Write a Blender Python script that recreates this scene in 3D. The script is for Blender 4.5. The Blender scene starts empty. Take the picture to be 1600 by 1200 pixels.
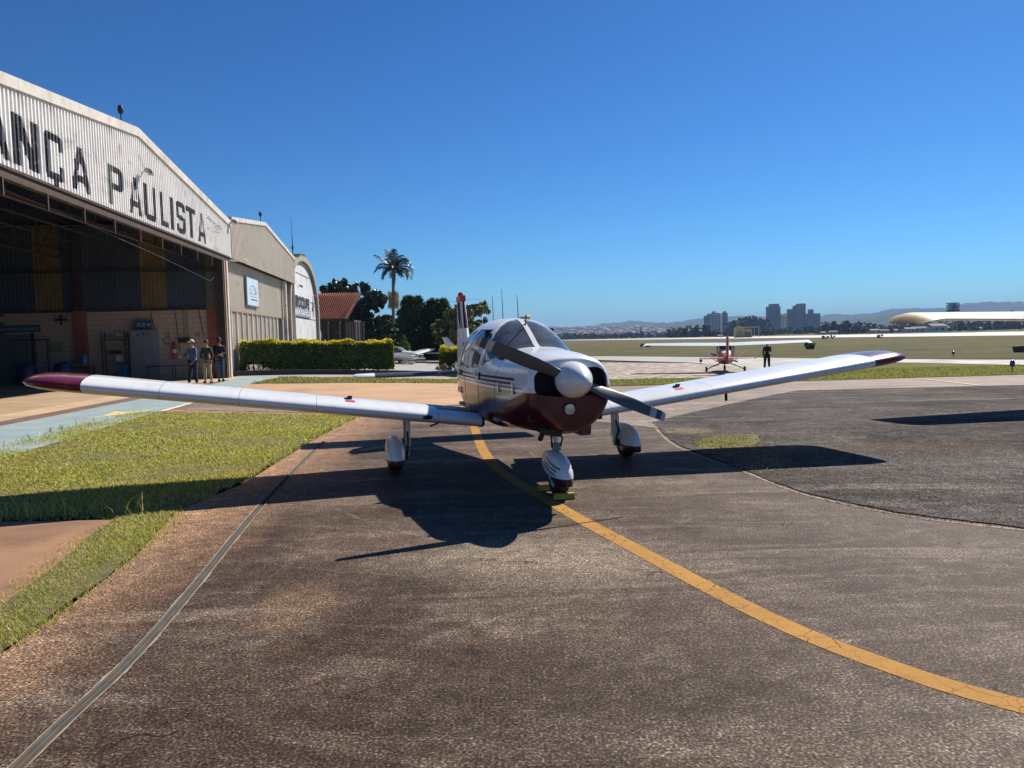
import bpy, bmesh, math, random
import numpy as np
from math import sin, cos, pi, radians, sqrt, atan2
from mathutils import Vector, Matrix
random.seed(7)
rng = np.random.default_rng(7)
scn = bpy.context.scene
col = scn.collection
# ---------------------------------------------------------------- camera
CAM_H, PITCH, ROLL = 1.5277, -0.0589, 0.0250
cd = bpy.data.cameras.new('camera'); cam = bpy.data.objects.new('camera', cd); col.objects.link(cam)
cd.sensor_width = 36; cd.lens = 26.82; cd.clip_start = .05; cd.clip_end = 30000
fw = Vector((0, cos(PITCH), sin(PITCH))); up0 = Vector((0, -sin(PITCH), cos(PITCH)))
rt = Vector((1, 0, 0))*cos(ROLL) - up0*sin(ROLL); up = Vector((1, 0, 0))*sin(ROLL) + up0*cos(ROLL)
cam.matrix_world = Matrix(((rt.x, up.x, -fw.x, 0), (rt.y, up.y, -fw.y, 0), (rt.z, up.z, -fw.z, CAM_H), (0, 0, 0, 1)))
scn.camera = cam
# ---------------------------------------------------------------- sky, sun, exposure
SUN_AZ, SUN_EL = radians(36.0), radians(42.5)          # azimuth clockwise from +Y
w = bpy.data.worlds.new('World'); scn.world = w; w.use_nodes = True
nt = w.node_tree; nt.nodes.clear()
sky = nt.nodes.new('ShaderNodeTexSky'); sky.sky_type = 'NISHITA'; sky.sun_disc = False
sky.sun_elevation = SUN_EL; sky.sun_rotation = SUN_AZ
sky.altitude = 850; sky.air_density = 1.0; sky.dust_density = 0.3; sky.ozone_density = 3.2
hs = nt.nodes.new('ShaderNodeHueSaturation'); hs.inputs['Saturation'].default_value = 1.1; hs.inputs['Value'].default_value = .42
bg = nt.nodes.new('ShaderNodeBackground'); bg.inputs[1].default_value = 0.09
wo = nt.nodes.new('ShaderNodeOutputWorld')
ga = nt.nodes.new('ShaderNodeGamma'); ga.inputs[1].default_value = 1.3; nt.links.new(sky.outputs[0], ga.inputs[0]); nt.links.new(ga.outputs[0], hs.inputs['Color']); tn = nt.nodes.new('ShaderNodeMix'); tn.data_type = 'RGBA'; tn.blend_type = 'MULTIPLY'; tn.inputs[0].default_value = 1; tn.inputs[7].default_value = (.42, .775, 1, 1); nt.links.new(hs.outputs[0], tn.inputs[6]); nt.links.new(tn.outputs[2], bg.inputs[0]); nt.links.new(bg.outputs[0], wo.inputs[0])
sd = bpy.data.lights.new('sun', 'SUN'); sd.energy = 5.0; sd.angle = radians(0.53); sd.color = (1, .935, .82)
sun = bpy.data.objects.new('sun', sd); col.objects.link(sun)
SV = Vector((sin(SUN_AZ)*cos(SUN_EL), cos(SUN_AZ)*cos(SUN_EL), sin(SUN_EL)))
sun.rotation_euler = (-SV).to_track_quat('-Z', 'Y').to_euler(); sun.location = (20, 20, 40)
scn.view_settings.view_transform = 'Standard'; scn.view_settings.look = 'None'
scn.view_settings.exposure = 0.55; scn.view_settings.gamma = 1; scn.view_settings.use_curve_mapping = False
scn.cycles.max_bounces = 8; scn.cycles.transparent_max_bounces = 24; scn.cycles.volume_bounces = 0

# ---------------------------------------------------------------- helpers
def tag(o, label=None, cat=None, group=None, kind=None):
    if label: o['label'] = label
    if cat: o['category'] = cat
    if group: o['group'] = group
    if kind: o['kind'] = kind
    return o
def empty(name, label, cat, loc=(0, 0, 0), rz=0, group=None):
    o = bpy.data.objects.new(name, None); col.objects.link(o); o.empty_display_size = .2
    o.location = loc; o.rotation_euler = (0, 0, rz)
    return tag(o, label, cat, group)
def link(name, me, parent=None, m=None, smooth=False):
    if m is not None:
        if len(me.materials): me.materials.clear()
        for k in (m if isinstance(m, (list, tuple)) else [m]): me.materials.append(k)
    if smooth: me.shade_smooth()
    o = bpy.data.objects.new(name, me); col.objects.link(o)
    if parent is not None: o.parent = parent
    return o
def autosmooth(me, ang=40):
    me.shade_smooth()
    bm = bmesh.new(); bm.from_mesh(me)
    for e in bm.edges:
        if len(e.link_faces) == 2 and e.calc_face_angle(0) > radians(ang): e.smooth = False
    bm.to_mesh(me); bm.free()
class MB:
    def __init__(s): s.v = []; s.f = []; s.mi = []
    def add(s, vs, fs, mi=0):
        b = len(s.v); s.v += [tuple(p) for p in vs]
        s.f += [tuple(b+i for i in f) for f in fs]; s.mi += [mi]*len(fs); return s
    def box(s, x0, x1, y0, y1, z0, z1, mi=0):
        vs = [(x, y, z) for x in (x0, x1) for y in (y0, y1) for z in (z0, z1)]
        return s.add(vs, [(0, 1, 3, 2), (4, 6, 7, 5), (0, 4, 5, 1), (2, 3, 7, 6), (0, 2, 6, 4), (1, 5, 7, 3)], mi)
    def bar(s, a, b, r, r2=None, n=8, mi=0, flat=None):
        a = Vector(a); b = Vector(b); d = (b-a).normalized()
        u = d.orthogonal().normalized(); v = d.cross(u)
        if r2 is None: r2 = r
        vs = []
        for p, q in ((a, r), (b, r2)):
            for k in range(n):
                t = 2*pi*(k+.5)/n; vs.append(p+(u*cos(t)+v*sin(t))*q)
        fs = [(k, (k+1) % n, n+(k+1) % n, n+k) for k in range(n)]+[tuple(range(n-1, -1, -1)), tuple(range(n, 2*n))]
        return s.add(vs, fs, mi)
    def tube(s, pts, rs, n=8, mi=0):
        pts = [Vector(p) for p in pts]
        if not isinstance(rs, (list, tuple)): rs = [rs]*len(pts)
        vs = []; u = None
        for i, p in enumerate(pts):
            d = (pts[min(i+1, len(pts)-1)]-pts[max(i-1, 0)]).normalized()
            if u is None: u = d.orthogonal().normalized()
            u = (u-d*u.dot(d)).normalized(); v = d.cross(u)
            for k in range(n):
                t = 2*pi*k/n; vs.append(p+(u*cos(t)+v*sin(t))*rs[i])
        m = len(pts)
        fs = [(i*n+k, i*n+(k+1) % n, (i+1)*n+(k+1) % n, (i+1)*n+k) for i in range(m-1) for k in range(n)]
        fs += [tuple(range(n-1, -1, -1)), tuple(range((m-1)*n, m*n))]
        return s.add(vs, fs, mi)
    def rings(s, rings, closed=True, caps=True, mi=0):
        n = len(rings[0]); m = len(rings); vs = [p for r in rings for p in r]
        kk = range(n if closed else n-1)
        fs = [(i*n+k, i*n+(k+1) % n, (i+1)*n+(k+1) % n, (i+1)*n+k) for i in range(m-1) for k in kk]
        if caps: fs += [tuple(range(n-1, -1, -1)), tuple(range((m-1)*n, m*n))]
        return s.add(vs, fs, mi)
    def prism(s, poly, fn0, fn1, mi=0):
        """poly of 2-D points, fn0/fn1 map them to the two 3-D ends"""
        n = len(poly); vs = [fn0(*p) for p in poly]+[fn1(*p) for p in poly]
        return s.add(vs, [(k, (k+1) % n, n+(k+1) % n, n+k) for k in range(n)]+[tuple(range(n-1, -1, -1)), tuple(range(n, 2*n))], mi)
    def mesh(s, name):
        me = bpy.data.meshes.new(name); me.from_pydata([tuple(p) for p in s.v], [], s.f)
        me.polygons.foreach_set('material_index', s.mi); me.update()
        bm = bmesh.new(); bm.from_mesh(me); bmesh.ops.recalc_face_normals(bm, faces=bm.faces[:]); bm.to_mesh(me); bm.free()
        return me
    def build(s, name, m, parent=None, smooth=False, bevel=0):
        me = s.mesh(name); o = link(name, me, parent, m)
        if bevel:
            b = o.modifiers.new('b', 'BEVEL'); b.width = bevel; b.segments = 2; b.limit_method = 'ANGLE'
        if smooth: autosmooth(me, smooth if smooth > 1 else 40)
        return o
def baked(o):
    dg = bpy.context.evaluated_depsgraph_get(); dg.update()
    me = bpy.data.meshes.new_from_object(o.evaluated_get(dg)); o.modifiers.clear(); o.data = me; return o
def fast_mesh(name, V, F):
    """V (n,3), F (m,k) numpy"""
    me = bpy.data.meshes.new(name); V = np.asarray(V, 'f4'); F = np.asarray(F, 'i4'); k = F.shape[1]
    me.vertices.add(len(V)); me.vertices.foreach_set('co', V.ravel())
    me.loops.add(F.size); me.loops.foreach_set('vertex_index', F.ravel())
    me.polygons.add(len(F)); me.polygons.foreach_set('loop_start', np.arange(0, F.size, k, dtype='i4'))
    me.update(calc_edges=True); me.validate(); return me

# ---------------------------------------------------------------- materials
def ramp(nt, stops, interp='LINEAR'):
    r = nt.nodes.new('ShaderNodeValToRGB'); r.color_ramp.interpolation = interp
    while len(r.color_ramp.elements) < len(stops): r.color_ramp.elements.new(.5)
    for e, (p, c) in zip(r.color_ramp.elements, stops):
        e.position = p; e.color = (*c, 1) if len(c) == 3 else c
    return r
def coords(nt, sc=1, obj=True, stretch=None):
    tc = nt.nodes.new('ShaderNodeTexCoord'); mp = nt.nodes.new('ShaderNodeMapping')
    s = stretch or (1, 1, 1); mp.inputs['Scale'].default_value = (s[0]*sc, s[1]*sc, s[2]*sc)
    nt.links.new(tc.outputs['Object' if obj else 'Generated'], mp.inputs[0]); return mp.outputs[0]
def noise(nt, sc, detail=4, rough=.55, vec=None, stretch=None, dist=0):
    n = nt.nodes.new('ShaderNodeTexNoise'); n.inputs['Scale'].default_value = sc; n.inputs['Detail'].default_value = detail
    n.inputs['Roughness'].default_value = rough; n.inputs['Distortion'].default_value = dist
    nt.links.new(vec or coords(nt, 1, stretch=stretch), n.inputs['Vector']); return n.outputs[0]
def mix(nt, fac, a, b, mode='MIX'):
    m = nt.nodes.new('ShaderNodeMix'); m.data_type = 'RGBA'; m.blend_type = mode; m.clamp_result = False
    for sk, v in ((m.inputs[0], fac), (m.inputs[6], a), (m.inputs[7], b)):
        if hasattr(v, 'is_output'): nt.links.new(v, sk)
        elif isinstance(v, (int, float)): sk.default_value = v
        else: sk.default_value = (*v, 1) if len(v) == 3 else v
    return m.outputs[2]
def maprange(nt, v, a, b, c=0, d=1):
    m = nt.nodes.new('ShaderNodeMapRange'); nt.links.new(v, m.inputs[0])
    for i, k in enumerate((a, b, c, d)): m.inputs[1+i].default_value = k
    return m.outputs[0]
def math_(nt, op, a, b=None):
    m = nt.nodes.new('ShaderNodeMath'); m.operation = op
    for i, v in enumerate((a, b)):
        if v is None: continue
        if hasattr(v, 'is_output'): nt.links.new(v, m.inputs[i])
        else: m.inputs[i].default_value = v
    return m.outputs[0]
def bump(nt, h, strength=.3, dist=.02, n=None):
    b = nt.nodes.new('ShaderNodeBump'); b.inputs['Strength'].default_value = strength; b.inputs['Distance'].default_value = dist
    nt.links.new(h, b.inputs['Height'])
    if n is not None: nt.links.new(n, b.inputs['Normal'])
    return b.outputs[0]
def newmat(name):
    m = bpy.data.materials.new(name); m.use_nodes = True; nt = m.node_tree; p = nt.nodes['Principled BSDF']; return m, nt, p
def M(name, c, rough=.5, metal=0, var=.12, vs=3, bmp=0, bs=40, coat=0, dirt=None, spec=.5):
    m, nt, p = newmat(name)
    n = noise(nt, vs, 5)
    lo = tuple(max(0, k*(1-var)) for k in c); hi = tuple(k*(1+var) for k in c)
    cc = mix(nt, maprange(nt, n, .3, .7), lo, hi)
    if dirt: cc = mix(nt, maprange(nt, noise(nt, dirt[1], 6, .65), dirt[2], dirt[3]), cc, dirt[0])
    nt.links.new(cc, p.inputs['Base Color'])
    p.inputs['Roughness'].default_value = rough; p.inputs['Metallic'].default_value = metal
    p.inputs['Coat Weight'].default_value = coat; p.inputs['Coat Roughness'].default_value = .06
    p.inputs['Specular IOR Level'].default_value = spec
    nt.links.new(maprange(nt, noise(nt, vs*2.3, 4), .3, .7, rough*.85, min(1, rough*1.2)), p.inputs['Roughness'])
    if bmp: nt.links.new(bump(nt, noise(nt, bs, 5), bmp), p.inputs['Normal'])
    return m
# ---------------------------------------------------------------- terrain
def S_(t): t = np.clip(t, 0, 1); return t*t*(3-2*t)
def gz(x, y): return -0.85*S_((np.asarray(y, float)-13)/30)*S_((np.asarray(x, float)+14)/20)
GXL = np.array([-9000, -3000, -900, -300, -120, -60, -40]+list(range(-30, 12))+[12, 14, 17, 20, 25, 30, 40, 60, 100, 160, 260, 420, 700, 1200, 3000, 9000], float)
GYL = np.array([-3000, -600, -100, -20]+list(range(-6, 46))+[48, 52, 58, 66, 80, 100, 140, 200, 300, 450, 700, 1100, 1500], float)
def clip_half(poly, ax, v, keep_lo):
    out = []
    for i in range(len(poly)):
        a = poly[i]; b = poly[(i+1) % len(poly)]
        ia = (a[ax] <= v) if keep_lo else (a[ax] >= v); ib = (b[ax] <= v) if keep_lo else (b[ax] >= v)
        if ia: out.append(a)
        if ia != ib:
            t = (v-a[ax])/(b[ax]-a[ax]); out.append((a[0]+(b[0]-a[0])*t, a[1]+(b[1]-a[1])*t))
    return out
def sheet(name, poly, dz, m, label=None, cat=None, kind='structure', rough_edge=0, skirt=0):
    """sheet laid over the terrain, cut on the common terrain grid"""
    if rough_edge:
        q = []
        for i in range(len(poly)):
            a = np.array(poly[i]); b = np.array(poly[(i+1) % len(poly)]); L = np.linalg.norm(b-a)
            n = max(1, int(min(L, 60)/(rough_edge*3))); nn = np.array([-(b-a)[1], (b-a)[0]])/max(L, 1e-6)
            for k in range(n):
                o = 0 if k == 0 else (random.random()-.5)*rough_edge
                q.append(tuple(a+(b-a)*k/n+nn*o))
        poly = q
    V = []; F = []; idx = {}
    def vid(p):
        k = (round(p[0], 4), round(p[1], 4))
        if k not in idx: idx[k] = len(V); V.append((k[0], k[1], float(gz(*k))+dz))
        return idx[k]
    xs = [p[0] for p in poly]; ys = [p[1] for p in poly]
    ty = [poly]
    for j in range(len(GYL)-1):
        if GYL[j+1] < min(ys) or GYL[j] > max(ys): continue
        row = clip_half(clip_half(poly, 1, GYL[j+1], True), 1, GYL[j], False)
        if len(row) < 3: continue
        for i in range(len(GXL)-1):
            if GXL[i+1] < min(xs) or GXL[i] > max(xs): continue
            c = clip_half(clip_half(row, 0, GXL[i+1], True), 0, GXL[i], False)
            if len(c) < 3: continue
            ids = []
            for p in c:
                t = vid(p)
                if not ids or ids[-1] != t: ids.append(t)
            if len(ids) > 1 and ids[0] == ids[-1]: ids.pop()
            if len(set(ids)) >= 3 and len(set(ids)) == len(ids): F.append(ids)
    me = bpy.data.meshes.new(name); me.from_pydata(V, [], F); me.update()
    bm = bmesh.new(); bm.from_mesh(me); bmesh.ops.triangulate(bm, faces=bm.faces[:])
    for f in bm.faces:
        if f.normal.z < 0: f.normal_flip()
    bm.to_mesh(me); bm.free()
    o = link(name, me, None, m); tag(o, label, cat, kind=kind); return o

def ramp_of(nt, v, stops): r = ramp(nt, stops); nt.links.new(v, r.inputs[0]); return r.outputs[0]
# ---- ground materials
def asphalt(name, base, dark, light, reds, redloc=None, grain=1.0, crack=True, streak=1, stains=(), arcs=(), spec=.09):
    m, nt, p = newmat(name)
    v = coords(nt, 1)
    big = noise(nt, .35, 6, .6, v, dist=.6); mid = noise(nt, 1.6, 6, .65, v); 
    st = noise(nt, 1.0, 6, .7, coords(nt, 1, stretch=(.25, 1.6, 1)), dist=.8)
    gr = math_(nt, 'ADD', math_(nt, 'MULTIPLY', noise(nt, 30, 2, .6, v), .2), math_(nt, 'MULTIPLY', noise(nt, 82, 1, .5, v), .8)); vo = nt.nodes.new('ShaderNodeTexVoronoi'); vo.inputs['Scale'].default_value = 52; nt.links.new(v, vo.inputs['Vector'])
    c = mix(nt, maprange(nt, big, .38, .62), dark, base)
    c = mix(nt, maprange(nt, mid, .48, .72, 0, .45), c, light)
    c = mix(nt, maprange(nt, st, .52, .68, 0, .6*streak), c, light)
    c = mix(nt, maprange(nt, noise(nt, .8, 5, .6, v), .5, .72, 0, .6), c, tuple(k*.68 for k in dark))
    if redloc:                                                   # red earth trodden in near the grass
        sep = nt.nodes.new('ShaderNodeSeparateXYZ'); nt.links.new(v, sep.inputs[0])
        d = maprange(nt, math_(nt, 'ADD', sep.outputs[0], math_(nt, 'MULTIPLY', mid, .9)), redloc[0], redloc[1])
        c = mix(nt, d, c, mix(nt, maprange(nt, noise(nt, 2.2, 6, .65, v), .3, .7), reds, tuple(k*.6 for k in reds)))
    for (sx, sy, rx, ry, cc_, am) in stains:
        mp_ = nt.nodes.new('ShaderNodeMapping'); mp_.vector_type = 'TEXTURE'; mp_.inputs['Location'].default_value = (sx, sy, 0); mp_.inputs['Scale'].default_value = (rx, ry, 1000); nt.links.new(v, mp_.inputs[0])
        ln = nt.nodes.new('ShaderNodeVectorMath'); ln.operation = 'LENGTH'; nt.links.new(mp_.outputs[0], ln.inputs[0])
        q_ = math_(nt, 'ADD', ln.outputs['Value'], math_(nt, 'MULTIPLY', math_(nt, 'SUBTRACT', st, .5), 2.2)); q_ = math_(nt, 'ADD', q_, math_(nt, 'MULTIPLY', math_(nt, 'SUBTRACT', mid, .5), 1.6))
        c = mix(nt, maprange(nt, q_, 1.05, .45, 0, am), c, cc_)
    for (sx, sy, R_, hw_, am) in arcs:                           # old tyre scuffs
        mp_ = nt.nodes.new('ShaderNodeMapping'); mp_.inputs['Location'].default_value = (-sx, -sy, 0); mp_.inputs['Scale'].default_value = (1, 1, 0); nt.links.new(v, mp_.inputs[0])
        ln = nt.nodes.new('ShaderNodeVectorMath'); ln.operation = 'LENGTH'; nt.links.new(mp_.outputs[0], ln.inputs[0])
        dd = math_(nt, 'ABSOLUTE', math_(nt, 'SUBTRACT', math_(nt, 'ADD', ln.outputs['Value'], math_(nt, 'MULTIPLY', mid, .12)), R_))
        kk = math_(nt, 'MULTIPLY', maprange(nt, dd, hw_, hw_*.3, 0, am), maprange(nt, noise(nt, 1.7, 5, .75, v), .42, .6))
        c = mix(nt, kk, c, light)
    c = mix(nt, 1, c, ramp_of(nt, noise(nt, 8, 6, .85, v), [(.36, (.62,)*3), (.5, (.98,)*3), (.64, (1.5,)*3)]), 'MULTIPLY')
    # aggregate: pale stones and dark pores
    cr = ramp(nt, [(.30, (.12,)*3), (.43, (.55,)*3), (.52, (1.0,)*3), (.60, (1.8,)*3), (.68, (3.6,)*3)])
    nt.links.new(gr, cr.inputs[0])
    c = mix(nt, .9*grain, c, cr.outputs[0], 'MULTIPLY')
    sp = ramp(nt, [(0, (3.6,)*3), (.22, (1.0,)*3)]); nt.links.new(vo.outputs['Distance'], sp.inputs[0])
    c = mix(nt, maprange(nt, noise(nt, 40, 2, .5, v), .48, .56, 0, .9*grain), c, mix(nt, 1, c, sp.outputs[0], 'MULTIPLY'))
    h = math_(nt, 'MULTIPLY', math_(nt, 'ADD', gr, vo.outputs['Distance']), .5)
    nrm = bump(nt, h, .6, .0035)
    if crack:
        wv = nt.nodes.new('ShaderNodeVectorMath'); wv.operation = 'ADD'
        nz = nt.nodes.new('ShaderNodeTexNoise'); nz.inputs['Scale'].default_value = 2.2; nz.inputs['Detail'].default_value = 5; nt.links.new(v, nz.inputs['Vector'])
        sc = nt.nodes.new('ShaderNodeVectorMath'); sc.operation = 'SCALE'; sc.inputs['Scale'].default_value = .8; nt.links.new(nz.outputs['Color'], sc.inputs[0])
        nt.links.new(v, wv.inputs[0]); nt.links.new(sc.outputs[0], wv.inputs[1])
        vc = nt.nodes.new('ShaderNodeTexVoronoi'); vc.feature = 'DISTANCE_TO_EDGE'; vc.inputs['Scale'].default_value = .75; nt.links.new(wv.outputs[0], vc.inputs['Vector'])
        k = maprange(nt, vc.outputs['Distance'], .003, .007, 1, 0)
        k = math_(nt, 'MULTIPLY', k, maprange(nt, noise(nt, .9, 3, .6, v), .50, .60, 0, .85))
        c = mix(nt, k, c, tuple(q*.22 for q in dark))
    nt.links.new(c, p.inputs['Base Color']); nt.links.new(nrm, p.inputs['Normal'])
    p.inputs['Roughness'].default_value = .70 if spec > .05 else .92; p.inputs['Specular IOR Level'].default_value = spec
    return m
m_apron = asphalt('apron_asphalt', (.100, .068, .050), (.052, .033, .024), (.26, .20, .155), (.38, .225, .135), (-1.55, -2.55), stains=((.15, 5.25, 1.1, .75, (.26, .205, .15), .6), (-1.6, 7.4, .6, .5, (.2, .15, .11), .5), (-.9, 4.4, .9, .8, (.030, .018, .013), .55), (.3, 3.0, 1.3, .7, (.032, .020, .015), .5), (1.9, 4.9, .9, .6, (.034, .023, .018), .45), (-1.3, 4.35, .35, .5, (.22, .14, .09), .5), (2.2, 2.6, 1.2, .5, (.18, .14, .11), .35)),
    arcs=((-3.2, 1.2, 5.4, .04, .28), (-3.4, 1.0, 5.75, .02, .25), (2.5, 9.5, 4.9, .03, .3), (6, -4, 10.2, .05, .22), (-6.2, 9.0, 6.6, .02, .3), (1.0, 11, 6.4, .02, .25)))
m_old = asphalt('old_asphalt', (.098, .086, .080), (.052, .047, .045), (.23, .195, .168), (.2, .1, .06), None, 1.0, stains=((2.78, 12.1, .42, .5, (.2, .16, .11), .7), (3.6, 7.9, 1.0, .5, (.08, .066, .055), .4), (5.2, 9.8, 1.4, .45, (.11, .075, .055), .5), (6.5, 12.8, .7, .35, (.18, .10, .07), .6), (3.6, 6.9, .9, .5, (.03, .027, .026), .6), (4.0, 17, 3, 1.2, (.08, .065, .055), .5)), arcs=((14, 2, 14.2, .03, .3), (-3, 26, 12.5, .05, .3)), spec=.02)
m_farap = asphalt('far_apron_asphalt', (.26, .20, .16), (.17, .13, .108), (.36, .29, .24), (.2, .1, .06), None, .5, False, 1.4)
m_slab = M('red_slab', (.31, .165, .09), .8, 0, .28, .9, .35, 90, dirt=((.13, .075, .05), .8, .5, .7))
m_road = M('dusty_road', (.46, .27, .145), .8, 0, .14, .35, .3, 60, dirt=((.27, .17, .12), .5, .52, .72))
m_taxi = M('taxiway_asphalt', (.30, .28, .26), .75, 0, .15, .2, .2, 30)
m_runway = M('runway_asphalt', (.50, .46, .42), .75, 0, .1, .05)
m_yellow, nt, p = newmat('yellow_line_paint')
v = coords(nt, 1)
c = mix(nt, maprange(nt, noise(nt, 3, 5), .3, .7), (.54, .28, .055), (.43, .21, .045))
c = mix(nt, maprange(nt, noise(nt, 130, 2, .8, v), .35, .62, .5, 0), c, (.16, .09, .04))
c = mix(nt, maprange(nt, noise(nt, 9, 6, .7, v), .56, .74, 0, .8), c, (.30, .17, .08))
nz = nt.nodes.new('ShaderNodeTexNoise'); nz.inputs['Scale'].default_value = 7; nt.links.new(v, nz.inputs['Vector'])
wv = nt.nodes.new('ShaderNodeVectorMath'); wv.operation = 'ADD'; nt.links.new(v, wv.inputs[0]); sc = nt.nodes.new('ShaderNodeVectorMath'); sc.operation = 'SCALE'; sc.inputs['Scale'].default_value = .12
nt.links.new(nz.outputs['Color'], sc.inputs[0]); nt.links.new(sc.outputs[0], wv.inputs[1])
vc = nt.nodes.new('ShaderNodeTexVoronoi'); vc.feature = 'DISTANCE_TO_EDGE'; vc.inputs['Scale'].default_value = 8.5; nt.links.new(wv.outputs[0], vc.inputs['Vector'])
k = math_(nt, 'MULTIPLY', maprange(nt, vc.outputs['Distance'], .012, .035, 1, 0), maprange(nt, noise(nt, 2, 2, .5, v), .42, .58, .15, 1))
c = mix(nt, k, c, (.06, .035, .02)); nt.links.new(c, p.inputs['Base Color']); p.inputs['Roughness'].default_value = .8; p.inputs['Specular IOR Level'].default_value = .12
nt.links.new(bump(nt, noise(nt, 150, 2, .8, v), .6, .004), p.inputs['Normal'])
m_whitel = M('white_line_paint', (.72, .66, .56), .7, 0, .15, 6, dirt=((.35, .28, .2), 9, .55, .7))
m_blue = M('blue_paint_floor', (.27, .36, .38), .6, 0, .12, 1.2, .1, 60, dirt=((.42, .38, .33), 1.3, .5, .75))
m_beige = M('beige_concrete', (.52, .37, .23), .7, 0, .12, .5, .1, 60, dirt=((.38, .27, .19), 1.1, .5, .75))
m_gutter = M('gutter', (.16, .095, .07), .8, 0, .25, 2)
m_conc = M('pale_concrete', (.42, .38, .33), .85, 0, .2, 5, .5, 60)
def grassmat(name, a, b, cdry, sc=1.0):
    m, nt, p = newmat(name); v = coords(nt, 1)
    c = mix(nt, maprange(nt, noise(nt, .12*sc, 5, .6, v), .32, .68), a, b)
    c = mix(nt, maprange(nt, noise(nt, .35*sc, 6, .75, coords(nt, 1, stretch=(.35, 1.5, 1))), .46, .62, 0, .9), c, cdry)
    c = mix(nt, maprange(nt, noise(nt, .06*sc, 5, .7, coords(nt, 1, stretch=(.4, 1.6, 1))), .5, .62, 0, .6), c, tuple(k*.62 for k in a))
    c = mix(nt, maprange(nt, noise(nt, 9, 4, .75, v), .35, .7, .45, 0), c, tuple(k*.4 for k in a))
    nt.links.new(c, p.inputs['Base Color']); p.inputs['Roughness'].default_value = .95; p.inputs['Specular IOR Level'].default_value = .1
    nt.links.new(bump(nt, noise(nt, 14, 5, .75, v), 1, .12), p.inputs['Normal']); return m
m_field = grassmat('field_grass', (.098, .102, .032), (.150, .138, .048), (.21, .155, .072))
m_fieldg = grassmat('verge_grass', (.17, .195, .036), (.23, .24, .05), (.31, .26, .08), 2)
m_soil = M('turf_soil', (.125, .115, .038), .95, 0, .5, 16, 1, 50, dirt=((.16, .10, .06), 9, .48, .62))

base = [(-9000, -3000), (9000, -3000), (9000, 1500), (-9000, 1500)]
sheet('ground', base, -.05, m_field)
# apron round the aeroplane
sheet('apron', [(-3.0, 11.9), (-3.26, 16.05), (-7.04, 17.75), (-9.0, 18.3), (-9.7, 22.2), (-3.0, 24), (4.3, 32.0), (3.0, 13.6), (2.29, 10.55), (2.61, 8.31), (2.77, 7.17), (3.19, 6.32), (3.86, 5.71), (7, 3.4), (30, -8), (30, -20), (-1.2, -20), (-1.59, 0), (-1.820, 2.72), (-1.920, 4.05), (-2.410, 7.35), (-2.940, 11.8), (-2.95, 11.9)], 0.0, m_apron)
sheet('apron_verge', [(-3.0, 11.9), (-2.470, 7.35), (-1.980, 4.05), (-1.880, 2.72), (-1.65, 0), (-1.35, -20), (-3, -20), (-2.6, 0), (-2.62, 3.84), (-2.68, 4.51), (-2.80, 5.53), (-3.15, 7.03), (-3.0, 8.43), (-3.18, 11.9), (-3.22, 15.9)], 0.001, m_apron)
line_later = 1
sheet('old_apron', [(2.45, 13.4), (2.27, 10.55), (2.58, 8.31), (2.74, 7.17), (3.17, 6.30), (3.84, 5.69), (7, 3.35), (30, -8.1), (120, -8), (120, 18), (30, 20.5), (15, 22.3), (8.4, 22.4), (4.6, 16.5)], .009, m_old, rough_edge=.05)
sheet('far_apron', [(-9.7, 22.2), (-10.56, 30.7), (-2.28, 33.9), (4.3, 32.6), (17, 34.0), (23.3, 34.8), (60, 32), (120, 30.2), (120, 15), (30, 16), (10, 16), (5, 12), (2.7, 12), (-1.2, 17.5), (-3.3, 16.6), (-7.0, 18.2), (-9.2, 19.5)], .007, m_farap)
sheet('dusty_road', [(-9.65, 22.2), (-10.5, 30.6), (-2.28, 33.9), (2, 33.6), (1.4, 22), (-.9, 18.4), (-3.2, 17.9), (-7.5, 20.5)], .022, m_road, rough_edge=.2)
# slab lower left
sheet('concrete_slab', [(-3.55, 6.75), (-3.25, 5.41), (-3.05, 4.48), (-2.95, 3), (-2.9, -6), (-12, -6), (-9, 6.85)], .003, m_slab)
# hangar forecourt
Fo = Vector((-13.6488, 36.9876, 0)); D_ = Vector((-0.09691, 0.99529, 0)); N_ = Vector((0.99529, 0.09691, 0))
def fp(s, n): p = Fo+D_*s+N_*n; return (p.x, p.y)
sheet('beige_threshold', [fp(-30, -20), fp(-30, .45), fp(-3, .45), fp(.5, 1.0), fp(.5, -20)], .006, m_beige)
sheet('gutter', [fp(-30, .46), fp(-30, 1.05), fp(-9, 1.05), fp(-3, .65), fp(-3, .46)], .004, m_gutter)
sheet('painted_walkway', [fp(-32, 1.05), fp(-32, 4.15), fp(-15.5, 3.05), fp(-1.2, 2.65), fp(1, 2.8), fp(3, 1.3), fp(1.5, .2), fp(-3, .66), fp(-9, 1.06)], .010, m_blue)
sheet('pavement', [fp(.5, .1), fp(1, 2.8), fp(6, 3.2), fp(6.5, .1)], .008, m_taxi)
sheet('white_border_line', [fp(-19, 3.28), fp(-19, 3.42), fp(-15.5, 3.22), fp(-1.2, 2.83), fp(-1.2, 2.70), fp(-15.5, 3.08)], .014, m_whitel)
sheet('yellow_floor_marking', [fp(-20.6, 2.1), fp(-19.4, 2.9), fp(-18.1, 2.95), fp(-19.1, 2.6), fp(-18.6, 2.1), fp(-19.8, 2.35)], .0145, M('faded_yellow', (.62, .5, .22), .7))
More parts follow.
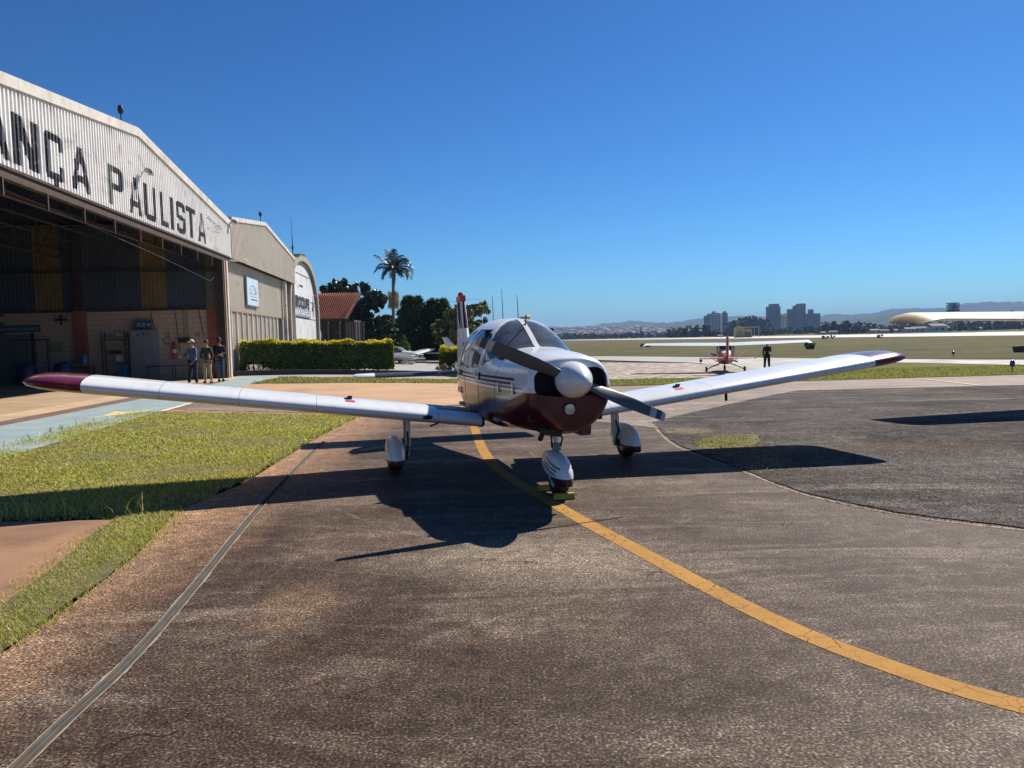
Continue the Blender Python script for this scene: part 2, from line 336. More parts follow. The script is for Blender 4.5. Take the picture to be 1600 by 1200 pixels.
# verge strips, cobbles, taxiways
sheet('grass_strip', [(-10.56, 30.75), (-11.0, 36.2), (-5, 37.2), (-1, 38.6), (5.3, 41.4), (13.1, 40.1), (17, 51), (27.7, 53.9), (31.1, 46.2), (60, 14), (90, -10), (60, 32), (23.3, 34.85), (17, 34.05), (4.3, 32.65), (-2.28, 33.95)], .022, m_fieldg, rough_edge=.3)
m_cob, nt, p = newmat('cobbles'); v = coords(nt, 1)
vo = nt.nodes.new('ShaderNodeTexVoronoi'); vo.feature = 'F1'; vo.inputs['Scale'].default_value = 1.6; nt.links.new(v, vo.inputs['Vector'])
c = mix(nt, maprange(nt, noise(nt, 1.5, 6, .8, coords(nt, 1, stretch=(.6, 1.6, 1))), .44, .58), (.19, .12, .09), (.66, .55, .48)); c = mix(nt, maprange(nt, vo.outputs['Distance'], .35, .6, 0, .7), c, (.12, .09, .06))
nt.links.new(c, p.inputs['Base Color']); p.inputs['Roughness'].default_value = .85; nt.links.new(bump(nt, vo.outputs['Distance'], .8, .1), p.inputs['Normal'])
sheet('cobbled_area', [(4.6, 41.8), (13.1, 40.3), (17.0, 51.5), (15.0, 63), (8.0, 70), (3.5, 60), (1.5, 46)], .030, m_cob, rough_edge=.4)
sheet('taxiway', [(-20, 118), (12.25, 90.7), (30.6, 59.7), (35.8, 53.2), (80, -2), (76, -8), (31.1, 46.3), (27.7, 54), (21.5, 54.5), (17.3, 50.5), (13.6, 40.2), (12.0, 40.4), (16.0, 51), (15.1, 64), (8.5, 78), (-24, 108)], .034, m_taxi)
def off(a, b, t): return (a[0]+(b[0]-a[0])*t, a[1]+(b[1]-a[1])*t)
sheet('runway', [(30, 860), (229.8, 342), (420, -150), (300, -250), (133.5, 198.7), (113, 312), (20, 780)], .03, m_runway)
sheet('driveway', [(-10.9, 36.3), (-14, 38), (-10, 60), (-9, 74), (4, 74), (1, 50), (-1, 40), (-5, 37.3)], .012, m_taxi)
m_linew = M('thin_line_paint', (.55, .42, .24), .7)
def line(name, pts, wd, dz, m, lab=None):
    L = []; R = []
    for i, p in enumerate(pts):
        a = Vector(pts[max(i-1, 0)]); b = Vector(pts[min(i+1, len(pts)-1)]); d = (b-a).normalized(); n = Vector((-d.y, d.x))
        L.append(tuple(Vector(p)+n*wd/2)); R.append(tuple(Vector(p)-n*wd/2))
    # fill by quads to stay robust with curves
    V = [(*p, float(gz(*p))+dz) for q in zip(L, R) for p in q]; F = [(2*i, 2*i+1, 2*i+3, 2*i+2) for i in range(len(pts)-1)]
    me = bpy.data.meshes.new(name); me.from_pydata(V, [], F); me.update()
    bm = bmesh.new(); bm.from_mesh(me)
    for f in bm.faces:
        f.normal_update()
        if f.normal.z < 0: f.normal_flip()
    bm.to_mesh(me); bm.free()
    return tag(link(name, me, None, m), kind='structure')
def smooth_pts(P, n=8):
    out = []
    for i in range(len(P)-1):
        p0 = Vector(P[max(i-1, 0)]); p1 = Vector(P[i]); p2 = Vector(P[i+1]); p3 = Vector(P[min(i+2, len(P)-1)])
        for k in range(n):
            t = k/n; out.append(tuple(.5*((2*p1)+(p2-p0)*t+(2*p0-5*p1+4*p2-p3)*t*t+(3*p1-p0-3*p2+p3)*t**3)))
    out.append(tuple(P[-1])); return out
yl = smooth_pts([(-.72, 17.2), (-.73, 15.4), (-.66, 13.08), (-.26, 9.31), (.38, 6.89), (.88, 5.34), (1.34, 4.02), (1.7, 3.36), (2.03, 2.98), (2.9, 2.2), (4.2, 1.4)], 10)
line('yellow_taxi_line', yl, .142, .0022, m_yellow)
line('parking_line', [(17.6, 33.2), (13.81, 22.5)], .12, .026, m_linew)
line('parking_line', [(8.37, 22.7), (6.5, 27.5)], .09, .026, m_linew)
line('parking_line', [(23.0, 34.0), (60, 29.5)], .12, .026, m_linew)
# steel edged drainage slot
ch = [(-1.35, -4), (-1.62, 0), (-1.85, 2.72), (-1.95, 4.05), (-2.44, 7.35), (-2.97, 11.75)]
m_steel = M('galvanised_steel', (.10, .095, .085), .7, .0, .3, 9, dirt=((.16, .09, .05), 7, .5, .7))
m_slot = M('slot_bottom', (.022, .020, .018), .9)
chp = smooth_pts(ch, 6)
def offl(P, d): 
    out = []
    for i, p in enumerate(P):
        a = Vector(P[max(i-1, 0)]); b = Vector(P[min(i+1, len(P)-1)]); t = (b-a).normalized(); out.append(tuple(Vector(p)+Vector((-t.y, t.x))*d))
    return out
drain = empty('drain_channel', 'steel edged drainage slot running along the apron beside the red earth', 'drain')
def strip3(name, P, w0, z0, z1, m, par):
    mb = MB(); A = offl(P, -w0/2); B = offl(P, w0/2)
    rings = [[(a[0], a[1], z0), (a[0], a[1], z1), (b[0], b[1], z1), (b[0], b[1], z0)] for a, b in zip(A, B)]
    mb.rings(rings); o = mb.build(name, m, par); return o
strip3('slot_floor', chp, .058, -.05, -.036, m_slot, drain)
strip3('steel_rail', offl(chp, .026), .008, -.04, .004, m_steel, drain)
strip3('steel_rail', offl(chp, -.026), .008, -.04, .004, m_steel, drain)
strip3('steel_rail', offl(chp, .002), .007, -.04, .002, m_steel, drain)
# broken pale mortar each side
mb = MB()
for side in (-1, 1):
    P = offl(chp, side*.034)
    for i in range(len(P)-1):
        a = Vector(P[i]); b = Vector(P[i+1]); n = int((b-a).length/.05)+1; d = (b-a)/n; q = Vector((-d.y, d.x)).normalized()*side
        for k in range(n):
            p = a+d*k; W = lambda v: .002+.008*max(0, sin(v*9+side*2)*sin(v*3.7+side)+.45*sin(v*47+side)*sin(v*13)+.05)
            w1, w2 = W(p.y), W((p+d).y)
            mb.add([(*(p-q*.004), .0065), (*(p+d-q*.004), .0065), (*(p+d+q*w2), .0065), (*(p+q*w1), .0065)], [(0, 1, 2, 3)])
o = mb.build('mortar_edge', M('mortar', (.30, .24, .18), .9, 0, .3, 12), drain); o['kind'] = 'stuff'
# hills with the town on their foot
HP = [(-2600, 505), (-600, 520), (0, 522), (400, 518), (700, 516), (860, 511), (875, 510), (920, 509), (959, 506), (989, 502), (1004, 504.5), (1040, 501.5), (1100, 497.6), (1142, 494), (1169, 494.6), (1283, 493.4), (1310, 490.4), (1340, 490), (1360, 487.7), (1390, 482.5), (1432, 479.5), (1450, 482), (1483, 482), (1525, 476.8), (1547, 474), (1570, 473.5), (1600, 471), (1700, 476), (1900, 474), (2600, 490), (5000, 500)]
def elev(px, py): return (529.7-.025*(px-800)-py)/1192.
def hill_mesh(name, rs, prof, m, namp):
    xs = np.concatenate([np.arange(-2600, 600, 60), np.arange(600, 1900, 6), np.arange(1900, 5000, 60)])
    V = []; hx = [p[0] for p in HP]; hy = [elev(*p) for p in HP]
    nz = np.cumsum(rng.normal(0, 1, len(xs))); k = np.ones(9)/9; nz = np.convolve(nz-np.convolve(nz, np.ones(31)/31, 'same'), np.ones(3)/3, 'same')
    for j, (r, fr) in enumerate(rs):
        for i, x in enumerate(xs):
            e = prof(np.interp(x, hx, hy), fr)
            z = CAM_H+r*e*(1 if fr > 0 else 0) - (2.4 if fr == 0 else 0) + nz[i]*namp*fr + (rng.random()-.5)*namp*2*fr
            V.append((r*(x-800)/1192., r, z))
    n = len(xs); F = [(j*n+i, j*n+i+1, (j+1)*n+i+1, (j+1)*n+i) for j in range(len(rs)-1) for i in range(n-1)]
    me = fast_mesh(name, V, F); o = link(name, me, None, m, True); return tag(o, kind='structure')
m_hill, nt, p = newmat('hill_cover'); v = coords(nt, 1)
c = mix(nt, maprange(nt, noise(nt, .004, 6, .7, v), .4, .6), (.05, .07, .032), (.115, .12, .055)); c = mix(nt, maprange(nt, noise(nt, .02, 4, .7, v), .55, .75), c, (.16, .15, .08))
nt.links.new(c, p.inputs['Base Color']); p.inputs['Roughness'].default_value = 1; p.inputs['Specular IOR Level'].default_value = 0
hill_mesh('far_hills', [(1400, 0), (2300, .0), (3600, .42), (4300, .60), (5000, .86), (5400, 1), (6500, .6), (8000, .3)], lambda e, f: e*f, m_hill, 5.0)
hill_mesh('near_ridge', [(1300, 0), (2200, .0), (2800, .4), (3500, .66), (4000, .3)], lambda e, f: e*f*1.0, m_hill, 2.5)
# ---------------------------------------------------------------- vegetation
def leafmat(name, c1, c2, trans=.35, rough=.55):
    m, nt, p = newmat(name)
    g = nt.nodes.new('ShaderNodeNewGeometry'); r = ramp(nt, [(0, c1), (.6, c2), (1, tuple(min(1, k*1.5) for k in c2))]); nt.links.new(g.outputs['Random Per Island'], r.inputs[0])
    nt.links.new(r.outputs[0], p.inputs['Base Color']); p.inputs['Roughness'].default_value = rough; p.inputs['Specular IOR Level'].default_value = .6
    t = nt.nodes.new('ShaderNodeBsdfTranslucent'); nt.links.new(mix(nt, 1, r.outputs[0], (1.2, 1.25, .6), 'MULTIPLY'), t.inputs[0])
    ms = nt.nodes.new('ShaderNodeMixShader'); ms.inputs[0].default_value = trans
    nt.links.new(p.outputs[0], ms.inputs[1]); nt.links.new(t.outputs[0], ms.inputs[2]); nt.links.new(ms.outputs[0], nt.nodes['Material Output'].inputs[0])
    return m
m_leafd = leafmat('dark_leaves', (.016, .030, .012), (.045, .066, .026), .2, .32)
m_leafc = leafmat('conifer_leaves', (.014, .030, .012), (.045, .072, .024), .2, .35)
m_leafo = leafmat('olive_leaves', (.04, .06, .025), (.12, .13, .06), .3)
m_leafy = leafmat('yellow_hedge_leaves', (.30, .28, .012), (.60, .49, .03), .4)
m_leafh = leafmat('green_hedge_leaves', (.03, .065, .010), (.09, .14, .018), .4)
m_leaff = leafmat('far_leaves', (.016, .030, .014), (.045, .068, .030), .25)
m_bark = M('bark', (.12, .09, .065), .9, 0, .3, 5, .6, 20)
m_palmb = M('palm_bark', (.20, .17, .13), .9, 0, .2, 5, .4, 20)
m_dry = leafmat('dry_fronds', (.16, .11, .06), (.32, .24, .13), .3)
def leaves(P, N_, size, elong=1.6, seed=0, jitter=.9):
    """quads at points P facing about N_ -> V,F"""
    r = np.random.default_rng(seed); n = len(P)
    nn = N_+r.normal(0, jitter, (n, 3)); nn /= np.linalg.norm(nn, axis=1)[:, None]+1e-9
    t = np.cross(nn, r.normal(0, 1, (n, 3))); t /= np.linalg.norm(t, axis=1)[:, None]+1e-9; b = np.cross(nn, t)
    s = (size*(.6+.8*r.random(n)))[:, None]
    V = np.stack([P-t*s*elong/2, P+b*s/2-t*s*.1, P+t*s*elong/2, P-b*s/2-t*s*.1], 1).reshape(-1, 3)
    return V, np.arange(4*n).reshape(n, 4)
def blob_points(blobs, n, seed=0, inner=.55):
    """blobs: (x,y,z,rx,ry,rz); points near the shells, clumped"""
    r = np.random.default_rng(seed); B = np.array(blobs, float); wgt = (B[:, 3]*B[:, 5])**1; wgt /= wgt.sum()
    # clump centres
    nc = max(8, n//45); bi = r.choice(len(B), nc, p=wgt)
    d = r.normal(0, 1, (nc, 3)); d /= np.linalg.norm(d, axis=1)[:, None]
    rad = inner*.7+(1-inner*.7)*r.random(nc)**.5
    C = B[bi, :3]+d*B[bi, 3:]*rad[:, None]; cr = B[bi, 3:].mean(1)*(.16+.16*r.random(nc))
    ci = r.integers(0, nc, n); q = r.normal(0, 1, (n, 3)); q /= np.linalg.norm(q, axis=1)[:, None]
    P = C[ci]+q*cr[ci][:, None]*(r.random(n)**.4)[:, None]
    Nn = d[ci]*.8+q*.6
    return P, Nn
def crown(name, blobs, n, size, m, parent=None, seed=0, elong=1.5):
    P, Nn = blob_points(blobs, n, seed); V, F = leaves(P, Nn, size, elong, seed)
    return link(name, fast_mesh(name, V, F), parent, m)
def trunk(parent, h, r, blobs, m=None, seed=0):
    rr = random.Random(seed); mb = MB(); top = Vector((rr.uniform(-.03, .03)*h, rr.uniform(-.03, .03)*h, h))
    mb.tube([(0, 0, -.15), (0, 0, h*.2), (top.x*.5, top.y*.5, h*.6), top], [r*1.35, r, r*.8, r*.45], 9)
    for b in blobs:
        a = Vector((top.x*.6, top.y*.6, h*rr.uniform(.45, .9))); e = Vector(b[:3])
        mb.tube([a, a.lerp(e, .5)+Vector((0, 0, -.06*h)), e], [r*.45, r*.28, r*.08], 6)
    return mb.build('trunk', m or m_bark, parent, True)
def rblobs(h, wd, n, seed, low=.3):
    rr = random.Random(seed); out = []
    for i in range(n):
        a = rr.uniform(0, 2*pi); q = rr.uniform(0, .62)*wd; z = h*rr.uniform(low, .86)
        s = wd*rr.uniform(.28, .5)*(1.15-.4*(z/h)); out.append((q*cos(a), q*sin(a), z, s, s, s*rr.uniform(.65, .95)))
    return out
def tree(name, label, loc, h, wd, nb, nl, size, m, seed, group=None, low=.3, tr=.18, blobs=None, cat='tree'):
    t = empty(name, label, cat, (loc[0], loc[1], float(gz(loc[0], loc[1]))), 0, group)
    bl = blobs or rblobs(h, wd, nb, seed, low)
    crown('crown', bl, int(nl*1.7), size, m, t, seed); trunk(t, h*.7, tr, bl[:8], seed=seed); return t
# dark broad trees behind the clubhouse (left)
tree('broadleaf_tree', 'tallest dark broadleaf tree, behind the clubhouse and left of the palm', (-19.6, 88), 9.2, 3.6, 14, 9000, .30, m_leafd, 11, low=.25, tr=.3)
tree('broadleaf_tree', 'dark broadleaf tree sloping down to the palm from the tallest tree', (-16.2, 84), 7.3, 3.1, 13, 8000, .28, m_leafd, 12, low=.2, tr=.28)
tree('broadleaf_tree', 'low dark tree in shade just left of the palm trunk', (-13.5, 80), 4.9, 2.3, 10, 5000, .26, m_leafd, 13, low=.15)
tree('broadleaf_tree', 'dark round tree just right of the terracotta roof', (-17.9, 80.5), 5.6, 1.9, 10, 5000, .26, m_leafd, 14, low=.15)
tree('broadleaf_tree', 'thin open tree with sky showing through, just right of the palm trunk', (-9.9, 82), 5.9, 1.6, 7, 1500, .24, m_leafo, 15, low=.4)
# two spiky evergreens
def spiky(label, loc, h, wd, seed):
    t = empty('conifer_tree', label, 'tree', (loc[0], loc[1], float(gz(*loc))), 0, None)
    r = np.random.default_rng(seed); n = 1500; u = r.random(n)
    z = h*(.08+.88*u); rad = wd*np.sqrt(np.clip(1-(np.maximum(z/h-.62, 0)/.40)**2, 0, 1))*(.55+.45*r.random(n)); a = r.random(n)*2*pi
    V = []; k = 0; pts = np.stack([rad*np.cos(a), rad*np.sin(a), z], 1); allP = []; allD = []
    for i in range(n):
        d = np.array([np.cos(a[i]), np.sin(a[i]), .7+.8*(z[i]/h > .8)]); d /= np.linalg.norm(d)
        for j in range(11):
            q = d+r.normal(0, .55, 3); q /= np.linalg.norm(q); L = wd*(.18+.16*r.random()); s = np.cross(q, r.normal(0, 1, 3)); s /= np.linalg.norm(s); s *= .05
            b = pts[i]; V += [b-s, b+s, b+q*L]
    V = np.array(V); link('crown', fast_mesh('crown', V, np.arange(len(V)).reshape(-1, 3)), t, m_leafc)
    MB().tube([(0, 0, -.1), (0, 0, h*.8)], [.16, .05], 8).build('trunk', m_bark, t, True); return t
spiky('left one of the two spiky dark evergreens with tufted tops right of the palm', (-8.9, 70), 5.9, 1.25, 21)
spiky('right one of the two spiky dark evergreens, nearer the red tail fin', (-6.7, 70.5), 5.7, 1.35, 22)
tree('garden_tree', 'olive green tree with pale specks, behind the red tipped tail fin', (-4.3, 66), 5.3, 2.8, 18, 11000, .17, m_leafo, 31, low=.12)
tree('garden_tree', 'low dark tree filling the shade between the two spiky evergreens', (-7.8, 72), 3.9, 1.9, 10, 4500, .22, m_leafd, 32, low=.05)
tree('garden_tree', 'dark low tree behind the parked white aeroplanes', (-11.2, 72), 3.7, 1.9, 10, 4500, .22, m_leafd, 33, low=.05)
tree('garden_tree', 'dark tree partly hidden by the cabin roof of the maroon aeroplane', (-1.4, 70), 3.3, 2.0, 10, 4000, .22, m_leafd, 34, low=.05)
tree('garden_tree', 'dark dense tree filling the gap between the palm and the spiky evergreens', (-10.4, 78), 5.0, 2.6, 14, 6000, .26, m_leafd, 36, low=.05)
tree('garden_tree', 'low dark tree behind the white swept fin of the parked aeroplane', (-5.6, 73), 3.6, 2.6, 14, 6000, .24, m_leafd, 37, low=.05)
tree('garden_tree', 'olive tree edge showing between the red tail fin and the cabin roof', (-2.9, 68), 4.7, 2.3, 14, 6000, .2, m_leafo, 38, low=.1)
tree('cypress_shrub', 'small cone shaped shrub at the end of the clipped hedge', (-8.7, 62), 2.6, .75, 8, 3000, .12, m_leafh, 35, blobs=[(0, 0, .4+.27*i, .78-.11*i, .78-.11*i, .4) for i in range(7)], cat='shrub')
# palm
pm = empty('palm_tree', 'tall slender palm with a shock of fronds standing clear against the sky', 'palm tree', (-11.5, 75, 0))
MB().tube([(0, 0, -.2), (.03, 0, 3), (.10, 0, 6), (.20, 0, 8.3)], [.20, .15, .14, .17], 12).build('trunk', m_palmb, pm, True)
MB().tube([(.20, 0, 7.2), (.23, 0, 8.0), (.25, 0, 8.7)], [.15, .19, .09], 12).build('crownshaft', M('crownshaft', (.10, .14, .05), .5), pm, True)
def frond(base, az, el, L, droop, seed, m=m_leafd, dens=54, ll=.60):
    rr = random.Random(seed); V = []; F = []; d = Vector((cos(az)*cos(el), sin(az)*cos(el), sin(el))); p = Vector(base); pts = [p.copy()]; ds = [d.copy()]
    n = 16
    for i in range(n):
        d = (d+Vector((0, 0, -droop*(i/n)**1.2*.22))).normalized(); p = p+d*L/n; pts.append(p.copy()); ds.append(d.copy())
    mb = MB(); mb.tube(pts, [.035*(1-.85*i/n) for i in range(n+1)], 4)
    for k in range(dens):
        t = (.14+.86*k/dens)*n; i = min(int(t), n-1); q = pts[i].lerp(pts[i+1], t-i); dd = ds[i]
        side = dd.cross(Vector((0, 0, 1)));
        if side.length < .1: side = Vector((1, 0, 0))
        side.normalize(); u = side.cross(dd).normalized(); l = ll*sin(pi*(.12+.82*k/dens))**.6
        for s in (-1, 1):
            e = (side*s*.85+dd*.55+u*rr.uniform(-.15, .35)+Vector((0, 0, -.28-.3*rr.random()))).normalized(); wv = dd*.020
            m1 = q+e*l*.5+Vector((0, 0, .02)); e2 = q+e*l+Vector((0, 0, -.16*l))
            b = len(mb.v); mb.v += [tuple(q-wv), tuple(q+wv), tuple(m1+wv*1.1), tuple(m1-wv*1.1), tuple(e2)]; mb.f += [(b, b+1, b+2, b+3), (b+3, b+2, b+4)]; mb.mi += [0, 0]
    return mb.build('frond', m, pm)
bz = (.25, 0, 8.55)
FR = [(2.85, .85, 2.6, .5), (2.5, 1.25, 2.3, .4), (3.3, .45, 2.2, 1.3), (1.6, 1.35, 2.2, .5), (.5, 1.05, 2.2, 1.6), (.1, .75, 2.5, 2.0), (-.4, .9, 2.3, 2.0), (.3, .35, 2.3, 2.1), (-.2, .3, 2.5, 2.3), (-1.2, .6, 2.0, 2.4), (1.3, .6, 2.0, 2.3), (3.7, .2, 1.7, 2.6), (-2.2, .5, 1.8, 2.4), (.05, .05, 1.9, 2.2), (2.2, .95, 2.3, 1.0), (.9, 1.2, 2.2, 1.2), (-.1, 1.1, 2.3, 1.9), (.2, .55, 2.5, 2.1), (2.9, .15, 1.8, 2.2), (3.5, .75, 2.1, 1.6), (-.9, .3, 2.1, 2.2), (.7, .4, 2.2, 2.2), (1.9, .4, 1.9, 2.3), (-1.7, .8, 1.9, 2.2)]
for i, (az, el, L, dr) in enumerate(FR): frond(bz, az, el, L, dr, 100+i)
for i, (az, s) in enumerate([(0, 1), (pi, 1), (2.4, .8), (-.8, .8)]):
    r = np.random.default_rng(50+i); P = np.stack([.12*i*0+cos(az)*(.25+.25*r.random(260))*s, .3*sin(az)+.2*r.normal(0, 1, 260), 5.0+1.5*r.random(260)**1.0], 1)
    P[:, 0] += .12; V = []
    for q in P: d = np.array([r.normal(0, .15)+.15*cos(az), r.normal(0, .1), -1]); L = .5*(.5+.6*r.random()); V += [q+[-.012, 0, 0], q+[.012, 0, 0], q+d*L]
    V = np.array(V); link('dry_frond', fast_mesh('dry', V, np.arange(len(V)).reshape(-1, 3)), pm, m_dry)
# clipped hedge: runs slightly away to the right
def hedge(label, a, b, depth, h, hb, n, seed, gapleft=0, rag=.0, name='hedge'):
    a = np.array(a); b = np.array(b); L = np.linalg.norm(b-a); ang = atan2(*(b-a)[::-1]); 
    t = empty(name, label, 'hedge' if name == 'hedge' else 'bush', (a[0], a[1], float(gz(*a))), ang)
    zb = float(gz(*b))-float(gz(*a)); r = np.random.default_rng(seed); P = []; Nn = []; top = []
    def lump(x, y, z): return .05*np.sin(x*3.1+z*2)+.05*np.sin(x*1.3+y*4)+.03*np.sin(x*7.7+z*5)
    for k in range(n):
        f = r.random(); x = L*r.random(); dz = zb*x/L
        if f < .30: p = (x, depth*r.random(), h); nn = (0, 0, 1)
        elif f < .82:
            z = hb+(h-hb)*r.random()
            if gapleft and z < .75 and x < gapleft*(1+.4*np.sin(z*9)) and r.random() < .93: continue
            p = (x, 0, z); nn = (0, -1, .2)
        else:
            e = r.random() < .5; p = (0 if e else L, depth*r.random(), hb+(h-hb)*r.random()); nn = (-1 if e else 1, 0, .2)
        p = np.array(p, float); nn = np.array(nn, float); q = -abs(r.normal(0, .10))
        # rounded shoulders
        cz = max(0, (p[2]-(h-.25))/.25); cy = min(p[0], L-p[0])
        if nn[2] < .5: q -= .12*cz*cz
        p = p+nn*(q+lump(*p)*1.3+.05*r.random()*rag*4); p[2] += dz+(r.random()**3)*rag
        P.append(p); Nn.append(nn); top.append(p[2]-dz > h-.07-.13*r.random() or (r.random() < .025) or (p[0] > L-.16 and r.random() < .3))
    P = np.array(P); Nn = np.array(Nn); top = np.array(top)
    for nm, sel, m in (('clipped_top_growth', top, m_leafy), ('foliage', ~top, m_leafh)):
        V, F = leaves(P[sel], Nn[sel], .085, 1.5, seed); link(nm, fast_mesh(nm, V, F), t, m)
    mb = MB()
    for k in range(int(L/.38)):
        x = .2+k*.38+random.uniform(-.08, .08); z0 = zb*x/L
        if x > L-.1: break
        mb.tube([(x, depth/2, z0), (x+random.uniform(-.15, .15), depth*.35, z0+.4), (x+random.uniform(-.3, .3), depth*.3, z0+h*.8)], [.03, .022, .008], 5)
        mb.tube([(x, depth/2, z0+.1), (x+random.uniform(-.3, .3), depth*.2, z0+h*.5)], [.018, .006], 4)
    o = mb.build('stems', m_bark, t); o['kind'] = 'stuff'
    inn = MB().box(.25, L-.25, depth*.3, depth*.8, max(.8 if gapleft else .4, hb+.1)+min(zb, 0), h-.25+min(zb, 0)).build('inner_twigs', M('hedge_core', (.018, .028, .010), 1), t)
    return t
hedge('long clipped hedge with yellow top growth in front of the beige hangar wall', (-13.75, 39.3), (-6.65, 43.3), 1.3, 1.78, .28, 42000, 3, gapleft=1.5)
hedge('short ragged hedge bush with yellow leaves between parked planes and red tipped tail', (-3.85, 43.0), (-1.6, 43.6), 1.2, 1.45, .55, 9000, 5, rag=.25)
b_ = empty('dry_bush', 'low pinkish dry bush under the ragged yellow bush', 'bush', (-2.9, 42.3, float(gz(-2.9, 42.3))))
P, Nn = blob_points([(-.9, 0, .35, .6, .4, .35), (0, 0, .4, .9, .5, .4), (1, .1, .4, .8, .5, .4)], 3500, 9)
V, F = leaves(P, Nn, .08, 1.8, 9); link('foliage', fast_mesh('f', V, F), b_, leafmat('dry_bush_leaves', (.10, .085, .05), (.38, .30, .22), .3))
# long low kerb/bed wall in front of hedge
m_dark = M('dark_painted_kerb', (.035, .033, .035), .7, 0, .3, 3)
kb = MB(); A = np.array([-14.1, 38.3]); B = np.array([-1.2, 43.1]); n = 14
rg = []
for i in range(n+1):
    q = A+(B-A)*i/n; z = float(gz(*q)); hh = .27 if i < 10 else .27*(1-(i-10)/5.5); d = np.array([-.36, .93])*.2
    rg.append([(q[0], q[1], z-.05), (q[0], q[1], z+hh), (q[0]+d[0], q[1]+d[1], z+hh), (q[0]+d[0], q[1]+d[1], z-.05)])
kb.rings(rg); tag(kb.build('kerb', m_dark), 'long dark painted kerb wall running under the clipped hedge', 'kerb')
# tree belt beyond the runway: shared crowns copied
protos = []
for s in range(5):
    h = 1.0; bl = rblobs(1.0, .42, 11, 300+s, .05); P, Nn = blob_points(bl, 1500, 300+s); V, F = leaves(P, Nn, .10, 1.4, s); protos.append(fast_mesh('crown_mesh', V, F)); protos[-1].materials.append(m_leaff)
tmb = MB().tube([(0, 0, -.05), (0, 0, .6)], [.025, .012], 6).mesh('trunk_mesh'); tmb.materials.append(m_bark)
def hor(px): return 529.7-.025*(px-800)
def at_px(px, Y): return (px-800)/1192.*Y*1.0
def far_tree(px, topy, Y, wfac, label, group, k, sink=0):
    X = at_px(px, Y)+.0; z = -.85; top = CAM_H+(hor(px)-topy)/1192.*Y; h = top-z+sink
    t = empty('distant_tree', label, 'tree', (X, Y, z-sink), random.uniform(0, 6), group)
    c_ = link('crown', protos[k % 5], t); c_.scale = (h*wfac, h*wfac, h); q = link('trunk', tmb, t); q.scale = (h, h, h)
    return t
rr = random.Random(5)
# (px range, top y, Y)
belt = []
ONES = 'first second third fourth fifth sixth seventh eighth ninth tenth eleventh twelfth thirteenth fourteenth fifteenth sixteenth seventeenth eighteenth nineteenth'.split()
def nth(i):
    if i < 19: return ONES[i]
    i += 1; t = 'twenty thirty forty fifty sixty seventy'.split()[i//10-2]
    return t[:-1]+'ieth' if i % 10 == 0 else t+'-'+ONES[i % 10-1]
def belt_run(x0, x1, ys, Y, step, wf, lab, grp, jit=3):
    x = x0; i = 0
    while x < x1:
        u = (x-x0)/(x1-x0); yy = np.interp(u, np.linspace(0, 1, len(ys)), ys)+rr.uniform(-jit, jit)
        far_tree(x, yy, Y*rr.uniform(.95, 1.05), wf*rr.uniform(.8, 1.25), lab+', '+nth(i)+' from the left', grp, rr.randrange(99)); i += 1; x += step*rr.uniform(.7, 1.3)
belt_run(875, 1060, [521, 520, 519], 900, 5, 1.8, 'dark tree in the low row below the distant town', 'trees below the town', 2)
belt_run(1048, 1110, [512, 508, 510], 700, 4.5, 1.3, 'dark tree in the clump left of the pale tower blocks', 'trees left of the towers', 3)
belt_run(1105, 1215, [517, 516, 515], 640, 6, 1.7, 'low dark tree below the left tower blocks', 'trees below the left towers', 3)
belt_run(1140, 1200, [504, 494, 493, 498], 900, 3.2, .95, 'tall dark tree on the rise between the two tower groups', 'trees between the towers', 3)
belt_run(1190, 1300, [514, 512, 512], 800, 4.2, 1.6, 'dark tree at the foot of the right tower blocks', 'trees at the right towers', 3)
belt_run(1285, 1420, [505, 502, 508, 508], 650, 5, 1.5, 'tree right of the tower blocks beyond the runway', 'trees right of the towers', 3)
belt_run(1310, 1362, [512, 511, 512], 560, 5, 1.3, 'light green tree close behind the runway verge', 'light trees by the runway', 2)
belt_run(1400, 1640, [503, 502, 500, 498, 496], 700, 5, 1.4, 'dark tree in the wood behind the low houses', 'trees behind the low houses', 3)
belt_run(1380, 1640, [509, 508, 508], 560, 10, 1.5, 'dark tree scattered among the low houses', 'trees among the houses', 2)
for px_, ty in ((1003, 511), (996, 516)): far_tree(px_, ty, 900, .45, 'slim dark tree standing above the town row, '+('the taller' if ty == 511 else 'the shorter')+' of two', 'slim trees by the town', px_)
far_tree(1580, 486, 700, 1.3, 'large rounded tree top rising behind the big white wing', None, 3)
far_tree(1279+25, 500, 600, 1.0, 'pointed dark tree right of the last tower block', None, 2)
# bushes in the field
for i, (px_, py_, Y, wd_, lb) in enumerate([(1295, 526, 240, 2.6, 'dark low bush beside the runway under the white wing tip'), (1010, 541, 160, 1.2, 'small dark bush in the field left of the red finned plane'), (1268, 549, 105, .9, 'brown earth mound bush in the field behind the standing man'), (1376, 530, 230, 1.2, 'dark patch of brush in the field near the runway')]):
    b = empty('field_bush', lb, 'bush', (at_px(px_, Y), Y, -.85)); P, Nn = blob_points([(-wd_*.4, 0, .35, wd_*.5, .6, .45), (wd_*.3, 0, .45, wd_*.6, .6, .5)], 700, 70+i); V, F = leaves(P, Nn, .25, 1.5, i); link('foliage', fast_mesh('f', V, F), b, m_leafo if i else m_leafh)
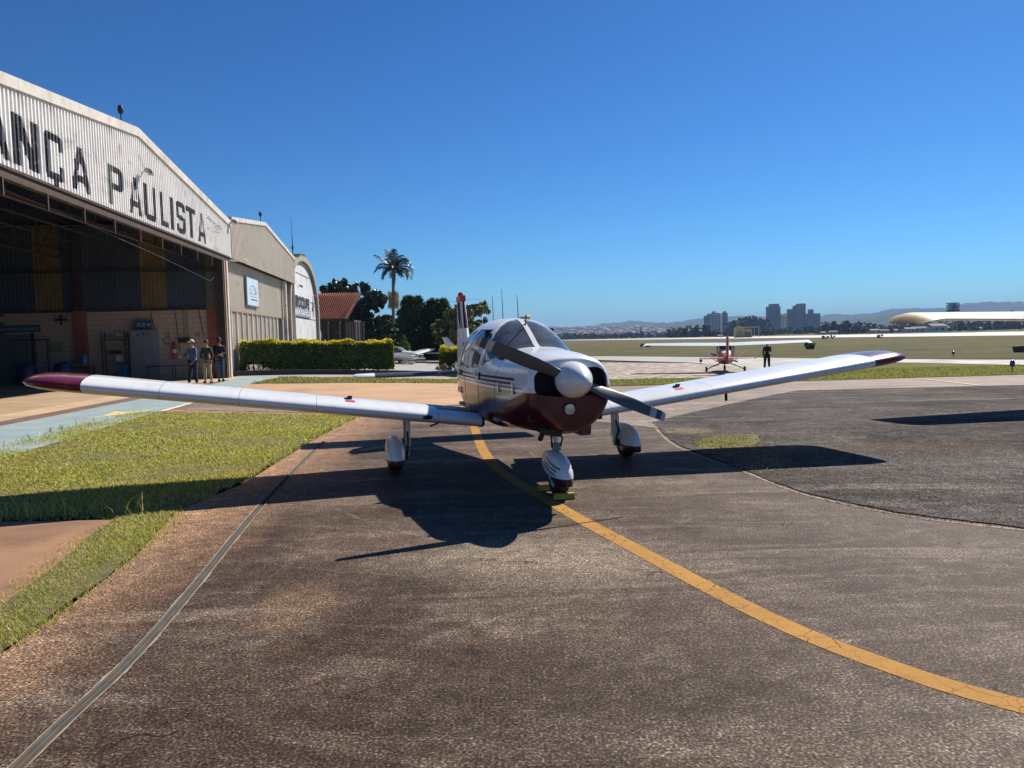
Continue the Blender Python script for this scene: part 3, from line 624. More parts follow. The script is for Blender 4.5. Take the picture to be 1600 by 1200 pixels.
# ---------------------------------------------------------------- distant town, towers, field furniture
m_twr = M('tower_render', (.36, .30, .27), .85, 0, .12, .05); m_twr2 = M('tower_render_grey', (.24, .24, .25), .85, 0, .12, .05); m_twr3 = M('tower_pale', (.52, .45, .38), .85, 0, .1, .05)
m_win = M('far_window', (.06, .08, .10), .25)
def tower(label, px0, px1, topy, Y, m, steps=(), group=None, cols=5):
    x0, x1 = at_px(px0, Y), at_px(px1, Y); z1 = CAM_H+(hor((px0+px1)/2)-topy)/1192.*Y; z0 = -1.5; W = x1-x0; H = z1-z0
    t = empty('apartment_tower', label, 'tower block', ((x0+x1)/2, Y, z0), radians(-8), group)
    MB().box(-W/2, W/2, 0, W*.9, 0, H).build('wall', m, t)
    for k, (a, b, yy) in enumerate(steps):
        zz = CAM_H+(hor(a)-yy)/1192.*Y-z0; MB().box(at_px(a, Y)-(x0+x1)/2, at_px(b, Y)-(x0+x1)/2, W*.15, W*.7, H+.01, zz).build('roof_block', m, t)
    me = MB().box(-W/cols*.28, W/cols*.28, -.12, .02, 0, 1.5).mesh('window'); me.materials.append(m_win); nf = max(3, int(H/3.1))
    for c_ in range(cols):
        # recessed balcony strip between window columns
        if c_: MB().box(-W/2+W*c_/cols-.18, -W/2+W*c_/cols+.18, -.45, -.002, .5, H-.6).build('fin', m, t)
        for f in range(max(1, nf-13), nf-1):
            o = link('window', me, t); o.location = (-W/2+W*(c_+.5)/cols, 0, f*H/nf+.6)
    return t
tower('short brown slab at the left edge of the left tower group', 1102, 1108.5, 493.5, 1200, m_twr2, cols=2)
tower('pale stepped tower block, widest of the left tower group', 1108, 1127.5, 490, 1200, m_twr3, ((1115, 1120, 486.5), (1120, 1126, 489)), cols=4)
tower('slim grey tower block at the right of the left tower group', 1130, 1138.5, 489, 1210, m_twr2, ((1132, 1136, 486.5),), cols=2)
tower('broad grey brown tower block with a raised roof, left of the right tower group', 1201.5, 1220.5, 479, 1200, m_twr2, ((1205, 1219, 475),), cols=4)
tower('small pale block between the two big tower blocks', 1219, 1231.5, 491, 1230, m_twr3, ((1228, 1232, 490),), cols=3)
tower('tallest tower block with stepped left shoulder', 1247, 1260, 475, 1200, m_twr, ((1249, 1259, 474.4),), cols=3)
tower('lower left shoulder tower attached to the tallest tower block', 1233.5, 1247, 483, 1202, m_twr2, ((1241.5, 1247, 478),), cols=3)
tower('rightmost grey tower block with a square lift tower on top', 1261, 1282.5, 490, 1190, m_twr2, ((1267, 1273, 483.5),), cols=5)
# town houses: shared house mesh
m_hw = [M('house_wall_%d' % i, c, .9, 0, .1, .1) for i, c in enumerate([(.50, .47, .44), (.38, .31, .27), (.55, .53, .51), (.30, .28, .27)])]
m_hr = M('house_roof', (.24, .16, .13), .9, 0, .25, .1)
hms = []
for k in range(4):
    mb = MB(); mb.box(-.5, .5, -.4, .4, 0, .6, 0); mb.add([(-.55, -.45, .6), (.55, -.45, .6), (.55, .45, .6), (-.55, .45, .6), (-.5, 0, .85), (.5, 0, .85)], [(0, 1, 5, 4), (2, 3, 4, 5), (1, 2, 5), (3, 0, 4), (0, 3, 2, 1)], 1)
    mb.box(-.28, -.12, -.41, -.39, .2, .42, 2); mb.box(.12, .28, -.41, -.39, .2, .42, 2)
    me = mb.mesh('house'); [me.materials.append(x) for x in (m_hw[k], m_hr, m_win)]; hms.append(me)
for i in range(230):
    px_ = rr.uniform(868, 1102); u = rr.random(); Y = 1500+1700*u
    py_ = np.interp(px_, [868, 960, 1102], [514, 512, 512]); yy = 525-(525-py_)*u**.8-rr.uniform(0, 1.5)
    o = link('town_house', hms[rr.randrange(4)]); s = rr.uniform(8, 15)*(1+u*.5); o.scale = (s, s*.8, s*.75)
    z = CAM_H+(hor(px_)-yy)/1192.*Y; o.location = (at_px(px_, Y), Y, z-s*.3); o.rotation_euler = (0, 0, rr.uniform(-.9, .9))
    tag(o, 'small pale house with a tiled roof in the distant town below the hills', 'house', 'houses of the distant town')
for i, (px_, py_, Y, s) in enumerate([(1366, 515, 540, 7), (1382, 513, 530, 6), (1420, 512, 540, 8), (1436, 513, 545, 9), (1462, 513, 550, 13), (1478, 512, 560, 8), (1527, 513, 560, 6), (1303, 519, 560, 6), (1286, 521, 560, 5), (1400, 515, 560, 6), (1126, 521, 560, 4)]):
    o = link('low_house', hms[[2, 0, 2, 0, 2, 3, 2, 2, 2, 0, 2][i]]); o.scale = (s, s*.8, s*.55); o.location = (at_px(px_, Y), Y, -1.0); o.rotation_euler = (0, 0, rr.uniform(-.5, .5))
    tag(o, ['pale house with brown roof, leftmost below the white wing', 'small pale house second from the left below the white wing', 'white walled house in the middle below the white wing', 'white house next to the middle one below the wing', 'long house with a tiled roof left of the lattice tower legs', 'brown house just right of the long tiled one', 'small white house right of the lattice tower', 'small white house right of the tower blocks', 'smaller white house at the foot of the last tower', 'tiny house between the trees beyond the runway', 'tiny white hut among trees below the left towers'][i], 'house')
# yellow airfield building
yb = empty('airfield_building', 'small yellow two storey building with an open veranda across the runway', 'building', (at_px(1152, 420), 420, -.9), 0)
m_ylw = M('yellow_render', (.46, .36, .12), .85, 0, .12, .3); m_wht = M('white_paint_far', (.6, .6, .56), .7)
MB().box(0, 4.6, 0, 5, 0, 5.6).build('wall', m_ylw, yb); MB().box(4.61, 8.9, 1.2, 5, 0, 4.8).build('wall', m_ylw, yb); MB().box(.6, 2.6, .5, 3, 5.61, 6.6).build('roof_tank_room', m_ylw, yb)
MB().box(.4, 12.6, -.2, 5.2, 4.81+.8, 5.85).build('flat_roof', m_wht, yb)
for x in (9.6, 12.2): MB().box(x, x+.18, 0, .18, 0, 5.6).build('column', m_wht, yb)
for x in (5.3, 7.0): MB().box(x, x+1.2, 1.12, 1.19, 1, 3.2).build('window', m_win, yb)
MB().box(1.2, 2.4, -.06, -.005, 2.6, 3.7).build('window', m_win, yb)
# water tower on lattice legs
tw = empty('lattice_tower', 'dark slatted tank on tall lattice legs seen above the white wing', 'tower', (at_px(1489, 450), 450, -.9), .1)
m_dk = M('dark_steel', (.045, .045, .05), .6)
H0, H1 = 12.5, 17.2
for sx in (-1.5, 1.5):
    for sy in (-1.5, 1.5): MB().bar((sx, sy, 0), (sx, sy, H0), .12).build('leg', m_dk if 0 else m_wht, tw)
MB().box(-2.5, 2.5, -2.5, 2.5, H0+4.2, H1).build('tank_roof', m_dk, tw); MB().box(-2.4, 2.4, -2.4, 2.4, H0-.3, H0+.1).build('platform', m_dk, tw)
for k in range(6):
    for x in (-2.4, -1.4, -.5, .5, 1.4, 2.2):
        if (k*7+int(x*3)) % 4: MB().box(x, x+.7, -2.4+.05*k, 2.4, H0+.12+k*.68, H0+.62+k*.68).build('slat', m_dk, tw)
# taxiway lights, antenna masts, power pole
def taxilight(label, x, y, h=.42, c=(.03, .03, .35)):
    t = empty('taxiway_light', label, 'light', (x, y, float(gz(x, y))+.02)); mc = M('blue_lamp_glass', c, .15)
    MB().bar((0, 0, 0), (0, 0, h*.45), .03).build('post', m_dk, t); MB().rings([[(r*cos(a), r*sin(a), z) for a in np.linspace(0, 2*pi, 12, False)] for r, z in ((.07, h*.45), (.11, h*.52), (.12, h*.75), (.08, h*.95), (.02, h))]).build('lamp_head', mc, t, True); return t
taxilight('blue taxiway edge light on a short post in the verge at the right', 25.4, 38.65, .62)
taxilight('small dark edge light far off beyond the narrow taxiway', 36.1, 62.3, .5, (.05, .02, .02))
taxilight('tiny blue taxiway light left of the red finned plane tail', 14.9, 60, .40)
pp = empty('utility_pole', 'dark utility pole rising behind the garden trees left of the tail fin', 'pole', (-6.75, 80, 0)); MB().bar((0, 0, 0), (0, 0, 5.9), .09, .07).build('pole', m_dk, pp)
MB().bar((-.4, 0, 5.55), (.4, 0, 5.55), .03).build('crossarm', m_dk, pp)
MB().tube([(.35, 0, 5.57), (1.6, 0, 5.62), (3.0, 0, 5.85), (4.2, 0, 5.5), (5.2, 0, 4.6)], .014, 4).build('cable', m_dk, pp)
# ---------------------------------------------------------------- hangars (local frame: x along the facade away from us, y into the building, z up)
HROT = atan2(D_.y, D_.x)
def hangar_empty(label, s, cat='hangar'):
    return empty('hangar', label, cat, tuple(Fo+D_*s), HROT)
m_sheetw = M('white_sheet_metal', (.80, .78, .75), .5, .0, .07, .6, dirt=((.42, .36, .30), 1.6, .54, .76))
m_letter = M('faded_black_paint', (.022, .024, .028), .6, 0, .4, 2, dirt=((.20, .20, .20), 7, .52, .70))
m_letterg = M('faded_grey_paint', (.13, .15, .13), .6, 0, .3, 3, dirt=((.40, .40, .38), 4, .5, .75))
m_sheetb = M('beige_sheet_metal', (.60, .535, .44), .55, 0, .08, .5, dirt=((.33, .28, .22), 1.5, .55, .8))
m_trim = M('roof_trim', (.62, .58, .52), .6, 0, .12, 1.2, dirt=((.42, .36, .30), 1.8, .5, .75))
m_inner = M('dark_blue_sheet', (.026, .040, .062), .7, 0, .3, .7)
m_ywp = M('yellowed_panel', (.21, .155, .07), .6, 0, .2, 1.5)
m_steeld = M('rusty_dark_steel', (.06, .045, .038), .7, .2, .3, 3)
m_rust = M('rust_brown', (.055, .03, .02), .75, 0, .35, 2.5)
m_brick = M('block_wall', (.56, .46, .36), .9, 0, .14, .8, .4, 25); m_joint = M('joint', (.20, .16, .125), .95)
m_redcol = M('red_brown_column', (.30, .105, .06), .8, 0, .18, 2)
m_floor = M('hangar_floor', (.42, .30, .19), .6, 0, .2, .6)
def corrugate(x0, x1, ztop, zbot, y, pitch, depth, paint=None, prof=(0, .38, .5, .88)):
    """vertical ribs; paint(x) -> list of (z0,z1,mat) painted intervals"""
    mb = MB(); xs = []; n = int((x1-x0)/pitch)
    for i in range(n+1):
        for k, f in enumerate(prof):
            x = x0+(i+f)*pitch
            if x <= x1: xs.append((x, y if k in (0, 1) else y-depth))
    for (xa, ya), (xb, yb_) in zip(xs[:-1], xs[1:]):
        sub = max(1, int((xb-xa)/.025+.5)) if paint else 1
        for q in range(sub):
            a = xa+(xb-xa)*q/sub; b = xa+(xb-xa)*(q+1)/sub; A = ya+(yb_-ya)*q/sub; B = ya+(yb_-ya)*(q+1)/sub
            cuts = [(zbot, None)]
            iv = sorted(paint((a+b)/2)) if paint else []
            z = zbot; segs = []
            for (c0, c1, mi) in iv:
                if c0 > z: segs.append((z, c0, 0))
                segs.append((max(z, c0), c1, mi)); z = max(z, c1)
            segs.append((z, None, 0))
            for (c0, c1, mi) in segs:
                t0, t1 = (c1, c1) if c1 is not None else (ztop(a), ztop(b))
                mb.add([(a, A, c0), (b, B, c0), (b, B, t1), (a, A, t0)], [(0, 1, 2, 3)], mi)
    return mb
def glyph(ch, u):
    v = min(u, 1-u); w_ = .27; cr = lambda v: .32+.18*(1-max(0, (.30-v)/.30)**2.4)**(1/2.4); H_ = cr(v)
    if ch == 'A':
        z1 = min(1, v/.36+.02); z0 = max(0, (v-.25)/.23*.72) if v > .25 else 0; r = [(z0, z1)]
        if v > .25: r.append((.20, .36))
        return r
    if ch == 'N':
        if u < .27 or u > .73: return [(0, 1)]
        c_ = 1-(u-.2)/.6; return [(max(0, c_-.27), min(1, c_+.27))]
    if ch in 'CÇ':
        if u < w_: r = [(.5-H_, .5+H_)]
        elif u < .73: r = [(0, .17), (.83, 1)]
        else: r = [(.5-H_, .34), (.66, .5+H_)]
        if ch == 'Ç' and .42 < u < .66: r.append((-.15, -.0))
        return r
    if ch == 'P':
        if u < w_: return [(0, 1)]
        return [(.40, .56), (.84, 1)] if u < .75 else [(.70-(H_-.2), .70+(H_-.2))]
    if ch == 'U': return [(.5-H_, 1)] if v < .26 else [(0, .17)]
    if ch == 'L': return [(0, 1)] if u < .34 else [(0, .17)]
    if ch == 'I': return [(0, 1)]
    if ch == 'S':
        if u < w_: return [(.5-H_, .28), (.46, .5+H_)]
        return [(0, .17), (.42, .58), (.83, 1)] if u < .73 else [(.5-H_, .54), (.72, .5+H_)]
    if ch == 'T': return [(0, 1)] if .34 < u < .66 else [(.83, 1)]
    return []
LET = [('A', -19.75, -18.62), ('N', -18.45, -17.25), ('Ç', -16.97, -15.94), ('A', -15.52, -14.36), ('P', -13.12, -11.96), ('A', -11.5, -10.42), ('U', -10.15, -9.06), ('L', -8.63, -7.78), ('I', -7.56, -7.2), ('S', -6.86, -5.81), ('T', -5.69, -4.47), ('A', -4.16, -3.08)]
def paint(x):
    out = []
    for ch, a, b in LET:
        if a <= x <= b:
            for z0, z1 in glyph(ch, (x-a)/(b-a)): out.append((6.04+z0*1.24, 6.04+z1*1.24, 2 if (ch == 'P' and (x-a)/(b-a) < .4) else 1))
    # spidery faded emblem beside the name
    if -2.9 < x < -.6:
        u = (x+1.75)/1.15
        for k, (c0, s, wd) in enumerate(((7.15, -.25, .05), (6.95, .45, .03), (7.05, -.5, .035), (6.75, .15, .03))):
            if abs(u) < 1-.12*k and (int(x*57*(k+2)) % 5): z = c0+s*u*.5+.05*sin(x*19+k*2); out.append((z, z+wd, 2))
    out.sort(); cl = []
    for t in out:
        if not cl or t[0] >= cl[-1][1]: cl.append(t)
    return cl
h1 = hangar_empty('large hangar with open front and black painted name on white ribbed gable', 0)
RID, ZR, ZE = -10.5, 8.78, 7.42
def roofz(x): return ZR-abs(x-RID)*(ZR-ZE)/11.5
corr_ = corrugate(-22, 1.0, roofz, 5.9, 0, .176, .045, paint)
corr_.build('gable_cladding', [m_sheetw, m_letter, m_letterg], h1)
# trim boards along the gable, in lengths with joints
def roofline(par, x0, xr, x1, zf, y0, y1, hh, m, seg=3.2):
    for a, b in ((x0, xr), (xr, x1)):
        n = max(1, round(abs(b-a)/seg))
        for k in range(n):
            p = a+(b-a)*k/n+.006; q = a+(b-a)*(k+1)/n-.006
            mb = MB(); mb.rings([[(t, y0, zf(t)-.02), (t, y0, zf(t)+hh), (t, y1, zf(t)+hh), (t, y1, zf(t)-.02)] for t in (p, q)])
            mb.build('roof_trim_board', m, par)
roofline(h1, -22, RID, 1.05, roofz, -.10, .12, .27, m_trim, 3.9)
def rpanel(name, par, x0, x1, f, y0, y1, th, m):
    MB().rings([[(t, y0, f(t)), (t, y0, f(t)+th), (t, y1, f(t)+th), (t, y1, f(t))] for t in (x0, x1)]).build(name, m, par)
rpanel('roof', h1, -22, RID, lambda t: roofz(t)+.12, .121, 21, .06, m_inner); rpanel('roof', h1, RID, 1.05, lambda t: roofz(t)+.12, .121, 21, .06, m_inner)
MB().box(-22, 1, .02, .2, 5.62, 5.895).build('door_rail_beam', m_rust, h1)
MB().box(-22, 1, -.03, .015, 5.84, 5.90).build('door_rail', m_rust, h1)
for x in np.arange(-21, 0, 2.1): MB().box(x, x+.05, .02, .08, 5.2, 5.618).build('rail_hanger', m_steeld, h1)
MB().box(.86, 1.02, -.05, -.002, 5.86, 7.66).build('corner_trim', m_trim, h1)
# roof frame inside
for y in (1.5, 7, 13):
    mb = MB()
    for a, b in ((-22, RID), (RID, .6)):
        n = 6
        for k in range(n):
            p, q = a+(b-a)*k/n, a+(b-a)*(k+1)/n
            mb.bar((p, y, roofz(p)-.15), (q, y, roofz(q)-.15), .05, n=4); mb.bar((p, y, 5.75), (q, y, 5.75), .05, n=4)
            mb.bar((p, y, 5.75), (p, y, roofz(p)-.15), .03, n=4); mb.bar((p, y, 5.75), (q, y, roofz(q)-.15), .03, n=4)
    mb.build('roof_truss', m_steeld, h1)
for y in np.arange(.9, 20, 1.6):
    MB().box(-22, .4, y, y+.06, 5.3 if y < 1 else 6.2, 5.36 if y < 1 else 6.26).build('purlin', m_steeld, h1) if y > 1 else None
MB().tube([(-21, .3, 5.55), (-15, .35, 5.35), (-8, .35, 5.0), (-1.5, .3, 4.55), (-.3, .3, 5.0)], .012, 4).build('cable', m_dk, h1)
MB().box(-.30, -.18, .4, 14, 5.12, 5.22).build('wall_beam', m_steeld, h1)
# walls: near and back sheets, far end wall with blocks and ribs
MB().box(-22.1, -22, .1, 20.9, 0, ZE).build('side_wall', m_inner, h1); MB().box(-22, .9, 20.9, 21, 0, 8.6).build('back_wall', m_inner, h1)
MB().box(.02, .16, .35, 20.9, 0, 3.38).build('block_wall_core', m_joint, h1)
bme = MB().box(-.03, .03, .008, .442, .008, .237).mesh('brick'); bme.materials.append(m_brick)
bmh = MB().box(-.03, .03, .008, .216, .008, .237).mesh('brick_half'); bmh.materials.append(m_brick)
cnt = 0
for c_ in range(14):
    y = .95
    if c_ % 2: o = link('brick', bmh, h1); o.location = (0, y, c_*.243); y += .225
    while y+.45 <= 10.4:
        o = link('brick', bme, h1); o.location = (-.004*random.random(), y, c_*.243); y += .45; cnt += 1
# ribbed dark sheet above, with two yellowed translucent strips
def ribwall(y0, y1, z0, m, nm, x=0.0, pitch=.19):
    mb = MB(); n = int(round((y1-y0)/pitch))
    pts = []
    for i in range(n):
        for f, d in ((0, 0), (.45, 0), (.55, .05), (.95, .05)): pts.append((y0+(i+f)*(y1-y0)/n, d))
    pts.append((y1, 0))
    for (a, A), (b, B) in zip(pts[:-1], pts[1:]): mb.add([(x-A, a, z0), (x-B, b, z0), (x-B, b, 7.35), (x-A, a, 7.35)], [(0, 1, 2, 3)])
    mb.build(nm, m, h1)
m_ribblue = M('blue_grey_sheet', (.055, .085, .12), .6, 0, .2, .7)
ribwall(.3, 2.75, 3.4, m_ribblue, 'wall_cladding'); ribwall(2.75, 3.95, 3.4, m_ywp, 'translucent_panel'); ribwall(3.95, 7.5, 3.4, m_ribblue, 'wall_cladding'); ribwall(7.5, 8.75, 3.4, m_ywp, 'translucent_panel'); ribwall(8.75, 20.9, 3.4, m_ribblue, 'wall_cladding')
MB().box(-.12, 0, .9, 20.9, 3.30, 3.42).build('wall_rail', m_steeld, h1)
MB().box(-.16, .1, .42, .92, 0, 3.40).build('column', m_redcol, h1); MB().box(-.14, .1, .42, .92, 3.401, 7.3).build('column', M('green_grey_steel', (.12, .13, .10), .6), h1)
MB().box(-.28, -.035, 6.45, 6.95, 0, 3.36).build('column', m_redcol, h1); MB().box(-.26, -.06, 6.5, 6.9, 3.425, 7.3).build('column', m_steeld, h1)
# opening corner post: dark rail, brown edge, white post
MB().box(-.50, -.36, .0, .35, 0, 5.6).build('door_edge', m_steeld, h1)
MB().box(-1.12, -.78, -.02, .06, 2.9, 5.6) 
MB().box(-.34, -.12, -.04, .30, 0, 5.6).build('post', M('tan_post', (.42, .25, .17), .7), h1)
MB().box(-.12, .12, -.09, .28, 0, 5.62).build('post', m_trim, h1)
MB().box(-22, .02, .5, 20.8, -.02, .012).build('floor_slab', m_floor, h1)
# three black finials / aerial on the roof trims
def finial(label, s, z, y=.1, hh=.62):
    t = empty('roof_beacon', label, 'beacon', tuple(Fo+D_*s-N_*y+Vector((0, 0, z))), HROT)
    MB().bar((0, 0, -.05), (0, 0, hh*.6), .02).build('stem', m_dk, t)
    MB().rings([[(r*cos(a), r*sin(a), q) for a in np.linspace(0, 2*pi, 10, False)] for r, q in ((.03, hh*.5), (.085, hh*.62), (.095, hh*.8), (.06, hh*.97), (.01, hh))]).build('head', m_dk, t, True)
    return t
finial('small black beacon on the roof trim of the large white gable', -11.45, roofz(-11.45)+.24)
m_lampgrey = M('lamp_housing', (.25, .25, .24), .5, .3)
def flood(label, s, z, out=.5, sc=1.0):
    t = empty('flood_lamp', label, 'lamp', tuple(Fo+D_*s+N_*.05+Vector((0, 0, z))), HROT)
    MB().tube([(0, 0, -.25*sc), (0, -.12*sc, -.02*sc), (0, -out*.6*sc, .06*sc)], .022*sc, 6).build('bracket', m_lampgrey, t, True)
    MB().rings([[(-w_*sc, y_*sc, z0*sc), (w_*sc, y_*sc, z0*sc), (w_*.8*sc, y_*sc, z1*sc), (-w_*.8*sc, y_*sc, z1*sc)] for w_, y_, z0, z1 in ((.08, -out*.45, .0, .12), (.17, -out*.7, -.05, .17), (.19, -out*1.2, -.12, .10), (.15, -out*1.35, -.16, .0))]).build('housing', m_lampgrey, t, True)
    MB().box(-.13*sc, .13*sc, -out*1.25*sc, -out*.8*sc, -.16*sc, -.125*sc).build('lens', M('lamp_glass', (.5, .5, .48), .15), t)
    return t
flood('grey street lamp head sticking out above the letter A of the gable name', -10.45, 7.58, .45, .72)
flood('flood lamp at the corner where the white gable meets the beige one', .95, 7.62, .4, .7)
# second hangar, beige
h2 = hangar_empty('beige ribbed hangar with low gable and a white blue sign on its wall', 0)
def roof2(x): return 8.62-abs(x-8.9)*(8.62-7.55)/9.1
corrugate(1.07, 18.0, roof2, 5.86, -.02, .24, .045).build('gable_cladding', m_sheetb, h2)
roofline(h2, 1.12, 8.9, 18.05, roof2, -.12, .10, .20, m_trim, 4)
rpanel('roof', h2, 1.1, 8.9, lambda t: roof2(t)+.08, .101, 20, .06, m_trim); rpanel('roof', h2, 8.9, 18.05, lambda t: roof2(t)+.08, .101, 20, .06, m_trim)
corrugate(.14, 15.9, lambda x: 5.9, 3.37, .42, .155, .03).build('upper_wall', m_sheetb, h2)
MB().box(.14, 15.4, .36, .46, 3.30, 3.368).build('wall_flashing', M('flashing', (.25, .20, .15), .7), h2)
corrugate(.14, 14.2, lambda x: 3.30, .12, .46, .155, .02).build('lower_wall', m_sheetb, h2)
for x in np.arange(1.0, 14.0, 1.12): MB().box(x, x+.09, .36, .44, .15, 3.29).build('cover_strip', m_trim, h2)
MB().box(.14, 14.2, .34, .45, 0, .12).build('plinth', M('plinth_dark', (.12, .085, .07), .8), h2)
MB().box(14.25, 15.2, .8, .9, 0, 3.4).build('doorway', m_steeld, h2); MB().box(15.9, 18, .5, 20, 0, 5.86).build('wall_return', m_sheetb, h2)
for k in range(3): MB().box(15.35+.0, 15.62, .1, .3, .9+k*1.66, 2.52+k*1.66).build('downpipe', m_trim, h2)
MB().box(15.30, 15.75, .05, .34, 0, .88).build('downpipe_shoe', m_lampgrey, h2)
MB().tube([(2.0, -.05, 5.93), (2.2, -.35, 5.95), (3.0, -.4, 5.93)], .02, 6).build('conduit', m_trim, h2)
MB().box(18.02, 18.10, .0, 19, 0, 7.5).build('side_wall', m_sheetb, h2)
finial('small black beacon on top of the beige gable', 8.3, roof2(8.3)+.18, .05, .62)
def txt(s, size, m, par, loc, name='lettering', depth=.006, width=None, rot=(pi/2, 0, 0), bold=0):
    cu = bpy.data.curves.new('t', 'FONT'); cu.body = s; cu.size = size; cu.extrude = depth; cu.offset = bold; cu.align_x = 'LEFT'
    o = bpy.data.objects.new('t', cu); col.objects.link(o); dg = bpy.context.evaluated_depsgraph_get(); me = bpy.data.meshes.new_from_object(o.evaluated_get(dg)); bpy.data.objects.remove(o)
    q = link(name, me, par, m); q.rotation_euler = rot; q.location = loc
    if width:
        xs = [v.co.x for v in me.vertices]; f = width/(max(xs)-min(xs))
        for v in me.vertices: v.co.x *= f
    return q
# sign on beige wall
m_signw = M('sign_face', (.58, .66, .74), .35, 0, .04, 1); m_signb = M('sign_blue', (.12, .17, .26), .4); m_signg = M('sign_grey', (.30, .36, .46), .5)
sg = empty('wall_sign', 'upright white and pale blue sign board with a faint arch emblem on beige wall', 'sign', tuple(Fo+D_*5.15+N_*(-.30)+Vector((0, 0, 3.72))), HROT)
MB().box(0, 2.75, -.03, .03, 0, 1.62).build('frame', m_signb, sg); MB().box(.07, 2.68, -.045, -.031, .06, 1.56).build('board', m_signw, sg)
def arcstrip(cx, cz, r0, r1, a0, a1, y, m, par, nm, sx=1.0):
    mb = MB(); A = np.linspace(a0, a1, 20)
    mb.rings([[(cx+sx*r*cos(a), yy, cz+r*sin(a)) for r, yy in ((r0, y), (r1, y), (r1, y+.01), (r0, y+.01))] for a in A]); mb.build(nm, m, par)
arcstrip(1.4, .72, .42, .50, .1, pi-.3, -.056, m_signg, sg, 'emblem', 1.7); arcstrip(1.5, .66, .30, .335, .2, pi-.2, -.056, m_signg, sg, 'emblem', 1.7)
MB().box(.55, 2.2, -.056, -.046, .70, .75).build('emblem', m_signg, sg); MB().box(.8, 2.3, -.056, -.046, .56, .59).build('emblem', m_signg, sg)
MB().box(.9, 2.35, -.056, -.046, .36, .43).build('emblem', m_signb, sg)
# arched clubhouse hangar
h3 = hangar_empty('white arched hangar with a curved roof edge and black lettering on its front', 0)
m_whitewall = M('white_boarding', (.80, .80, .80), .6, 0, .06, .8, dirt=((.5, .5, .5), 1.5, .5, .8)); m_archc = M('arch_rim', (.33, .29, .24), .85, 0, .2, 2)
CX, HW, ZS, RZ = 23.2, 6.3, 3.6, 4.45
def arch(x, hw=HW, rz=RZ): t = max(-1, min(1, (x-CX)/hw)); return ZS+rz*(1-abs(t)**2.3)**(1/1.9)
xs = list(np.arange(16.9, 29.5, .21))+[29.49]
mb = MB()
for i in range(len(xs)-1):
    a, b = xs[i]+.008, xs[i+1]-.008; dpt = .0 if i % 2 else -.012
    mb.add([(a, .30+dpt, 0), (b, .30+dpt, 0), (b, .30+dpt, arch(b)-.1), (a, .30+dpt, arch(a)-.1)], [(0, 1, 2, 3)])
mb.build('front_boarding', m_whitewall, h3)
MB().prism([(x, arch(x)-.12) for x in xs]+[(29.4, 0), (17, 0)], lambda x, z: (x, .33, z), lambda x, z: (x, .38, z)).build('front_wall', m_whitewall, h3)
for z in (3.55, 4.95, 6.9): MB().box(17.3 if z < 6 else 20.2, 29.2 if z < 6 else 26.3, .26, .285, z, z+.035).build('joint_strip', m_lampgrey, h3)
mb = MB(); tt = np.linspace(-1, 1, 41); R0 = []
for t in tt:
    th = t*pi/2; c_ = abs(sin(th))**(1/1.15)*(1 if t > 0 else -1); s_ = abs(cos(th))**(1/1.15)
    def pt(e, y): return (CX+(HW+e)*c_, y, ZS+(RZ+e)*s_ if abs(t) < 1 else ZS)
    R0.append([pt(-.12, 0.05), pt(.32, 0.05), pt(.32, 1.1), pt(-.12, 1.1)])
R0 = [[(p[0], p[1], 0) for p in R0[0]]]+R0+[[(p[0], p[1], 0) for p in R0[-1]]]
mb.rings(R0); mb.build('roof_edge', m_archc, h3)
mb = MB(); R1 = []
for r in R0: R1.append([(r[1][0]*.995+CX*.005, 1.1, r[1][2]*.98), (r[1][0]*.995+CX*.005, 18, r[1][2]*.98), (r[0][0], 18, r[0][2]), (r[0][0], 1.1, r[0][2])])
mb.rings(R1); mb.build('curved_roof', m_archc, h3)
rm = MB().box(-.05, .05, .0, .9, 0, .10).mesh('tile'); rm.materials.append(m_archc)
for k in range(12): o = link('ridge_tile', rm, h3); o.location = (20.2+k*.30, -.0, arch(20.2+k*.3)+.34)
txt('AEROCLUBE', 1.15, M('black_letters', (.02, .02, .022), .6), h3, (18.7, .24, 4.36), width=7.2, bold=.045)
MB().box(18.75, 25.9, .20, .27, 3.62, 4.22).build('name_board', M('grey_blue_board', (.20, .25, .33), .6), h3)
txt('BRAGANÇA', .56, M('white_letters', (.75, .75, .75), .5), h3, (19.0, .19, 3.74), width=6.6, bold=.012)
for cx in (17.35, 27.75):
    MB().prism([(0, 1.1), (.22, .35), (.75, .15), (.3, -.1), (.12, -1.1), (-.1, -.2), (-.6, -.35), (-.2, .25)], lambda x, z: (cx+x*.85, .22, 4.55+z*.75), lambda x, z: (cx+x*.85, .245, 4.55+z*.75)).build('emblem', m_letter, h3)
    MB().prism([(0, .3), (.12, 0), (0, -.35), (-.12, 0)], lambda x, z: (cx+x, .20, 4.5+z), lambda x, z: (cx+x, .218, 4.5+z)).build('emblem', m_whitewall, h3)
flood('left lamp on a curved arm above the arched hangar lettering', 18.9, 5.75, .45, .65); flood('right lamp on a curved arm above the arched hangar lettering', 25.6, 5.45, .45, .65)
mast = empty('radio_mast', 'thin radio mast standing on top of the arched hangar roof', 'mast', tuple(Fo+D_*20.2-N_*.4+Vector((0, 0, 8.2))), HROT)
MB().bar((0, 0, -.1), (0, 0, 1.3), .04, .03).build('pole', m_dk, mast); MB().bar((0, 0, 1.3), (-.1, 0, 2.65), .02, .012).build('whip', m_dk, mast); MB().box(-.02, .16, -.06, .06, .35, .62).build('radio_box', m_dk, mast)
MB().tube([(0, 0, .7), (-1.6, 0, .2)], .01, 4).build('stay_wire', m_dk, mast)
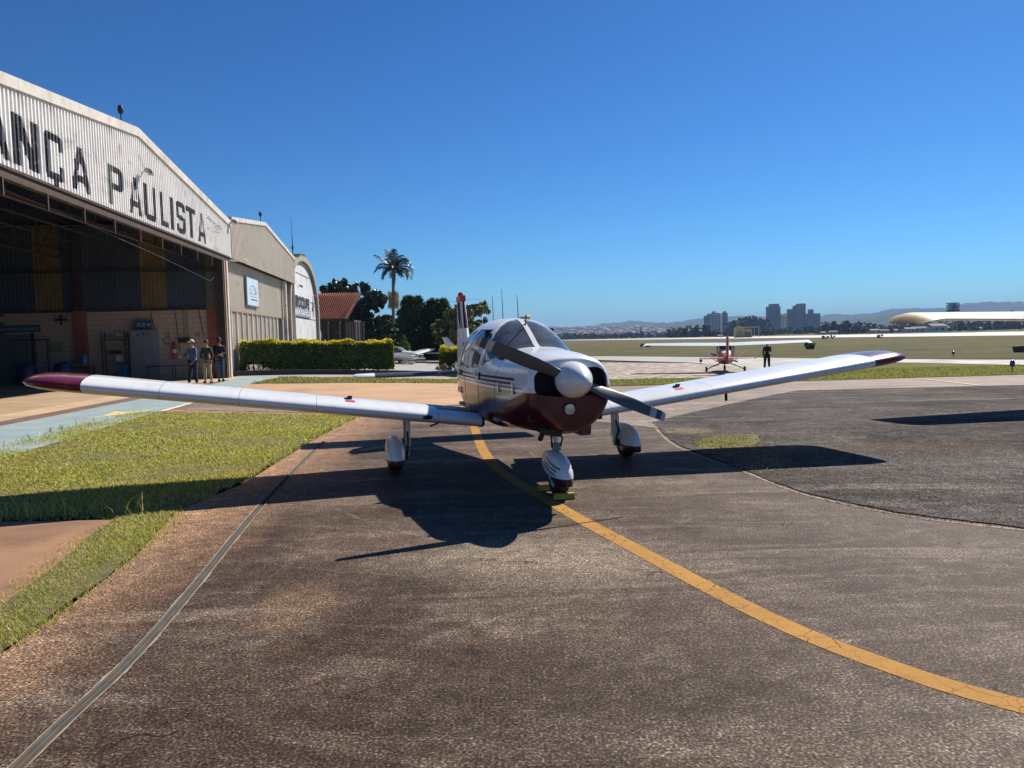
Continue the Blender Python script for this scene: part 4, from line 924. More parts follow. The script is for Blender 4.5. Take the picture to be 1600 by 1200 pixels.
MB().rings([[(29.2+r*cos(a), 1.0+r*sin(a), z) for a in np.linspace(0, 2*pi, 14, False)] for r, z in ((.28, 5.9), (.28, 6.35), (.36, 6.4), (.36, 6.5), (.1, 6.6))]).build('roof_vent', m_trim, h3, True)
# annex and terracotta roofed house
ax_ = empty('annex', 'low concrete annex wall between the arched hangar and the terracotta roofed house', 'building', tuple(Fo+D_*29.9), HROT)
MB().rings([[(0, .2, 0), (0, .2, 3.3), (0, 4, 3.3), (0, 4, 0)], [(1.9, .2, 0), (1.9, .2, 2.2), (1.9, 4, 2.2), (1.9, 4, 0)]]).build('wall', m_archc, ax_); MB().box(1.9, 4.4, .2, 3, 0, 1.9).build('wall', m_conc, ax_)
hs_ = empty('clubhouse', 'small house with a steep terracotta tiled roof and striped timber gable wall', 'house', (-18.9, 72, 0), 0)
m_ter = M('terracotta', (.46, .135, .062), .75, 0, .22, 1.5, .3, 10); m_tim = M('weathered_timber', (.20, .17, .14), .85, 0, .25, 4); m_timd = M('dark_timber', (.06, .05, .045), .85)
MB().box(.2, 4.1, .6, 4, 0, 3.7).build('wall', m_timd, hs_)
mb = MB(); n = 24
for i in range(n):
    a0, a1 = i/n, (i+1)/n
    def rp(u, v): # u along ridge, v down slope
        x = -.6+5.2*u-(.0 if 0 else 0)+(-1.05+0)*v*u*.9; return Vector((x, 2.0-2.6*v, 6.35-2.55*v))
    for (u0, u1, e) in ((a0, a0+(a1-a0)*.5, .07), (a0+(a1-a0)*.5, a1, 0)):
        um = (u0+u1)/2; mb.add([rp(u0, 0), rp(um, 0)+Vector((0, -.03, .09 if e else -.02)), rp(u1, 0), rp(u1, 1), rp(um, 1)+Vector((0, -.03, .09 if e else -.02)), rp(u0, 1)], [(0, 1, 4, 5), (1, 2, 3, 4)])
mb.build('tiled_roof', m_ter, hs_)
MB().rings([[rp(u, v)+Vector((0, .0, -.06)) for v in (0, 1)]+[rp(u, v)+Vector((0, .05, -.16)) for v in (1, 0)] for u in (0, 1)]).build('roof_deck', m_timd, hs_)
for k in range(7): MB().box(3.45+.24*k, 3.62+.24*k, -.2+.1*k, -.14+.1*k, 0, 3.5+.0*k).build('plank', m_tim, hs_)
for k in range(2): MB().box(1.6+1.1*k, 1.75+1.1*k, .3, .45, 0, 3.6).build('post', m_tim, hs_)
for k in range(5): MB().box(2.2, 2.7, .45, .52, .5+.5*k, .58+.5*k).build('ladder_rung', m_tim, hs_)
# low white wall and bench line behind hedge
tag(MB().box(-16.6, -13.9, 66, 66.2, 0, 1.62).build('garden_wall', m_conc), 'low pale wall seen just above the hedge in front of the tiled house', 'wall')
# ------------------------------------------------ things in the hangar (x<0 is toward us from the end wall)
def inh(name, label, cat, y, x=0, z=.013): return empty(name, label, cat, tuple(Fo+D_*x-N_*y+Vector((0, 0, z))), HROT)
m_lock = M('locker_grey', (.24, .27, .29), .5, .1, .1, 2); m_darkp = M('dark_plastic', (.02, .02, .022), .5); m_bsign = M('blue_board', (.04, .10, .19), .5); m_wl = M('white_lettering', (.6, .6, .6), .6)
lk = inh('locker', 'tall grey metal locker cabinet against the block wall', 'locker', 3.25, -.06)
MB().box(-.5, -.02, 0, 1.12, .05, 2.38).build('body', m_lock, lk)
for a, b, c_, d in ((.02, .55, .72, 2.34), (.57, 1.10, .72, 2.34), (.02, .55, .1, .70), (.57, 1.10, .1, .70)): MB().box(-.52, -.501, a, b, c_, d).build('door', m_lock, lk, bevel=.005)
for y_, z_ in ((.2, 2.15), (.45, 2.15), (.7, 2.1), (.9, 2.2)): MB().box(-.528, -.521, y_, y_+.07, z_, z_+.08).build('sticker', m_darkp if y_ < .8 else m_wl, lk)
bs = inh('blue_sign', 'small blue board with white lettering on top of the grey locker', 'sign', 3.45, -.3, 2.44)
MB().box(-.03, .0, 0, .82, 0, .42).build('board', m_bsign, bs); txt('PCE', .24, m_wl, bs, (-.035, .66, .11), rot=(pi/2, 0, -pi/2), depth=.002)
MB().bar((-.036, .1, .2), (-.032, .1, .2), .06, n=12).build('emblem', m_wl, bs)
bs2 = inh('blue_sign', 'long blue board with small white letters on the wall at far left', 'sign', 8.55, -.08, 2.42)
MB().box(-.03, .0, 0, 1.95, 0, .33).build('board', m_bsign, bs2); txt('MANUTENÇÃO E A CARLOS', .17, m_wl, bs2, (-.035, 1.88, .10), rot=(pi/2, 0, -pi/2), depth=.002, width=1.8)
sh = inh('shelf_rack', 'open metal shelf rack with boxes left of the locker', 'shelf', 4.62, -.06)
for x_ in (-.42, -.03):
    for y_ in (0, 1.05): MB().box(x_-.02, x_+.02, y_-.02, y_+.02, 0, 2.3).build('upright', m_dk, sh)
for z_ in (.35, .85, 1.25, 1.65, 2.05): MB().box(-.44, -.01, -.02, 1.07, z_, z_+.03).build('shelf', m_lock, sh)
def inbox(label, y, z, sy, sz, c, cat='box', sx=.25, x=-.36, nm=None):
    t = inh(nm or cat, label, cat, y, x, z); MB().box(0, sx, 0, sy, 0, sz).build('body', M('bx', c, .7), t); MB().box(-.004, sx+.004, -.004, sy+.004, sz, sz+.02).build('lid', M('bxl', tuple(k*.7 for k in c), .7), t); return t
inbox('cream box on the top shelf of the rack', 4.75, 2.10, .32, .16, (.55, .48, .36)); inbox('wide yellowish carton on the second shelf of the rack', 4.72, 1.70, .85, .2, (.36, .32, .2))
inbox('white square canister on the middle shelf of the rack', 4.85, .93, .26, .30, (.66, .64, .6), 'canister'); inbox('dark flat case on the third shelf of the rack', 4.95, 1.29, .5, .14, (.05, .05, .06), 'case')
inbox('blue water drum standing in front of the rack', 4.55, .013, .3, .75, (.03, .13, .22), 'drum', .3, -.9)
ext = inh('fire_extinguisher', 'red fire extinguisher with a black hose hanging on the block wall', 'extinguisher', 2.5, -.06, .98)
MB().rings([[(-.11+r*cos(a), r*sin(a), z) for a in np.linspace(0, 2*pi, 14, False)] for r, z in ((.06, 0), (.1, .02), (.105, .1), (.105, .62), (.06, .7), (.03, .74))]).build('cylinder', M('red_enamel', (.50, .03, .025), .3), ext, True)
MB().rings([[(-.11+r*cos(a), r*sin(a), z) for a in np.linspace(0, 2*pi, 14, False)] for r, z in ((.107, .28), (.107, .46))], caps=False).build('label_band', m_wl, ext)
MB().box(-.14, -.08, -.05, .06, .73, .79).build('valve', m_darkp, ext); MB().tube([(-.11, .05, .77), (-.13, .25, .95), (-.12, .42, 1.05), (-.11, .5, .85), (-.11, .35, .7), (-.12, .2, .75)], .014, 6).build('hose', m_darkp, ext, True)
for y_, lb, hh in ((2.72, 'red arrow placard on the block wall above the fire extinguisher', .26), (.98+.35, 'red placard on the block wall beside the red brown column', .22)):
    t = inh('wall_placard', lb, 'sign', y_, -.05, 2.02); MB().box(-.012, 0, 0, .17, 0, hh).build('plate', M('red_paint', (.55, .07, .05), .6), t); MB().box(-.016, -.0125, .07, .10, .05, hh-.03).build('mark', m_wl, t)
for y_, z0, lb in ((4.0-.55, 2.3, 'black cable down the wall right of the blue sign'), (2.35, 1.3, 'black cable down the middle of the block wall'), (1.22, 2.0, 'black cable near the red brown column'), (1.85, 2.0, 'wide grey cable duct on the block wall')):
    t = inh('wall_cable', lb, 'cable', y_, -.06, 0)
    if 'duct' in lb: MB().box(-.04, 0, 0, .18, 1.95, 3.4).build('duct', M('duct', (.33, .27, .21), .7), t); MB().box(-.2, 0, -.15, .42, 1.75, 1.94).build('switch_box', m_darkp, t)
    else: MB().tube([(-.01, .1, 3.38), (-.015, .03, 2.9), (-.01, -.05, z0+.2), (-.02, -.1, z0)], .016, 5).build('cable', m_darkp, t)
bench = inh('bench', 'thin legged bench standing along the block wall behind the men', 'bench', 1.5, -.5)
MB().box(-.35, .05, 0, 2.1, .62, .66).build('seat', m_dk, bench)
for y_ in (.05, .9, 2.05):
    for x_ in (-.33, .03): MB().bar((x_, y_, 0), (x_, y_, .62), .018).build('leg', m_dk, bench)
tb = inh('workbench', 'cluttered small workbench with a blue jug beside the hangar column', 'table', 5.95, -.9)
MB().box(-.4, .3, 0, 1.0, .78, .86).build('tabletop', M('old_wood', (.25, .2, .13), .8), tb)
for y_ in (.05, .9):
    for x_ in (-.36, .26): MB().box(x_-.03, x_+.03, y_-.03, y_+.03, 0, .779).build('leg', m_dk, tb)
MB().box(-.3, .25, .12, .75, .12, .70).build('drawer_box', M('brownbox', (.14, .09, .06), .8), tb)
t = inh('water_jug', 'blue plastic water jug standing on the small workbench', 'jug', 6.15, -.95, .875); MB().rings([[(r*cos(a), .15+r*sin(a), z) for a in np.linspace(0, 2*pi, 12, False)] for r, z in ((.14, 0), (.15, .3), (.1, .4), (.05, .46))]).build('body', M('bluejug', (.08, .2, .4), .3), t, True); MB().bar((0, .15, .46), (0, .15, .56), .06).build('cap', m_darkp, t)
st = inh('equipment_stand', 'black tall lifting frame with hanging bars in the hangar shade', 'stand', 9.0-.15, -1.4)
MB().box(-.05, .05, -1.3, .4, 1.98, 2.06).build('top_bar', m_dk, st)
for y_ in (-1.2,): MB().bar((0, y_, 0), (0, y_, 1.98), .035).build('post', m_dk, st)
for y_, z_ in ((.2, .8), (-.3, .55), (-.7, 1.0)): MB().bar((0, y_, z_), (0, y_, 1.98), .025).build('hanging_bar', m_dk, st)
for y_, z_ in ((.2, .8), (-.35, .55)): MB().box(-.03, .03, y_-.14, y_+.14, z_-.04, z_).build('hook_plate', m_dk, st)
for y_, lb, r_ in ((8.45, 'dark blue barrel in the hangar shade under the lifting frame', .42), (6.9, 'black tyre shaped bin low in the hangar shade left of the column', .4)):
    t = inh('barrel', lb, 'barrel', y_, -1.7); MB().rings([[(r*cos(a), r*sin(a), z) for a in np.linspace(0, 2*pi, 18, False)] for r, z in ((r_*.9, 0), (r_, .05), (r_, .72), (r_*.8, .9), (r_*.4, .96))]).build('body', M('barrel_blue', (.015, .03, .10), .4), t, True); MB().bar((0, 0, .96), (0, 0, 1.0), r_*.35, n=14).build('lid', m_darkp, t)
t = inh('wall_fan', 'dark wall fan high on the block wall at the left', 'fan', 7.45, -.08, 2.95); MB().box(-.3, 0, -.03, .03, -.03, .03).build('bracket', m_darkp, t); MB().rings([[(-.35, .3*cos(a)*k, .18*sin(a)*k) for a in np.linspace(0, 2*pi, 16, False)] for k in (1.0, .9)], caps=False).build('guard', m_darkp, t)
for k in range(4): MB().box(-.36, -.34, -.04+.0*k, .24, -.05, .05).build('blade', m_darkp, t).rotation_euler = (k*pi/2, 0, 0)
t = inh('rear_shutter', 'grey roller door panel in the dark far left of the hangar', 'door', 8.95, -.12); MB().box(-.05, 0, 0, 3.5, 0, 2.3).build('panel', M('shutter', (.17, .18, .17), .7), t); MB().box(-.08, .0, -.12, -.001, 0, 2.36).build('frame', m_steeld, t)
inbox('yellow green plastic crate on the wall bracket beside the lifting frame', 7.45, 1.45, .5, .4, (.25, .26, .12), 'crate', .3, -.5)
# ---------------------------------------------------------------- the low wing aeroplane (local: x nose, y its left, z up)
PX, PY, PSI = .431, 7.3843, -1.3373
def paintmat(name, top, bot, zsplit, stripes=None, rough=.28):
    m, nt, p = newmat(name); tc = nt.nodes.new('ShaderNodeTexCoord'); sp = nt.nodes.new('ShaderNodeSeparateXYZ'); nt.links.new(tc.outputs['Object'], sp.inputs[0])
    gt = math_(nt, 'GREATER_THAN', sp.outputs[2], zsplit); c = mix(nt, gt, bot, top)
    for z0, z1, x0, x1, cc in (stripes or []):
        k = math_(nt, 'MULTIPLY', math_(nt, 'GREATER_THAN', sp.outputs[2], z0), math_(nt, 'LESS_THAN', sp.outputs[2], z1))
        k = math_(nt, 'MULTIPLY', k, math_(nt, 'MULTIPLY', math_(nt, 'GREATER_THAN', sp.outputs[0], x0), math_(nt, 'LESS_THAN', sp.outputs[0], x1)))
        c = mix(nt, k, c, cc)
    g = maprange(nt, noise(nt, 2.2, 6, .7), .5, .8, 0, .18); c = mix(nt, g, c, (.25, .2, .16))
    g = maprange(nt, noise(nt, 1.0, 6, .75, coords(nt, 1, stretch=(1.2, 14, 6))), .5, .72, 0, .16); c = mix(nt, g, c, (.22, .19, .16))
    nt.links.new(c, p.inputs['Base Color']); p.inputs['Roughness'].default_value = rough; p.inputs['Coat Weight'].default_value = .5; p.inputs['Coat Roughness'].default_value = .04
    nt.links.new(bump(nt, noise(nt, 1.6, 2), .10, .03), p.inputs['Normal']); return m
WH = (.84, .84, .83); MR_SHADE = (.060, .003, .011); MR_SUN = (.140, .006, .020)  # darker maroon has nose shade painted in, brighter one the sun on wing tips
STR = [(1.095, 1.115, -4.6, .02, (.045, .025, .02)), (1.135, 1.158, -4.6, .10, (.10, .065, .035)), (1.058, 1.073, -4.6, .3, (.16, .04, .04))]
m_body = paintmat('fuselage_paint', WH, MR_SHADE, 1.035, STR)
m_white = paintmat('white_gloss', WH, WH, 0, None, .3); m_maroon_sun = paintmat('maroon_gloss_sunlit', MR_SUN, MR_SUN, 0, None, .22)
m_alu = M('polished_alu', (.62, .63, .64), .25, .9, .06, 3)
m_rub = M('tyre_rubber', (.012, .012, .013), .75, 0, .2, 8, .3, 60)
m_gap = M('panel_gap', (.03, .03, .035), .8)
m_int = M('cabin_trim', (.28, .26, .23), .8, 0, .2, 4); m_seat = M('seat_fabric', (.34, .30, .25), .9, 0, .2, 5); m_black = M('matt_black', (.012, .012, .013), .6)
m_walk = M('wing_walk_black', (.022, .028, .034), .35, 0, .2, 6, .3, 120)
m_glass, nt, p = newmat('perspex'); nt.nodes.remove(p)
tr = nt.nodes.new('ShaderNodeBsdfTransparent'); tr.inputs[0].default_value = (.74, .79, .80, 1)
gl = nt.nodes.new('ShaderNodeBsdfGlossy'); gl.inputs['Roughness'].default_value = .03; gl.inputs[0].default_value = (.9, .95, 1, 1)
fr = nt.nodes.new('ShaderNodeFresnel'); fr.inputs[0].default_value = 1.6
ms = nt.nodes.new('ShaderNodeMixShader'); nt.links.new(maprange(nt, fr.outputs[0], 0, 1, .04, 1), ms.inputs[0]); nt.links.new(tr.outputs[0], ms.inputs[1]); nt.links.new(gl.outputs[0], ms.inputs[2])
df = nt.nodes.new('ShaderNodeBsdfDiffuse'); df.inputs[0].default_value = (.5, .5, .48, 1); ms2 = nt.nodes.new('ShaderNodeMixShader'); nt.links.new(maprange(nt, noise(nt, 5, 6, .7), .4, .8, .10, .24), ms2.inputs[0])
nt.links.new(ms.outputs[0], ms2.inputs[1]); nt.links.new(df.outputs[0], ms2.inputs[2]); nt.links.new(ms2.outputs[0], nt.nodes['Material Output'].inputs[0])

pl = empty('light_aircraft', 'white and maroon low wing propeller aeroplane parked nose on in the foreground', 'aeroplane', (PX, PY, 0), PSI)
# x, half width, z bottom, z top, z of widest, exponent top, exponent bottom
SEC = [(.470, .300, .735, 1.290, 1.05, 2.9, 1.9), (.462, .348, .690, 1.325, 1.05, 2.9, 1.9), (.435, .382, .662, 1.346, 1.05, 2.8, 1.92), (.36, .408, .640, 1.366, 1.05, 2.75, 1.95), (.2, .437, .620, 1.386, 1.04, 2.65, 2.1), (0, .468, .610, 1.402, 1.03, 2.55, 2.5), (-.3, .505, .605, 1.418, 1.02, 2.5, 3.1),
       (-.55, .530, .600, 1.432, 1.02, 2.5, 3.1), (-.70, .545, .600, 1.455, 1.02, 2.4, 3.1), (-.85, .555, .572, 1.530, 1.02, 2.3, 3.9), (-1.05, .565, .572, 1.630, 1.02, 2.3, 4.2), (-1.3, .570, .572, 1.725, 1.02, 2.3, 4.2), (-1.55, .572, .572, 1.765, 1.02, 2.35, 4.2), (-1.9, .570, .580, 1.775, 1.02, 2.4, 4.0), (-2.3, .555, .620, 1.765, 1.02, 2.4, 3.5),
       (-2.7, .52, .655, 1.715, 1.03, 2.35, 2.7), (-3.2, .45, .720, 1.590, 1.05, 2.25, 2.5), (-3.8, .345, .800, 1.440, 1.07, 2.15, 2.3), (-4.5, .235, .880, 1.320, 1.09, 2.0, 2.1), (-5.2, .140, .955, 1.235, 1.10, 2, 2), (-5.75, .065, 1.01, 1.18, 1.10, 2, 2)]
def seclist(inset=0, n=72, x0=None, dens=True):
    S = np.array(SEC); xs = []
    for i in range(len(S)-1):
        k = max(1, int(abs(S[i, 0]-S[i+1, 0])/.07)); xs += [S[i, 0]+(S[i+1, 0]-S[i, 0])*j/k for j in range(k)]
    xs.append(S[-1, 0]); R = []
    from numpy import interp
    xx = -S[:, 0]
    def cub(col_, x):
        # monotone-ish smooth interpolation (Catmull on x)
        q = -x; i = int(np.clip(np.searchsorted(xx, q)-1, 0, len(xx)-2)); h = xx[i+1]-xx[i]; t = (q-xx[i])/h; y = S[:, col_]
        m0 = (y[i+1]-y[i-1])/(xx[i+1]-xx[i-1]) if i > 0 else (y[1]-y[0])/(xx[1]-xx[0]); m1 = (y[i+2]-y[i])/(xx[i+2]-xx[i]) if i < len(xx)-2 else (y[-1]-y[-2])/(xx[-1]-xx[-2])
        d = (y[i+1]-y[i])/h
        if d == 0 or m0*d < 0: m0 = 0
        if d == 0 or m1*d < 0: m1 = 0
        m0 = np.sign(m0)*min(abs(m0), 3*abs(d)); m1 = np.sign(m1)*min(abs(m1), 3*abs(d))
        return (2*t**3-3*t*t+1)*y[i]+(t**3-2*t*t+t)*h*m0+(-2*t**3+3*t*t)*y[i+1]+(t**3-t*t)*h*m1
    for x in xs:
        w_, zb, zt, zc, nt_, nb_ = [cub(k, x) for k in range(1, 7)]; w_ -= inset; zb += inset; zt -= inset; r = []
        for k in range(n):
            a = 2*pi*(k+.5)/n; ca, sa = cos(a), sin(a); e = nt_ if sa >= 0 else nb_
            r.append((x-(inset if x > .4 else 0), w_*math.copysign(abs(ca)**(2/e), ca), zc+(zt-zc if sa >= 0 else zc-zb)*math.copysign(abs(sa)**(2/e), sa)))
        R.append(r)
    return R
def surf_y(x, z):
    S = np.array(SEC)[::-1]; w_, zb, zt, zc, nt_, nb_ = [np.interp(x, S[:, 0], S[:, k]) for k in range(1, 7)]
    t = (z-zc)/(zt-zc) if z > zc else (zc-z)/(zc-zb); e = nt_ if z > zc else nb_; return w_*max(0, 1-min(1, abs(t))**e)**(1/e)
def surf_z(x, y):
    S = np.array(SEC)[::-1]; w_, zb, zt, zc, nt_, nb_ = [np.interp(x, S[:, 0], S[:, k]) for k in range(1, 7)]
    return zc+(zt-zc)*(1-min(1, y/w_)**nt_)**(1/nt_)
def boolean(o, cutter, op):
    b = o.modifiers.new('b', 'BOOLEAN'); b.operation = op; b.object = cutter; b.solver = 'EXACT'; return b
# cutters -----------------------------------------------------------
def rpoly(P, r=.05, n=4):
    out = []; P = [Vector(p) for p in P]
    for i, p in enumerate(P):
        a = P[i-1]; b = P[(i+1) % len(P)]; ra = min(r, (a-p).length*.45); rb = min(r, (b-p).length*.45)
        p0 = p+(a-p).normalized()*ra; p1 = p+(b-p).normalized()*rb
        for k in range(n+1): t = k/n; out.append(tuple(p0*(1-t)**2+p*2*t*(1-t)+p1*t*t))
    return out
QW = rpoly([(-1.02, 1.235), (-.74, 1.305), (-.70, 1.36), (-.90, 1.50), (-1.06, 1.60)], .04)          # front quarter
DW = rpoly([(-1.84, 1.20), (-1.14, 1.225), (-1.17, 1.575), (-1.50, 1.64), (-1.84, 1.655)], .07)      # door window
RW = rpoly([(-2.50, 1.20), (-1.92, 1.20), (-1.92, 1.655), (-2.20, 1.63), (-2.42, 1.53)], .09)          # rear window
# windscreen seen from the side: in front of a raked edge, above a curved base line
WS = [(-.63, 2.1), (-.63, 1.44), (-.655, 1.405), (-.76, 1.335), (-.99, 1.245), (-1.025, 1.26), (-1.04, 1.30)]+[(x, surf_z(x, y)) for x, y in ((-1.05, .515), (-1.06, .49), (-1.085, .455), (-1.12, .42), (-1.17, .375), (-1.23, .325), (-1.30, .265), (-1.37, .195), (-1.43, .12), (-1.465, .05))]+[(-1.48, 1.76), (-1.48, 2.1)]
cut = []
for nm, P in (('d', DW), ('r', RW)):
    for sd_ in (-1, 1):
        mb = MB(); mb.prism(P, lambda x, z: (x, sd_*.24, z), lambda x, z: (x, sd_*.9, z)); c_ = mb.build('cut', m_gap, pl); cut.append((nm, sd_, c_))
for sd_ in (-1, 1):
    mb = MB(); mb.prism(WS, lambda x, z: (x, sd_*.028, z), lambda x, z: (x, sd_*.9, z)); c_ = mb.build('cut', m_gap, pl); cut.append(('w', sd_, c_))
# shell
fus = MB().rings(seclist()).build('fuselage', m_body, pl); autosmooth(fus.data, 45)
sol = fus.modifiers.new('s', 'SOLIDIFY'); sol.thickness = .018; sol.offset = -1
for _, _, c_ in cut: boolean(fus, c_, 'DIFFERENCE')
# engine air intakes either side of the spinner
for sd_ in (-1, 1):
    P = rpoly([(sd_*.06, .985), (sd_*.345, 1.02), (sd_*.35, 1.20), (sd_*.25, 1.262), (sd_*.06, 1.24)], .06, 5)
    mb = MB(); mb.prism(P, lambda y, z: (.30, y, z), lambda y, z: (.6, y, z)); c_ = mb.build('cut', m_gap, pl); cut.append(('i', sd_, c_)); boolean(fus, c_, 'DIFFERENCE')
baked(fus); 
glassy = MB().rings(seclist(.007)).build('pane_shell', m_glass, pl); s2 = glassy.modifiers.new('s', 'SOLIDIFY'); s2.thickness = .004; s2.offset = -1; baked(glassy); autosmooth(glassy.data, 45)
for nm, sd_, c_ in cut:
    if nm == 'i': continue
    g = bpy.data.objects.new({'w': 'windshield', 'q': 'quarter_window', 'd': 'cabin_window', 'r': 'rear_window'}[nm], glassy.data.copy()); col.objects.link(g); g.parent = pl
    boolean(g, c_, 'INTERSECT'); baked(g); g.data.materials.clear(); g.data.materials.append(m_glass)
bpy.data.objects.remove(glassy)
for _, _, c_ in cut: bpy.data.objects.remove(c_)
# interior
MB().box(.25, .28, -.36, .36, .75, 1.30).build('engine_baffle', m_black, pl)
MB().box(-2.9, -.55, -.48, .48, .68, .72).build('cabin_floor', m_int, pl)
MB().rings([[(-.50, -.42, 1.36), (-.50, .42, 1.36), (-.50, .42, 1.0), (-.50, -.42, 1.0)], [(-.98, -.44, 1.34), (-.98, .44, 1.34), (-.98, .44, 1.0), (-.98, -.44, 1.0)]]).build('instrument_panel', m_black, pl)
for y in (-.25, .25):
    s_ = MB().box(-1.75, -1.3, y-.21, y+.21, .85, 1.0).build('seat', m_seat, pl, bevel=.04)
    s_ = MB().rings([[(x, y-.2, z) for x, z in ((-1.62, .95), (-1.76, 1.0), (-1.95, 1.42), (-1.84, 1.45))], [(x, y+.2, z) for x, z in ((-1.62, .95), (-1.76, 1.0), (-1.95, 1.42), (-1.84, 1.45))]]).build('seat_back', m_seat, pl, bevel=.03)
    MB().rings([[(x, y-.11, z) for x, z in ((-1.87, 1.44), (-1.97, 1.44), (-2.0, 1.58), (-1.92, 1.6))], [(x, y+.11, z) for x, z in ((-1.87, 1.44), (-1.97, 1.44), (-2.0, 1.58), (-1.92, 1.6))]]).build('headrest', m_seat, pl, bevel=.02)
    MB().box(-1.36, -1.33, y-.17, y+.13 if y > 0 else y+.17, 1.53, 1.64).build('sun_visor', m_black, pl)
    MB().tube([(-.98, y, 1.13), (-1.1, y, 1.15)], .012).build('yoke_shaft', m_black, pl); MB().tube([(-1.1, y-.13, 1.22), (-1.1, y-.13, 1.12), (-1.1, y+.13, 1.12), (-1.1, y+.13, 1.22)], .013).build('yoke', m_black, pl)
MB().box(-2.72, -2.66, -.45, .45, .72, 1.5).build('rear_bulkhead', m_int, pl)
# centre post and its bolts, whips, thermometer
MB().tube([(-1.115, -.01, 1.672), (-1.06, -.012, 1.79)], .008, 6).build('thermometer_stem', m_black, pl)
MB().tube([(-1.115, -.01, 1.69), (-1.06, -.085, 1.655)], .006, 6).build('thermometer_probe', m_black, pl)
for x, y, z, h_ in ((-3.1, .06, 1.62, .50), (-2.6, .08, 1.735, .44), (-2.1, .16, 1.745, .33)):
    MB().bar((x, y, z-.03), (x-.05, y, z+h_), .006, .003, 6).build('whip_antenna', m_black, pl); MB().bar((x, y, z-.03), (x, y, z+.02), .018, .012).build('antenna_base', m_white, pl)
MB().rings([[(-1.6+r*cos(a), .12+r*.6*sin(a), z) for a in np.linspace(0, 2*pi, 12, False)] for r, z in ((.11, 1.74), (.11, 1.785), (.06, 1.80))]).build('gps_puck', M('pale_yellow_plastic', (.5, .5, .35), .4), pl, True)
# spinner
def lathe_x(prof, x0, z0, n=40): return [[(x0+x, r*cos(a), z0+r*sin(a)) for a in np.linspace(0, 2*pi, n, False)] for x, r in prof]
ZH = 1.147
MB().rings(lathe_x([(.0, .10), (.0, .165), (.03, .167), (.08, .162), (.15, .144), (.22, .117), (.285, .083), (.33, .052), (.36, .024), (.368, .006)], .50, ZH)).build('spinner', m_white, pl, True)
MB().rings(lathe_x([(0, .10), (.03, .10)], .475, ZH)).build('spinner_backplate', m_alu, pl, True)
# propeller blades: swept twisted foils with painted tips
PHI = .4068
m_prop, nt, p = newmat('propeller_paint'); tc = nt.nodes.new('ShaderNodeTexCoord'); vl = nt.nodes.new('ShaderNodeVectorMath'); vl.operation = 'LENGTH'
mp = nt.nodes.new('ShaderNodeMapping'); mp.inputs['Location'].default_value = (0, 0, -ZH); mp.inputs['Scale'].default_value = (0.0001, 1, 1); nt.links.new(tc.outputs['Object'], mp.inputs[0]); nt.links.new(mp.outputs[0], vl.inputs[0])
q = ramp(nt, [(0, (.085, .10, .097)), (.80, (.50, .50, .48)), (.860, (.07, .085, .082)), (.915, (.50, .50, .48))], 'CONSTANT'); nt.links.new(vl.outputs['Value'], q.inputs[0])
nt.links.new(mix(nt, maprange(nt, noise(nt, 8, 6, .7), .5, .75, 0, .35), q.outputs[0], (.12, .12, .11)), p.inputs['Base Color']); p.inputs['Roughness'].default_value = .42
for k in (0, 1):
    a0 = pi-PHI+k*pi; rd = Vector((0, cos(a0), sin(a0))); td = Vector((0, -sin(a0), cos(a0))); ax = Vector((1, 0, 0))
    # a0: blade direction for local y (its left) : picture left is -y
    R = []
    for r_ in (.10, .16, .22, .3, .4, .5, .6, .7, .78, .85, .90, .93, .95, .96):
        ch_ = np.interp(r_, [.1, .22, .4, .6, .8, .9, .945, .96], [.095, .118, .134, .128, .106, .094, .086, .06]); th = np.interp(r_, [.1, .3, .6, .96], [.06, .03, .016, .006]); tw = np.interp(r_, [.1, .3, .6, .96], [55, 40, 24, 16])*pi/180
        cd_ = (td*cos(tw)-ax*sin(tw)*1) if True else td; nd = (td*sin(tw)+ax*cos(tw))
        ring = []
        for a in np.linspace(0, 2*pi, 16, False): ring.append(Vector((.545, 0, ZH))+rd*r_+cd_*(cos(a)*ch_/2)+nd*(sin(a)*th/2))
        R.append(ring)
    MB().rings(R).build('propeller_blade', m_prop, pl, True)
# wings --------------------------------------------------------------
TAN = .128; XLE, CH, ZR0 = -1.13, 1.60, .602
def foil(n=22, t=.15, cam=.025):
    P = []
    for k in range(2*n):
        a = pi*k/n; x = .5*(1+cos(a)); yt = 5*t*(.2969*sqrt(max(x, 0))-.126*x-.3516*x*x+.2843*x**3-.1036*x**4); yc = cam*4*x*(1-x)
        P.append((x, yc+yt if k <= n else yc-yt))
    return P                                                                     # from TE over the top to LE and back
FO = foil()
def wpt(side, y, u, v, ch_=CH, xl=XLE, dz=0, inc=radians(2.2)):
    x = xl-u*ch_; z = v*ch_*.80; return (x, side*y, ZR0+(y-.5)*(TAN-side*.006)+z-(u*ch_)*math.tan(inc)+.02+dz)
def wsec(side, y, u0, u1, ch_=CH, xl=XLE, dz=0, tk=1.0):
    P = [p for p in FO if u0 <= p[0] <= u1]
    up_ = [p for k, p in enumerate(FO) if k <= 22 and u0 <= p[0] <= u1]; lo = [p for k, p in enumerate(FO) if k > 22 and u0 <= p[0] <= u1]
    def yv(u, top):
        t = .15; yt = 5*t*(.2969*sqrt(max(u, 0))-.126*u-.3516*u*u+.2843*u**3-.1036*u**4); yc = .025*4*u*(1-u); return yc+yt if top else yc-yt
    ring = []
    if u1 < .999: ring.append((u1, yv(u1, 1)))
    ring += up_
    if u0 > .001: ring += [(u0, yv(u0, 1)), (u0, yv(u0, 0))]
    ring += lo
    if u1 < .999: ring.append((u1, yv(u1, 0)))
    return [wpt(side, y, u, v*tk, ch_, xl, dz) for u, v in ring]
HC = .775
